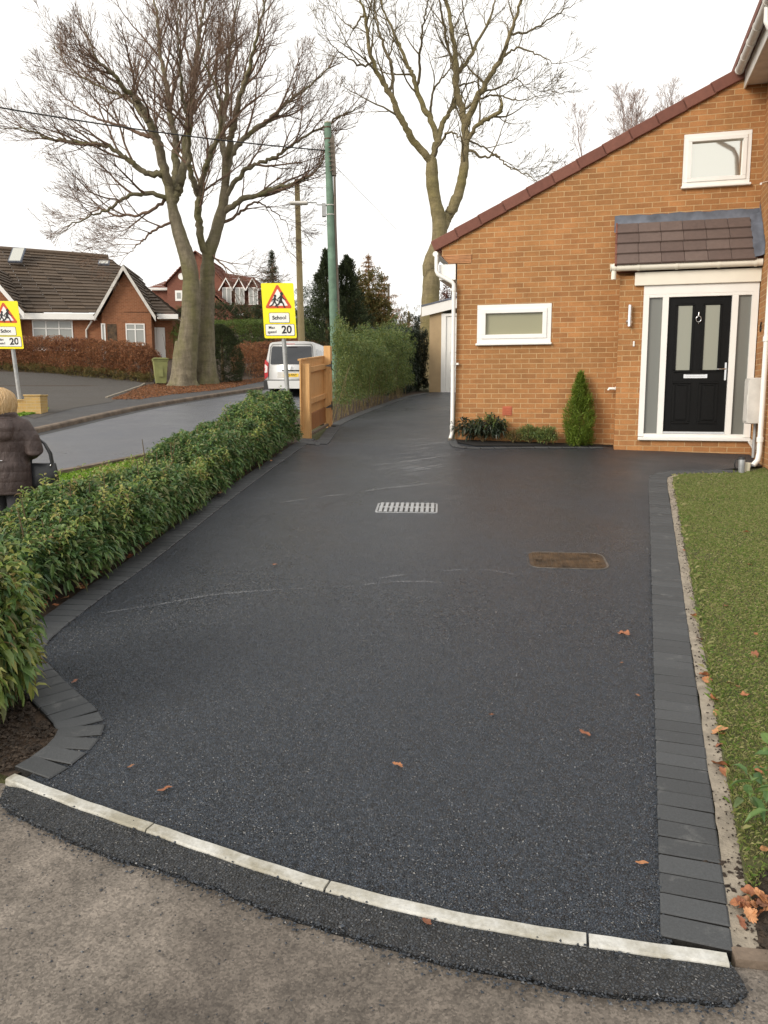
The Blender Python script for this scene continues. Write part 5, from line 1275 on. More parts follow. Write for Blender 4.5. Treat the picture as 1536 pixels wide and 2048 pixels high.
for i, (y, zt, kw) in enumerate(stn):
    r_ = ring(y, zt, .30, kw)
    for sx in (1, -1):
        for (x, z) in r_: vs.append((sx * x, y + (rear(z) if i == 0 else rear(z) * max(0, 1 - y / .8)), z))
mb = MB(); S = 2 * nr; fs = []
for i in range(len(stn) - 1):
    for k in range(nr - 1):
        fs.append((i * S + k, i * S + k + 1, (i + 1) * S + k + 1, (i + 1) * S + k)); fs.append((i * S + nr + k, (i + 1) * S + nr + k, (i + 1) * S + nr + k + 1, i * S + nr + k + 1))
for i in (0, len(stn) - 1):
    for k in range(nr - 1): fs.append((i * S + k, i * S + k + 1, i * S + nr + k + 1, i * S + nr + k))
mb.add(vs, fs, smooth=True); body = mb.build('body', M['van_paint'], van)
def rearpatch(poly, t0, t1): return [(x, rear(z) - t, z) for t in (t0, t1) for x, z in poly]
def rpanel(name, poly, mat, t=.012, parent=van):
    mb = MB(); n = len(poly); v = rearpatch(poly, t, -.02); mb.add(v, [tuple(range(n)), tuple(range(2 * n - 1, n - 1, -1))] + [(i, i + n, (i + 1) % n + n, (i + 1) % n) for i in range(n)]); return mb.build(name, mat, parent)
rpanel('rear_window', [(-.735, 1.16), (-.70, 1.13), (.70, 1.13), (.735, 1.16), (.70, 1.70), (.66, 1.75), (-.66, 1.75), (-.70, 1.70)], M['darkglass'])
for s_ in (-1, 1):
    lt = rpanel('tail_light', [(s_ * .925, 1.30), (s_ * .80, 1.18), (s_ * .815, .72), (s_ * .935, .62), (s_ * .945, .95)][::1], M['red_lens'], .02)
    rpanel('reversing_lens', [(s_ * .925, 1.14), (s_ * .83, 1.06), (s_ * .838, .86), (s_ * .93, .84)], M['clear_lens'], .026, lt)
nb_ = rpanel('plate_recess', [(-.50, .66), (.50, .66), (.48, .87), (-.48, .87)], M['white_dirty'], .006)
pl = rpanel('number_plate', [(-.26, .70), (.26, .70), (.26, .815), (-.26, .815)], M['plate_yellow'], .014)
text('F13 FWT', .105, M['signblack'], Matrix.Translation((0, .004, .757)) @ Matrix.Rotation(math.pi / 2, 4, 'X'), pl, 'lettering', .002)
mb = MB()                                                # small rampant-beast badge
for pts in ([(-.03, .0), (-.005, .02), (.01, .05)], [(.01, .05), (.035, .045), (.045, .03)], [(-.005, .02), (.03, .01), (.045, -.01)], [(-.02, .0), (.01, -.03), (.0, -.055), (.025, -.06)], [(-.03, .0), (-.035, -.03), (-.05, -.05)], [(.01, .05), (-.01, .062), (-.03, .05), (-.02, .035)]):
    mb.tube([(x, -.012, z + 1.0) for x, z in pts], .008, 6)
mb.build('badge', M['chrome'], van)
rpanel('bumper', [(-.90, .30), (.90, .30), (.94, .44), (.94, .60), (-.94, .60), (-.94, .44)], M['van_paint'], .07)
rpanel('bumper_trim', [(-.945, .575), (.945, .575), (.945, .605), (-.945, .605)], M['rubber'], .075)
for s_ in (-1, 1): rpanel('bumper_corner', [(s_ * .955, .28), (s_ * .80, .28), (s_ * .84, .57), (s_ * .955, .57)], M['rubber'], .085)
mb = MB(); mb.tube([(x, rear(z) - .004, z) for x, z in ((-.80, .62), (-.79, 1.0), (-.775, 1.25), (-.74, 1.72), (-.68, 1.82), (.68, 1.82), (.74, 1.72), (.775, 1.25), (.79, 1.0), (.80, .62))], .008, 5); mb.tube([(-.33, -.006, .915), (.33, -.006, .915)], .02, 6); mb.build('tailgate_seam', M['rubber'], van)
mb = MB(); mb.bbox(-.16, .16, -.05, -.01, 1.80, 1.825, .006); mb.build('brake_light', M['red_lens'], van)
mb = MB(); mb.tube([(.05, .1, 1.15), (-.25, .13, 1.2), (-.5, .135, 1.2)], .012, 6); mb.build('wiper', M['rubber'], van)
for s_ in (-1, 1):
    for (y0, y1) in ((.35, 1.45), (1.6, 2.55)):
        mb = MB(); q = [(s_ * (hwid(z) + .004), y, z) for y, z in ((y0 + .08, 1.18), (y1, 1.18), (y1, 1.66), (y0 + .14, 1.66), (y0 + .05, 1.6))]; q2 = [(x - s_ * .03, y, z) for x, y, z in q]
        mb.add(q + q2, [(0, 1, 2, 3, 4), (9, 8, 7, 6, 5)] + [(i, (i + 1) % 5, (i + 1) % 5 + 5, i + 5) for i in range(5)]); mb.build('side_window', M['darkglass'], van)
    mb = MB(); q = [(s_ * (hwid(z) + .004), y, z) for y, z in ((2.68, 1.18), (3.55, 1.18), (3.25, 1.62), (2.68, 1.66))]; q2 = [(x - s_ * .03, y, z) for x, y, z in q]
    mb.add(q + q2, [(0, 1, 2, 3), (7, 6, 5, 4)] + [(i, (i + 1) % 4, (i + 1) % 4 + 4, i + 4) for i in range(4)]); mb.build('side_window', M['darkglass'], van)
    for y in (.85, 3.85):
        mb = MB(); MX = Matrix.Translation((s_ * .80, y, .33)) @ Matrix.Rotation(math.pi / 2, 4, 'Y')
        mb.lathe([(.20, -.11), (.30, -.11), (.33, -.08), (.33, .08), (.30, .11), (.20, .11)], 24, M=MX); w_ = mb.build('wheel', M['rubber'], van)
        mb = MB(); mb.lathe([(.02, -.10), (.19, -.112), (.205, -.09), (.205, .09), (.19, .112), (.02, .10)], 18, M=MX); mb.build('rim', M['galv'], w_)
    mb = MB(); mb.bbox(s_ * 1.0 - .09, s_ * 1.0 + .09, 3.15, 3.25, 1.12, 1.32, .03); mb.build('door_mirror', M['rubber'], van)

# ------------------------------------------------------------------ the woman walking past behind the hedge
wx, wy = -3.74, 8.0; wz = g(wx, wy)
per = empty('person', (wx, wy, wz), R(8), 'woman with short blonde hair in a dark brown coat walking away behind the laurel hedge', 'person')
def skinmesh(name, mb, mat, parent, vox, smooth=6):
    o = mb.build(name, mat, parent); m_ = o.modifiers.new('r', 'REMESH'); m_.mode = 'VOXEL'; m_.voxel_size = vox; m_.use_smooth_shade = True
    s2 = o.modifiers.new('s', 'SMOOTH'); s2.iterations = smooth; s2.factor = .5; bake(o); return o
def eloft(mb, secs, n=20):
    vs = []; 
    for (cx_, cy_, z, rx, ry) in secs:
        for k in range(n): a = 2 * math.pi * k / n; vs.append((cx_ + rx * math.cos(a), cy_ + ry * math.sin(a), z))
    fs = [(i * n + k, i * n + (k + 1) % n, (i + 1) * n + (k + 1) % n, (i + 1) * n + k) for i in range(len(secs) - 1) for k in range(n)]
    fs += [tuple(range(n - 1, -1, -1)), tuple(range((len(secs) - 1) * n, len(secs) * n))]; mb.add(vs, fs, smooth=True)
mb = MB()
eloft(mb, [(0, 0, .72, .16, .11), (0, 0, .85, .165, .115), (0, 0, 1.0, .135, .095), (0, 0, 1.15, .155, .105), (0, 0, 1.27, .14, .09), (0, .0, 1.32, .06, .055), (0, .005, 1.38, .052, .052)])
for k_, (z, rx, ry, oy) in enumerate([]): pass
eloft(mb, [(0, .03, 1.345, .045, .05), (0, .025, 1.38, .066, .08), (0, .015, 1.44, .078, .095), (0, .01, 1.50, .076, .095), (0, .005, 1.545, .055, .07), (0, .005, 1.56, .02, .03)])
mb.tube([(0, .10, 1.455), (0, .122, 1.43), (0, .105, 1.42)], [.010, .015, .010], 8)                    # nose
for s_ in (-1, 1): mb.tube([(s_ * .076, .005, 1.47), (s_ * .086, -.005, 1.455), (s_ * .078, .0, 1.43)], [.010, .014, .008], 8)   # ears
for s_, fy in ((-1, .16), (1, -.14)):                                                                        # legs mid-stride, feet
    mb.tube([(s_ * .085, 0, .78), (s_ * .09, fy * .45, .45), (s_ * .085, fy * .8 - .03, .08)], [.095, .062, .042], 14)
    mb.tube([(s_ * .085, fy * .8 - .06, .05), (s_ * .09, fy * .8 + .08, .035), (s_ * .095, fy * .8 + .16, .03)], [.045, .042, .028], 12)
ARM = {1: [(.155, 0, 1.245), (.265, -.02, .985), (.19, .18, .93), (.165, .235, .93)], -1: [(-.155, 0, 1.245), (-.235, .03, .99), (-.225, .16, .80), (-.225, .20, .74)]}
for s_ in (1, -1):
    q = ARM[s_]; mb.tube(q[:3], [.048, .038, .027], 12); w_ = Vector(q[2]); h_ = (Vector(q[3]) - w_).normalized(); sd2 = h_.cross(Vector((0, 0, 1))).normalized(); up2 = sd2.cross(h_)
    mb.tube([w_, w_ + h_ * .045, w_ + h_ * .085], [.026, .033, .028], 10)
    for fi, (off_, ln) in enumerate(((-.026, .062), (-.009, .072), (.009, .068), (.026, .052))):
        b0_ = w_ + h_ * .08 + sd2 * off_; mb.tube([b0_, b0_ + h_ * ln * .5 - up2 * .008, b0_ + h_ * ln * .75 - up2 * .03, b0_ + h_ * ln * .6 - up2 * .045], [.009, .0085, .008, .007], 8)
    b0_ = w_ + h_ * .03 + sd2 * -.028; mb.tube([b0_, b0_ + h_ * .03 - sd2 * .022 - up2 * .01, b0_ + h_ * .055 - sd2 * .02 - up2 * .025], [.012, .010, .008], 8)
skinmesh('body', mb, M['skin'], per, .007, 4)
mb = MB()                                                # quilted coat with sleeves, collar and hood roll
secs = [(a_, b_, c_, d_ * .93, e_) for a_, b_, c_, d_, e_ in [(0, 0, .56, .25, .19), (0, 0, .70, .255, .195), (0, 0, .85, .25, .19), (0, 0, .93, .225, .165), (0, 0, 1.0, .228, .168), (0, 0, 1.12, .245, .18), (0, 0, 1.22, .24, .165), (0, -.005, 1.285, .185, .13), (0, -.005, 1.335, .10, .095), (0, 0, 1.36, .085, .085)]]
eloft(mb, secs, 28)
for s_ in (1, -1):
    q = [Vector(v) for v in ARM[s_]]; mb.tube([q[0] + Vector((-s_ * .06, 0, .01)), q[0] + Vector((s_ * .015, 0, -.03)), q[0].lerp(q[1], .55) + Vector((s_ * .03, 0, 0)), q[1] + Vector((s_ * .02, -.01, 0)), q[1].lerp(q[2], .5), q[2]], [.085, .098, .092, .088, .07, .05], 14)
mb.tube([(.11 * math.cos(a), -.01 + .10 * math.sin(a), 1.335 - .015 * math.sin(a)) for a in [i * math.pi / 8 for i in range(17)]], .035, 10)
eloft(mb, [(0, -.15, 1.06, .05, .02), (0, -.16, 1.12, .12, .045), (0, -.155, 1.22, .14, .06), (0, -.12, 1.30, .12, .06)], 16)
coat = skinmesh('coat', mb, M['coat'], per, .012, 3)
mb = MB(); 
for s_, fy in ((-1, .16), (1, -.14)): mb.tube([(s_ * .085, 0, .74), (s_ * .09, fy * .45, .45), (s_ * .085, fy * .8 - .03, .10)], [.112, .082, .075], 14)
skinmesh('trousers', mb, M['trousers'], per, .012, 3)
mb = MB(); mb.tube([(-.03, -.19, .90), (.03, -.192, .90)], .006, 6); mb.tube([(-.055, -.188, .895), (-.06, -.188, .86)], .004, 6); mb.build('coat_buckle', M['chrome'], per)
# hair: a rounded bob made of many strands over a smooth base
mb = MB(); eloft(mb, [(0, -.02, 1.31, .085, .075), (0, -.022, 1.36, .105, .10), (0, -.015, 1.43, .122, .13), (0, -.005, 1.50, .118, .128), (0, 0, 1.555, .09, .10), (0, 0, 1.592, .045, .055)], 24)
hb = MB()
for k in range(1900):
    a = random.uniform(math.pi * .92, math.pi * 2.08) if random.random() < .8 else random.uniform(0, 6.283); tpz = random.uniform(1.45, 1.60); ln = random.uniform(.10, .27); pts = []; lift = random.uniform(0, .018) if random.random() < .5 else 0
    fr_ = math.sin(a) > .3
    for j in range(6):
        z = tpz - ln * j / 5
        if fr_ and z < 1.47: z = 1.47
        z = max(z, 1.27 + .03 * math.sin(k)); t = max(-1, min(1, (z - 1.46) / .135)); rr = .99 * math.sqrt(max(.02, 1 - t * t)) if z > 1.46 else 1 - .28 * ((1.46 - z) / .15) ** 2
        a2 = a + .10 * math.sin(j * .8 + k); rx_, ry_ = .124 * rr + random.uniform(.0, .006) + lift * (j / 5 if j < 5 else .7), .132 * rr + random.uniform(0, .006) + lift * (j / 5 if j < 5 else .7); pts.append((rx_ * math.cos(a2), -.012 + ry_ * math.sin(a2), z))
    hb.tube(pts, [.0045, .006, .006, .0055, .004, .0015], 4, cap=False)
mb.v += []; base_n = len(mb.v); mb.add(hb.v, hb.f, 0, True); mb.build('hair', M['hair'], per)
# handbag hanging from her right arm
bgp = Vector((wx, wy, wz)) + Matrix.Rotation(R(8), 3, 'Z') @ Vector((.30, .06, .10))
bag = empty('handbag', tuple(bgp), R(8), 'black leather handbag hanging from the arm of the woman in the brown coat', 'handbag')
mb = MB(); eloft(mb, [(0.02, 0, .50, .15, .055), (.02, 0, .54, .165, .07), (.02, 0, .66, .155, .06), (.02, 0, .745, .14, .035), (.02, 0, .755, .135, .02)], 20); mb.build('bag_body', M['bag'], bag)
for dy in (-.03, .03): mb = MB(); mb.tube([(-.09, dy, .74), (-.075, dy, .86), (-.04, dy * .5, .96), (.02, dy * .3, .985), (.06, dy * .5, .95), (.11, dy, .85), (.125, dy, .74)], .011, 8); mb.build('strap', M['bag'], bag)
for x in (-.085, .12): mb = MB(); mb.tube([(x, -.052, .73), (x + .006, -.052, .745)], .012, 8); mb.build('buckle', M['chrome'], bag)

# ------------------------------------------------------------------ bin, low wall, flask and cup
bp = G(322, 773); bz = g(bp.x, bp.y) + .09
bn = empty('wheelie_bin', (bp.x, bp.y, bz), R(20), 'olive green wheelie bin standing by the beech trunk and brown hedge', 'bin')
mb = MB(); v = [(-.20, -.24, .04), (.20, -.24, .04), (.20, .24, .04), (-.20, .24, .04), (-.28, -.33, .98), (.28, -.33, .98), (.28, .33, .98), (-.28, .33, .98)]
mb.add(v, [(3, 2, 1, 0), (4, 5, 6, 7), (0, 1, 5, 4), (1, 2, 6, 5), (2, 3, 7, 6), (3, 0, 4, 7)]); mb.bbox(-.30, .30, -.35, .35, .93, .985, .01); mb.box(-.08, .08, -.31, -.27, .3, .75); mb.build('body', M['bin_green'], bn)
mb = MB(); mb.bbox(-.31, .31, -.38, .37, .99, 1.035, .012); mb.bbox(-.26, .26, -.3, .3, 1.035, 1.07, .015); mb.tube([(-.25, .38, .99), (.25, .38, .99)], .018, 8); mb.build('lid', M['bin_green'], bn)
for s_ in (-1, 1): mb = MB(); mb.lathe([(.03, -.025), (.10, -.025), (.10, .025), (.03, .025)], 16, M=Matrix.Translation((s_ * .22, .24, .10)) @ Matrix.Rotation(math.pi / 2, 4, 'Y')); mb.build('wheel', M['rubber'], bn)
lw0 = G(41, 836); lw = empty('garden_wall', (lw0.x, lw0.y, g(lw0.x, lw0.y) + .08), R(4), 'low stepped yellow brick wall end beside the far footway', 'garden wall')
mb = MB(); mb.box(.16, .56, -.10, .45, -.1, .48); mb.box(-4.0, .159, .10, .45, -.1, .36); mb.build('wall', M['brick_buff'], lw)
mb = MB(); mb.bbox(.14, .58, -.12, .47, .481, .525, .008); mb.bbox(-4.0, .139, .08, .47, .361, .40, .008); mb.build('coping', M['brick_buff'], lw)
fl = G(1482, 948); e = empty('travel_flask', (fl.x, fl.y, fl.z + .01), 0, 'steel flask with a black lid and handle standing on the block edging by the lawn', 'flask')
mb = MB(); mb.lathe([(.034, 0), (.037, .01), (.040, .16), (.040, .165)], 18); mb.build('flask_body', M['galv'], e)
mb = MB(); mb.lathe([(.041, .165), (.041, .185), (.03, .195)], 18); mb.build('lid', M['rubber'], e)
mb = MB(); mb.tube([(-.038, 0, .17), (-.075, 0, .16), (-.085, 0, .10), (-.07, 0, .05), (-.04, 0, .04)], .007, 8); mb.build('handle', M['rubber'], e)
cp = G(1494, 946); e = empty('paper_cup', (cp.x, cp.y, cp.z + .01), 0, 'cream paper cup standing beside the steel flask', 'cup')
mb = MB(); mb.lathe([(.027, 0), (.028, .003), (.038, .108)], 20); mb.build('cup_body', M['cup'], e); mb = MB(); mb.lathe([(.039, .105), (.041, .11), (.039, .115), (.036, .112)], 20); mb.build('rim', M['cup'], e)

# ------------------------------------------------------------------ houses across the road
class Fr:
    def __init__(s, o, a): s.o = Vector(o); s.c, s.s = math.cos(a), math.sin(a)
    def hit(s, px, py, y0=0.0):
        d = ray(px, py); ox, oy = -s.o.x, -s.o.y; lx, ly = ox * s.c + oy * s.s, -ox * s.s + oy * s.c; ex, ey = d.x * s.c + d.y * s.s, -d.x * s.s + d.y * s.c
        t = (y0 - ly) / ey; return (lx + ex * t, y0, EYE + d.z * t - s.o.z)
ob = at(345, 722, 45.0); BA = R(5.5); fb_ = Fr(ob, BA); H = fb_.hit
bun = empty('bungalow', tuple(ob), BA, 'red brick bungalow with a big dark tiled roof and white fascia behind the brown hedge', 'house')
ez = H(200, 630)[2]; xl = -22; gl, gr_ = H(203, 630, -.5)[0], H(302, 630, -.5)[0]; ga_ = H(249, 537, -.5)
mb = MB(); mb.box(xl, gl, 0, 8, -1.5, ez); mb.box(gr_, 0, 0.4, 8, -1.5, ez - .1); mb.build('wall', M['brick_red'], bun)
mb = MB(); mb.prism([(gl, -1.5), (gr_, -1.5), (gr_, ez), (ga_[0], ga_[2] - .15), (gl, ez)], -.5, 4); mb.build('gable_wall', M['brick_red'], bun)
rl = H(0, 476, 4.4); rr = H(216, 517, 4.4); ry = 4.4
def slates(mb, a, b, c, d, rows, th=.06):
    """overlapping tile courses over a roof slope: a,b eave ends, c,d ridge ends (same order)"""
    a, b, c, d = map(Vector, (a, b, c, d)); n = (b - a).cross(c - a).normalized(); n = n if n.z > 0 else -n
    nc = max(1, int((b - a).length / .9))
    for k in range(rows):
        p, q = a.lerp(c, k / rows), b.lerp(d, k / rows); r, s_ = a.lerp(c, (k + 1.15) / rows), b.lerp(d, (k + 1.15) / rows)
        for j in range(nc):
            f0, f1 = j / nc, (j + .985) / nc; t_ = th * random.uniform(1.2, 1.9)
            v = [p.lerp(q, f0) + n * t_, p.lerp(q, f1) + n * t_, r.lerp(s_, f1) + n * th * .4, r.lerp(s_, f0) + n * th * .4]; v += [w - n * th for w in v]
            mb.add(v, [(0, 1, 2, 3), (7, 6, 5, 4), (0, 4, 5, 1), (1, 5, 6, 2), (2, 6, 7, 3), (3, 7, 4, 0)])
mb = MB(); slates(mb, (xl - 3, -.45, ez + .05), (0.35, -.45, ez + .05), (xl - 3, ry, rl[2] + .25), (rr[0], ry, rr[2]), 19)
slates(mb, (.35, -.45, ez + .0), (.35, 9, ez), (rr[0], ry, rr[2]), (rr[0], ry + .4, rr[2]), 19)
mb.tube([(xl - 3, ry, rl[2] + .33), (rr[0], ry, rr[2] + .1)], .13, 8); rf = mb.build('roof', M['grey_tile'], bun)
mb = MB(); g2l, g2r = gl - .3, gr_ + .3; gz0 = ez - .15; ap = (ga_[0], ga_[2] + .12)
slates(mb, (g2l, -.8, gz0), (g2l, 3.5, gz0), (ap[0], -.8, ap[1]), (ap[0], 3.5, ap[1]), 12); slates(mb, (g2r, -.8, gz0), (g2r, 3.5, gz0), (ap[0], -.8, ap[1]), (ap[0], 3.5, ap[1]), 12); mb.build('gable_roof', M['grey_tile'], bun)
def barge(pts, w, y, mat, name, par):
    mb = MB()
    for (a, b) in zip(pts, pts[1:]):
        a = Vector(a); b = Vector(b); mb.prism([tuple(a), tuple(b), (b.x, b.y - w), (a.x, a.y - w)], y, y + .05)
    return mb.build(name, mat, par)
barge([(g2l, gz0 + .03), (ap[0], ap[1] + .03), (g2r, gz0 + .03)], .28, -.87, M['white_dirty'], 'bargeboard', bun)
mb = MB(); mb.bbox(xl - 3, gl - .31, -.50, -.40, ez - .30, ez + .02, .01); mb.bbox(gr_ + .31, .45, -.50, -.4, ez - .22, ez + .04, .01); mb.box(xl - 3, gl - .31, -.40, 0, ez - .30, ez - .28); mb.box(gr_ + .31, .45, -.40, .4, ez - .22, ez - .2); mb.build('fascia', M['white'], bun)
mb = MB(); q = H(187, 632, -.1); mb.tube([(q[0], -.45, ez), (q[0] - .05, -.3, ez - .35), (q[0] - .42, -.06, ez - .8), (q[0] - .42, -.06, -1)], .05, 8); mb.build('downpipe', M['white_dirty'], bun)
# left gable, mostly out of frame
lg = H(48, 622, -.6); la_ = H(-30, 540, -.6); mb = MB(); mb.prism([(la_[0] - 3, -1), (lg[0] - .3, -1), (lg[0] - .3, lg[2]), (la_[0], la_[2]), (la_[0] - 3, lg[2])], -.6, 3); mb.build('gable_wall', M['brick_red'], bun)
barge([(la_[0] - 3, lg[2]), (la_[0], la_[2] + .25), (lg[0] + .1, lg[2] - .1)], .32, -.95, M['white'], 'bargeboard', bun)
mb = MB(); slates(mb, (lg[0] + .1, -.9, lg[2] - .05), (lg[0] + .1, 3, lg[2] - .05), (la_[0], -.9, la_[2] + .3), (la_[0], 3, la_[2] + .3), 12); mb.build('gable_roof', M['grey_tile'], bun)
def bwin(x0, x1, z0, z1, y, cols, top, name='window'):
    mb = MB(); t = .06; mb.bbox(x0, x1, y - .04, y + .02, z1 - t, z1, .005); mb.bbox(x0, x1, y - .04, y + .02, z0, z0 + t, .005)
    for k in range(cols + 1): x = x0 + (x1 - x0 - t) * k / cols; mb.bbox(x, x + t, y - .035, y + .02, z0 + t, z1 - t, .005)
    if top: zt = z0 + (z1 - z0) * top; mb.bbox(x0 + t, x1 - t, y - .03, y + .02, zt - t / 2, zt + t / 2, .005)
    mb.bbox(x0 - .08, x1 + .08, y - .1, y, z0 - .06, z0 - .001, .005); o = mb.build(name, M['white'], bun); mb = MB(); mb.box(x0 + t, x1 - t, y - .012, y - .004, z0 + t, z1 - t); mb.build('pane', M['netglass'], o)
a = H(64, 640); b = H(148, 700); bwin(a[0], b[0], b[2], a[2], 0, 3, .72); a = H(251, 647, -.5); b = H(291, 690, -.5); bwin(a[0], b[0], b[2], a[2], -.5, 3 if 0 else 2, .72)
a = H(202, 647, -.5); b = H(213, 700, -.5); bwin(a[0], b[0], b[2] - .6, a[2], -.51, 1, 0, 'porch_window')
a = H(305, 655, .4); b = H(332, 721, .4); mb = MB(); mb.bbox(a[0], b[0] - .45, .33, .42, b[2], a[2], .01); mb.bbox(b[0] - .44, b[0], .34, .42, b[2], a[2], .01); mb.build('side_door', M['white'], bun)
a = H(214, 648, -.5); b = H(236, 720, -.5); mb = MB(); mb.box(a[0], b[0], -.52, -.495, b[2] - .5, a[2]); mb.build('porch_opening', M['rust'], bun)
for (p0, p1) in (((12, 496), (58, 530)), ((203, 524), (214, 532))):
    MXs = (ry + .45); f0 = lambda px, py: None
    # roof windows lie on the main slope
    def onroof(px, py):
        lo, hi = -.45, ry
        for _ in range(40):
            m = (lo + hi) / 2; q = H(px, py, m); zr = ez + .05 + (rl[2] + .1 - ez - .05) * (m + .45) / (ry + .45)
            if q[2] > zr: lo = m
            else: hi = m
        return Vector(H(px, py, lo))
    q0 = onroof(*p0); q1 = onroof(*p1); sv = (Vector((0, ry + .45, rl[2] - ez))).normalized(); nv = Vector((0, -sv.z, sv.y))
    ctr = (q0 + q1) / 2; hx = .30 if p0[0] < 100 else .24; hl_ = abs((q0 - q1).dot(sv)) * .38
    def slab(mb, hx, hl_, t0, t1): 
        v = [ctr + Vector((sx * hx, 0, 0)) + sv * sl2 * hl_ + nv * t for t in (t0, t1) for sx, sl2 in ((-1, -1), (1, -1), (1, 1), (-1, 1))]; mb.add(v, [(3, 2, 1, 0), (4, 5, 6, 7)] + [(i, (i + 1) % 4, (i + 1) % 4 + 4, i + 4) for i in range(4)])
    mb = MB(); slab(mb, hx + .06, hl_ + .06, .02, .13); w_ = mb.build('roof_window', M['lead'], bun); mb = MB(); slab(mb, hx, hl_, .12, .145); mb.build('pane', M['skyglass'], w_)

o2 = at(383, 655, 76); fr2 = Fr(o2, R(-3)); H2 = fr2.hit
rh = empty('red_house', tuple(o2), R(-3), 'tall dark red brick house with tiled dormers in the distance behind the beech trunks', 'house')
A0 = H2(334, 568); AP = H2(392, 505); B0 = H2(450, 575); mb = MB(); mb.prism([(A0[0], -4), (B0[0], -4), (B0[0], A0[2]), (AP[0], AP[2]), (A0[0], A0[2])], 0, 9); mb.build('gable_wall', M['brick_dark'], rh)
mb = MB(); slates(mb, (A0[0] - .3, -.3, A0[2] - .2), (A0[0] - .3, 9, A0[2] - .2), (AP[0], -.3, AP[2] + .1), (AP[0], 9, AP[2] + .1), 14); slates(mb, (B0[0] + .3, -.3, A0[2] - .2), (B0[0] + .3, 9, A0[2] - .2), (AP[0], -.3, AP[2] + .1), (AP[0], 9, AP[2] + .1), 14)
E0 = H2(432, 577, .5); E1 = H2(524, 590, .5); T0 = H2(432, 541, 4.5); slates(mb, (E0[0] - 2, .2, E0[2]), (E1[0], .2, E0[2] - .3), (E0[0] - 2, 4.5, T0[2]), (E1[0] - 1.5, 4.5, T0[2] - .7), 14)
L0 = H2(300, 600, 1); L1 = H2(334, 563, 4); slates(mb, (L0[0], .6, L0[2] + 1.0), (A0[0] - .05, .6, L0[2] + 1.0), (L0[0] + .6, 4, L1[2]), (A0[0] - .05, 4, L1[2]), 8); mb.build('roof', M['red_tile'], rh)
mb = MB(); mb.box(B0[0] + .01, E1[0] - .2, .5, 8, -4, E0[2]); mb.box(L0[0] + .2, A0[0] - .01, 1, 8, -4, L0[2] + 1.0); mb.build('wall', M['brick_dark'], rh)
mb = MB(); mb.box(L0[0], A0[0] - .06, .55, .62, L0[2] + .82, L0[2] + 1.0); mb.box(B0[0], E1[0], .15, .22, E0[2] - .22, E0[2] - .02); mb.build('fascia', M['white_dirty'], rh)
for px_ in (453, 479, 506):
    a = H2(px_ - 9, 612, .0); b = H2(px_ + 9, 577, .0); t = H2(px_, 556, .0); o = MB(); o.prism([(a[0], a[2]), (b[0], a[2]), (b[0], b[2]), (t[0], t[2] - .1), (a[0], b[2])], 0, 3); d_ = o.build('dormer', M['brick_dark'], rh)
    mb = MB(); slates(mb, (a[0] - .2, -.25, b[2] - .15), (a[0] - .2, 3, b[2] - .15), (t[0], -.25, t[2]), (t[0], 3, t[2]), 6); slates(mb, (b[0] + .2, -.25, b[2] - .15), (b[0] + .2, 3, b[2] - .15), (t[0], -.25, t[2]), (t[0], 3, t[2]), 6); mb.build('dormer_roof', M['red_tile'], d_)
    mb = MB(); mb.prism([(a[0] - .25, b[2] - .2), (t[0], t[2]), (t[0], t[2] - .13), (a[0] - .15, b[2] - .24)], -.33, -.27); mb.prism([(b[0] + .25, b[2] - .2), (t[0], t[2]), (t[0], t[2] - .13), (b[0] + .15, b[2] - .24)], -.33, -.27)
    mb.bbox(t[0] - .42, t[0] + .42, -.07, .0, a[2] + .1, b[2] + .1, .01); mb.build('dormer_window', M['white'], d_)
    mb = MB()
    for k in (-1, 1): mb.box(t[0] + k * .2 - .16, t[0] + k * .2 + .16, -.08, -.071, a[2] + .2, b[2] - .0)
    mb.build('pane', M['netglass'], d_)
a = H2(351, 602, 0); b = H2(365, 581, 0); mb = MB(); mb.bbox(a[0], b[0], -.05, .02, a[2], b[2], .01); w_ = mb.build('window', M['white'], rh); mb = MB(); mb.box(a[0] + .15, b[0] - .15, -.06, -.052, a[2] + .2, b[2] - .2); mb.build('pane', M['netglass'], w_)
a = H2(363, 553, 0); mb = MB(); mb.tube([(a[0], -.06, a[2]), (a[0], .0, a[2])], .3, 14); mb.build('wall_lamp', M['white'], rh)
a = H2(432, 592, -1.5); b = H2(470, 628, -1.5); mb = MB(); slates(mb, (b[0] + .3, -2.5, b[2]), (b[0] + .3, .4, b[2]), (a[0] - 1, -2.5, a[2] + 1), (a[0] - 1, .4, a[2] + 1), 8); mb.build('porch_roof', M['red_tile'], rh); mb = MB(); mb.prism([(a[0] - 1, -4), (b[0], -4), (b[0], b[2] - .1), (a[0] - 1, a[2] + .85)], -2.3, .45); mb.build('porch_wall', M['brick_dark'], rh)
a = H2(466, 631, -1); b = H2(487, 627, -1); mb = MB(); mb.box(a[0], b[0], -1.1, -1.0, a[2], b[2]); mb.build('gutter_board', M['white'], rh)

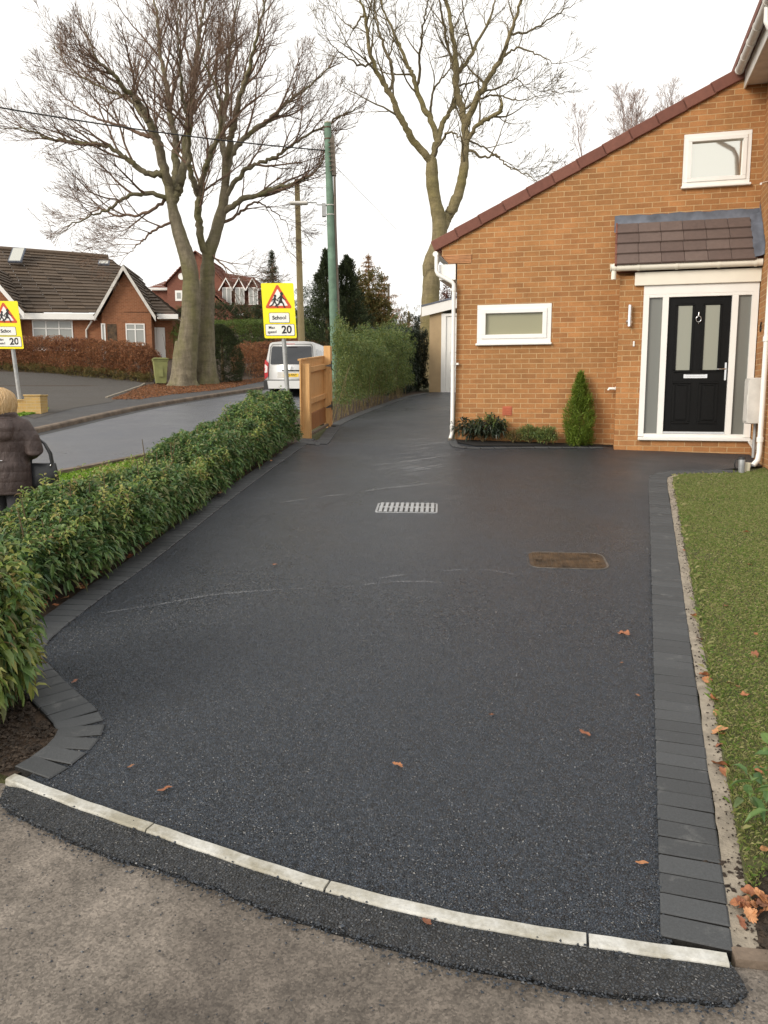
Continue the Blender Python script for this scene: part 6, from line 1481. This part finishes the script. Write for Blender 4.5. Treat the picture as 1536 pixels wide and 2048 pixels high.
# ------------------------------------------------------------------ hedges and trees across the road and down it
def farhedge(name, pix, hw, py_top, label, mat, n, L, W, wtop=.8, lump=.18, mat2=None, off=.8, zl=.05, seed=1, up=.4):
    """pix: foot of the hedge in the photo; height from the photo row of its top"""
    ln = [G(*p) for p in pix]; hs = []
    for p, t in zip(ln, py_top): q = at(768, t, p.y + off); hs.append(q.z - g(p.x, p.y))
    line = [(p.x, p.y + off) for p in ln]; hmax = max(hs)
    f = lambda s: float(np.interp(s, np.linspace(0, 1, len(hs)), hs))
    e = empty(name, (line[0][0], line[0][1], g(*line[0])), 0, label, 'hedge')
    A_, N_ = hedge_pts(line, hw, hmax, n, .05, lump, .9, zl, seed, wtop, f); B_, NB = hedge_pts(line, hw * .9, hmax, n // 2, .6, lump, .9, zl, seed + 1, wtop, f)
    leaves_obj('foliage', rel([shoots(A_, dirs(N_, up, .5), 7, L, W, L * 2, .9, .15), shoots(B_, dirs(NB, up, .5), 7, L, W, L * 2, .9, .15)], e), mat, e)
    if mat2:
        C_, NC = hedge_pts(line, hw * 1.02, hmax, n // 4, .0, lump, .9, zl, seed + 2, wtop, f); m = nz3(C_, .6, 33) > .12; leaves_obj('dark_foliage', rel([shoots(C_[m], dirs(NC[m], up, .5), 8, L, W, L * 2, .9, .15)], e), mat2, e)
    hp = resamp([Vector(p) for p in line], .5 if len(resamp([Vector(p) for p in line], .5)) > 6 else .12); so = stems('stems', [(p.x + random.uniform(-.2, .2), p.y + random.uniform(-hw, hw) * .6) for p in hp], [hmax * .7] * len(hp), .02, M['stem'], e, .2); so.location = -Vector(e.location); return e
farhedge('beech_hedge', [(-60, 742), (60, 750), (140, 757), (220, 764), (296, 770)], .75, [672, 684, 690, 693, 708], 'long rusty brown beech hedge in front of the bungalow', M['beechleaf'], 4600, .085, .05, .8, .3, M['beechleaf_dark'], 1.3, .35, 41)
farhedge('low_green_hedge', [(-60, 740), (90, 752), (200, 762), (300, 771)], .5, [728, 733, 742, 752], 'strip of low green undergrowth along the foot of the brown beech hedge', M['olive'], 1500, .08, .035, .8, .2, None, .55, .0, 44)
farhedge('beech_hedge', [(478, 762), (520, 756), (580, 748), (640, 742)], 1.0, [704, 697, 690, 687], 'clipped brown beech hedge behind the white van', M['beechleaf'], 3600, .085, .05, .85, .22, M['beechleaf_dark'], 1.5, .1, 47)
def yewball(px, py0, Y, w, h, label, mat, n, name='yew_bush', cat_='bush', shp=1.0, L=.07, W=.025):
    b = at(px, py0, Y); b.z = g(b.x, b.y) + .05; e = empty(name, tuple(b), 0, label, cat_)
    z = RNG.uniform(0, 1, n); ph = RNG.uniform(0, 6.283, n); r = w * np.where(z < .25, .85 + .6 * z, np.sqrt(np.maximum(0, 1 - ((z - .25) / .75) ** (2 * shp)))) * (1 - .35 * RNG.uniform(0, 1, n) ** 2)
    P = np.stack([r * np.cos(ph), r * np.sin(ph), z * h], 1); D = np.stack([np.cos(ph), np.sin(ph), .3 + z], 1); P += D * (.06 * nz3(P, 2.5, 3))[:, None]
    leaves_obj('foliage', [shoots(P, D + RNG.normal(0, .3, D.shape), 10, L, W, L * 1.6, .8, .0)], mat, e); m = MB(); m.tube([(0, 0, -.1), (0, 0, h * .8)], [.09, .03], 8); m.build('stem', M['stem'], e)
yewball(446, 758, 35.5, .95, 2.45, 'dark clipped rounded yew bush just right of the beech trunks', M['yew'], 2600, shp=.8)
farhedge('long_green_hedge', [(330, 728), (440, 722), (560, 718), (660, 712)], 1.0, [650, 651, 653, 657], 'long neatly clipped bright green hedge behind the yew and brown hedge', M['hedgegreen'], 4200, .10, .05, .9, .10, None, 1.5, .05, 50)
farhedge('dark_shrub_row', [(330, 700), (430, 696), (520, 692), (600, 690)], 1.6, [612, 622, 634, 632], 'tangled dark shrubs behind the clipped green hedge and below the red house', M['yew'], 2600, .14, .06, .7, .6, M['olive'], 3, .05, 53)
farhedge('dark_shrub_row', [(596, 700), (640, 698), (690, 694)], 1.5, [604, 586, 600], 'dark evergreen shrubs between the wooden pole and the cypress', M['conifer'], 1900, .14, .06, .7, .6, None, 3, .05, 56)
def spire(px, top, bot, Y, w, n, mat, label, name='cypress_tree', cat_='conifer', seed=0, pw=.7, lean=0, L=.16, W=.05, up=1.2):
    b = at(px, bot, Y); t = at(px, top, Y); gz = g(b.x, b.y); b.z = min(b.z, gz + 3); b.z = gz; h = t.z - gz; e = empty(name, tuple(b), 0, label, cat_)
    z = RNG.uniform(0, 1, n) ** .9; ph = RNG.uniform(0, 6.283, n); pr_ = np.where(z < .35, .75 + .7 * z, np.maximum(0, (1.02 - z) / .65) ** pw); r = w * pr_ * (1 - .5 * RNG.uniform(0, 1, n) ** 2)
    P = np.stack([r * np.cos(ph), r * np.sin(ph), z * h], 1); lump = nz3(P, .9, seed) + .6 * nz3(P, 2.2, seed + 4); P[:, :2] *= (1 + .75 * lump)[:, None]; P[:, 2] += .55 * lump
    D = np.stack([np.cos(ph), np.sin(ph), np.full(n, up)], 1); leaves_obj('crown', [shoots(P, D + RNG.normal(0, .3, D.shape), 9, L, W, L * 2, .6, .0)], mat, e)
    m = MB(); m.tube([(0, 0, -.2), (0, 0, h * .5), (0, 0, h * .97)], [.16, .09, .02], 8); m.build('trunk', M['stem'], e); return e
spire(655, 500, 690, 43, 1.25, 2600, M['conifer'], 'tall dark cypress directly left of the green utility pole', seed=3)
spire(694, 510, 690, 44, 1.15, 2600, M['conifer'], 'tall dark cypress directly right of the green utility pole', seed=8)
def layered(px, top, bot, Y, w, mat, label, tiers, seed, name, cat_, dens=26, droop=-.15, L=.16):
    random.seed(seed); b = at(px, bot, Y); t = at(px, top, Y); gz = g(b.x, b.y); b.z = gz; h = t.z - gz; e = empty(name, tuple(b), 0, label, cat_); m = MB(); m.tube([(0, 0, -.2), (.05, 0, h * .5), (0, 0, h)], [.16, .09, .015], 8); P = []; D = []
    for k in range(tiers):
        f = .30 + .69 * (k / tiers) ** .8; ln = w * (1.02 - f) / .72 * random.uniform(.75, 1.15)
        for j in range(7):
            a = random.uniform(0, 6.283); l2 = max(.15, ln * random.uniform(.6, 1.1)); p0 = Vector((0, 0, h * f)); d = Vector((math.cos(a), math.sin(a), -droop * .5)); p1 = p0 + d * l2 * .6; p2 = p0 + d * l2 + Vector((0, 0, droop * l2 * .3)); m.tube([p0, p1, p2], [.035, .02, .008], 4)
            for q in range(max(4, int(dens * l2))):
                s = random.uniform(.25, 1); p = p0.lerp(p2, s); P.append(tuple(p + Vector((random.gauss(0, .07), random.gauss(0, .07), random.gauss(0, .05))))); D.append((d.x + random.gauss(0, .5), d.y + random.gauss(0, .5), -.1 + random.gauss(0, .4)))
    m.build('trunk', M['stem'], e); leaves_obj('crown', [shoots(np.array(P), np.array(D), 7, L, .04, L * 1.5, .8, .1)], mat, e)
layered(546, 498, 655, 52, 1.75, M['conifer'], 'narrow pointed fir tree rising above the yellow school sign', 16, 61, 'fir_tree', 'conifer', 16)
layered(737, 505, 660, 56, 2.3, M['larch'], 'sparse orange larch with a bare tip beside the cypresses', 15, 62, 'larch_tree', 'tree', 12, -.2)
layered(768, 545, 668, 60, 2.6, M['larch'], 'lower spreading orange larch by the thin telegraph pole', 9, 63, 'larch_tree', 'tree', 12, -.3)
def broad(px, top, bot, Y, w, mat, n, label, seed, name='tree', cat_='tree', L=.17, W=.09, low=.25):
    b = at(px, bot, Y); t = at(px, top, Y); gz = g(b.x, b.y); b.z = gz; h = t.z - gz; e = empty(name, tuple(b), 0, label, cat_)
    P, N = ball_pts((0, 0, h * (.5 + low / 2)), w, w * .9, h * (.5 - low / 2), n, .6, .28, 1.6, seed); leaves_obj('crown', [shoots(P, dirs(N, .3, .5), 8, L, W, .25, .9, .1)], mat, e)
    m = MB(); m.tube([(0, 0, -.3), (.08, 0, h * .4), (0, .05, h * .8)], [.2, .13, .03], 8)
    for k in range(8): a = random.uniform(0, 6.28); z = h * random.uniform(.25, .6); m.tube([(0, 0, z), (w * .4 * math.cos(a), w * .4 * math.sin(a), z + h * .12), (w * .8 * math.cos(a), w * .8 * math.sin(a), z + h * .22)], [.07, .04, .01], 5)
    m.build('trunk', M['stem'], e); return e
broad(732, 538, 690, 47, 1.55, M['olive'], 1900, 'round olive green tree turning orange beside the right cypress', 71, 'olive_green_tree', low=.05)
broad(766, 625, 690, 50, 1.2, M['privet'], 700, 'low bush below the larches above the privet hedge', 72, 'roadside_bush', 'bush', low=0)
broad(800, 612, 668, 74, 2.1, M['fargrey'], 900, 'pale grey brown bush at the far end of the road', 73, 'roadside_bush', 'bush', low=0)
broad(832, 622, 668, 82, 1.5, M['fargrey'], 500, 'small pale bush furthest down the road beside the dark bush', 74, 'roadside_bush', 'bush', low=0)
broad(846, 634, 672, 60, 1.1, M['darkleaf'], 900, 'dark round bush at the end of the road beside the sycamore trunk', 75, 'roadside_bush', 'bush', low=0)
broad(900, 560, 680, 36, .62, M['beechleaf_dark'], 420, 'small purple brown tree behind the white garage roof', 76, 'copper_tree', low=.3, L=.12, W=.06)
broad(792, 655, 690, 58, 1.3, M['beechleaf_dark'], 500, 'dull red brown bush above the privet hedge', 77, 'roadside_bush', 'bush', low=0)
farhedge('field_hedge', [(700, 684), (800, 680), (900, 678)], 2.0, [664, 662, 664], 'dark distant hedge closing the end of the road', M['darkleaf'], 1200, .2, .1, .8, .5, None, 8, 0, 81)
farhedge('low_green_hedge', [(648, 735), (700, 728), (740, 722)], .8, [668, 676, 690], 'green hedge bank below the cypresses behind the gate', M['privet'], 1200, .12, .05, .8, .3, None, 2, 0, 85)

# ------------------------------------------------------------------ fallen leaves
def leafshape(kind, s):
    bm = bmesh.new(); n = 22; pts = []
    for i in range(n):
        a = 2 * math.pi * i / n; r = .5
        if kind == 0: r = .34 + .16 * abs(math.cos(2.5 * a)) ** .6
        elif kind == 1: r = .46 - .10 * (i % 2)
        else: r = .42
        x = r * math.cos(a) * 1.25; y = r * math.sin(a) * (.85 if kind != 2 else .55); pts.append((x, y))
    c = bm.verts.new((0, 0, .03 * s)); vs = [bm.verts.new((x * s, y * s, (.16 * y * y / .2 + .10 * x * x + .04 * math.sin(9 * x + 3 * kind)) * s)) for x, y in pts]
    for i in range(n): bm.faces.new((c, vs[i], vs[(i + 1) % n]))
    me = bpy.data.meshes.new('fallen_leaf'); bm.to_mesh(me); bm.free(); me.materials.append(M['deadleaf']); return me
LM = [leafshape(k, 1.0) for k in range(3)]
def leaf(px, py, size, label, group, kind=None, tilt=.25, off=.012, dz=None):
    p = G(px, py, off); o = bpy.data.objects.new('fallen_leaf', LM[kind if kind is not None else random.randrange(3)]); COL.objects.link(o)
    o.location = p if dz is None else p + Vector((0, 0, dz)); o.scale = (size, size * random.uniform(.8, 1.1), size * random.uniform(.6, 1.6)); o.rotation_euler = (random.uniform(-tilt, tilt) + .08, random.uniform(-tilt, tilt), random.uniform(0, 6.28)); tag(o, label, 'leaf', group)
gd_ = 'fallen leaves scattered on the driveway'
for i, (px, py, s_, lb_) in enumerate([(330, 1578, .055, 'lobed orange leaf on the tarmac above the pale kerb strip, largest on the driveway'), (262, 1532, .030, 'small curled leaf on the tarmac just above the big lobed leaf'), (150, 1362, .055, 'brown leaf on the tarmac beside the curving block edging on the left'),
   (550, 1129, .035, 'tiny leaf alone on the tarmac left of the chalky scrape mark'), (983, 1429, .030, 'tiny leaf in the middle right of the driveway'), (795, 1530, .045, 'leaf in the centre of the driveway nearest the kerb strip'), (1170, 1466, .055, 'pale round leaf on the tarmac near the right block edging'),
   (1248, 1268, .070, 'wide orange leaf on the tarmac between the manhole cover and the right edging'), (1243, 1325, .022, 'smallest pale fleck of leaf near the right block edging'), (1275, 1390, .025, 'small pale leaf fragment close to the right block edging'), (1284, 1725, .045, 'reddish thin leaf on the tarmac by the lower right edging'),
   (853, 1843, .035, 'leaf on the coarse tarmac apron below the pale kerb strip')]): leaf(px, py, s_, lb_, gd_, 2 if i == 10 else None)
ge_ = 'brown leaves caught along the lawn edge'
for px, py, s_ in [(1388, 1232, .05), (1396, 1238, .05), (1400, 1278, .045), (1411, 1352, .075), (1414, 1360, .06), (1428, 1400, .085), (1432, 1425, .06), (1436, 1462, .075), (1444, 1470, .05), (1440, 1490, .04), (1443, 1530, .07), (1450, 1545, .05), (1368, 1100, .03)]:
    leaf(px, py, s_, 'crisp brown leaf caught along the edge of the lawn beside the mortar strip', ge_, None, .7)
gl_ = 'fallen leaves lying on the lawn'
for px, py, s_ in [(1458, 1365, .05), (1476, 1373, .045), (1490, 1390, .05), (1512, 1268, .05), (1522, 1282, .04), (1500, 1130, .04), (1452, 1212, .04), (1492, 1064, .045), (1510, 1310, .05), (1528, 1698, .06), (1520, 1540, .05)]:
    leaf(px, py, s_, 'dry tan leaf lying on the lawn', gl_, None, .4, .02)
gp_ = 'heaped brown leaves at the lawn corner'
for k in range(24): leaf(1508 + random.gauss(0, 26), 1822 + random.gauss(0, 18), random.uniform(.028, .048), 'brown leaf in the small heap on the soil at the lawn corner', gp_, None, .9, .012, random.uniform(.0, .02))
gh_ = 'brown leaves under the laurel hedge'
hb_ = PG((585, 905), (500, 955), (400, 1030), (300, 1105), (200, 1175), (110, 1228)); 
for k in range(40):
    f = random.random() ** .8 * (len(hb_) - 1); i = min(int(f), len(hb_) - 2); p = Vector(hb_[i]).lerp(Vector(hb_[i + 1]), f - i); o = bpy.data.objects.new('fallen_leaf', LM[k % 3]); COL.objects.link(o); x = p.x - .08 - abs(random.gauss(0, .07)); y = p.y + random.gauss(0, .05)
    o.location = (x, y, g(x, y) + .012); s_ = random.uniform(.035, .065); o.scale = (s_, s_, s_); o.rotation_euler = (random.uniform(-.5, .5), random.uniform(-.5, .5), random.uniform(0, 6.28)); tag(o, 'brown leaf on the soil under the laurel hedge beside the edging', 'leaf', gh_)
# leaf litter carpet on the bank by the beech
bank = PG((222, 806), (292, 776), (345, 770), (440, 772), (500, 764), (560, 756), (528, 768), (440, 786), (345, 796), (280, 806))
lo = np.min(bank, 0); hi = np.max(bank, 0); P = RNG.uniform(lo, hi, (60000, 2)); P = P[inpoly(P, bank)][:9000]; z = np.array([g(x, y) for x, y in P]) + .12; a = RNG.uniform(0, 6.283, len(P))
tag(leaves_obj('leaf_litter', [leaf_arrays(np.column_stack([P, z]), np.stack([np.cos(a), np.sin(a), RNG.uniform(-.1, .5, len(P))], 1), RNG.uniform(.05, .10, len(P)), RNG.uniform(.03, .06, len(P)), .2)], M['beechleaf'], None), kind='stuff')
# ------------------------------------------------------------------ loose chippings along the tarmac edges, crumbs on the mortar
def stones(name, pts, r0, r1, mat, up=.3):
    n = len(pts); base = np.array([(1, 0, 0), (-1, 0, 0), (0, 1, 0), (0, -1, 0), (0, 0, 1), (0, 0, -1)], float); f = np.array([(0, 2, 4), (2, 1, 4), (1, 3, 4), (3, 0, 4), (2, 0, 5), (1, 2, 5), (3, 1, 5), (0, 3, 5)])
    s = RNG.uniform(r0, r1, (n, 1, 1)) * RNG.uniform(.6, 1.3, (n, 1, 3)); a = RNG.uniform(0, 6.283, n); V = base[None] * s; V += RNG.normal(0, .15, V.shape) * s; c, s_ = np.cos(a)[:, None], np.sin(a)[:, None]
    V = np.stack([V[..., 0] * c - V[..., 1] * s_, V[..., 0] * s_ + V[..., 1] * c, V[..., 2] * .7], 2) + np.array(pts)[:, None, :]
    return tag(np_mesh(name, V.reshape(-1, 3), (np.arange(n)[:, None, None] * 6 + f[None]).reshape(-1, 3), mat), kind='stuff')
pts = []
ed = smooth_line(PG((0, 1600), (20, 1622), (100, 1662), (215, 1714), (330, 1750), (430, 1782), (560, 1834), (760, 1892), (900, 1938), (1100, 1975), (1300, 2001), (1462, 2014), (1492, 1986)), .02)
for p in ed:
    for k in range(7):
        x = p.x + random.gauss(0, .02); y = p.y + random.gauss(-.004, .016); pts.append((x, y, g(x, y) + random.uniform(-.008, .010)))
    if random.random() < .18: x = p.x + random.gauss(0, .1); y = p.y - abs(random.gauss(0, .16)); pts.append((x, y, g(x, y) - .008))
for p in strip[3:-3]:
    for k in range(6):
        sgn = random.choice((-1, 1)); x = p.x + random.gauss(0, .03); y = p.y + sgn * .030 + random.gauss(0, .007); pts.append((x, y, g(x, y) + random.uniform(.002, .012)))
for p in right_line[:90]:
    for k in range(4): x = p.x - .105 + random.gauss(0, .006); y = p.y + random.uniform(-.03, .03); pts.append((x, y, g(x, y) + random.uniform(-.002, .008)))
for p in left_line[-60:]:
    for k in range(3): x = p.x + .103 + random.gauss(0, .006); y = p.y + random.uniform(-.03, .03); pts.append((x, y, g(x, y) + random.uniform(-.002, .008)))
stones('loose_chippings', pts, .003, .0065, M['chip'])
pts = []
for p in right_line[:150]:
    for k in range(5): x = p.x + .10 + abs(random.gauss(0.055, .03)); y = p.y + random.uniform(-.03, .03); pts.append((x, y, g(x, y) + .008))
    if random.random() < .5:
        for k in range(6): x = p.x + .175 + random.gauss(0, .014); y = p.y + random.uniform(-.03, .03); pts.append((x, y, g(x, y) + .008))
stones('soil_crumbs', pts, .002, .006, M['soil'])
pts = [(random.uniform(1.08, 1.9), random.uniform(2.08, 2.55)) for _ in range(700)] + [(random.uniform(-2.1, -1.40), random.uniform(3.05, 3.9)) for _ in range(2200)]
ob_ = [tuple(p) for p in offs(left_line, -.1)][-70:] + [(-2.2, 3.1), (-2.2, 4.2)]; pts = [p for p, k in zip(pts, list(inpoly(np.array(pts), ob_) | (np.array(pts)[:, 0] > 0))) if k]; stones('soil_lumps', [(x, y, g(x, y) + .004) for x, y in pts], .004, .014, M['soil'])

# the coarse stones that can be made out in the near surface
ap = np.array([p for p in patch]); lo, hi = ap.min(0), ap.max(0); P = RNG.uniform(lo, hi, (42000, 2)); P = P[inpoly(P, [tuple(p) for p in patch])]
pa = np.column_stack([P, [g(x, y) + .002 for x, y in P]])
dv = [tuple(p) for p in drive]; P = RNG.uniform((-2.1, 2.1), (2.2, 6.6), (320000, 2)); P = P[inpoly(P, dv)]; P = P[RNG.uniform(0, 1, len(P)) < np.clip(1.1 - (P[:, 1] - 2.2) / 4.0, 0, 1)]
pb_ = np.column_stack([P, [g(x, y) - .001 for x, y in P]])
stones('tarmac_stones', np.vstack([pa, pb_]), .0030, .0058, M['chip'])

# grit and crumbs lying on the old footpath
P = RNG.uniform((-2.2, .9), (1.9, 3.0), (2600, 2)); P = P[~inpoly(P, [tuple(p) for p in patch]) & ~inpoly(P, dv)]
stones('path_grit', [(x, y, g(x, y) - .011) for x, y in P], .0015, .0045, M['chip'])
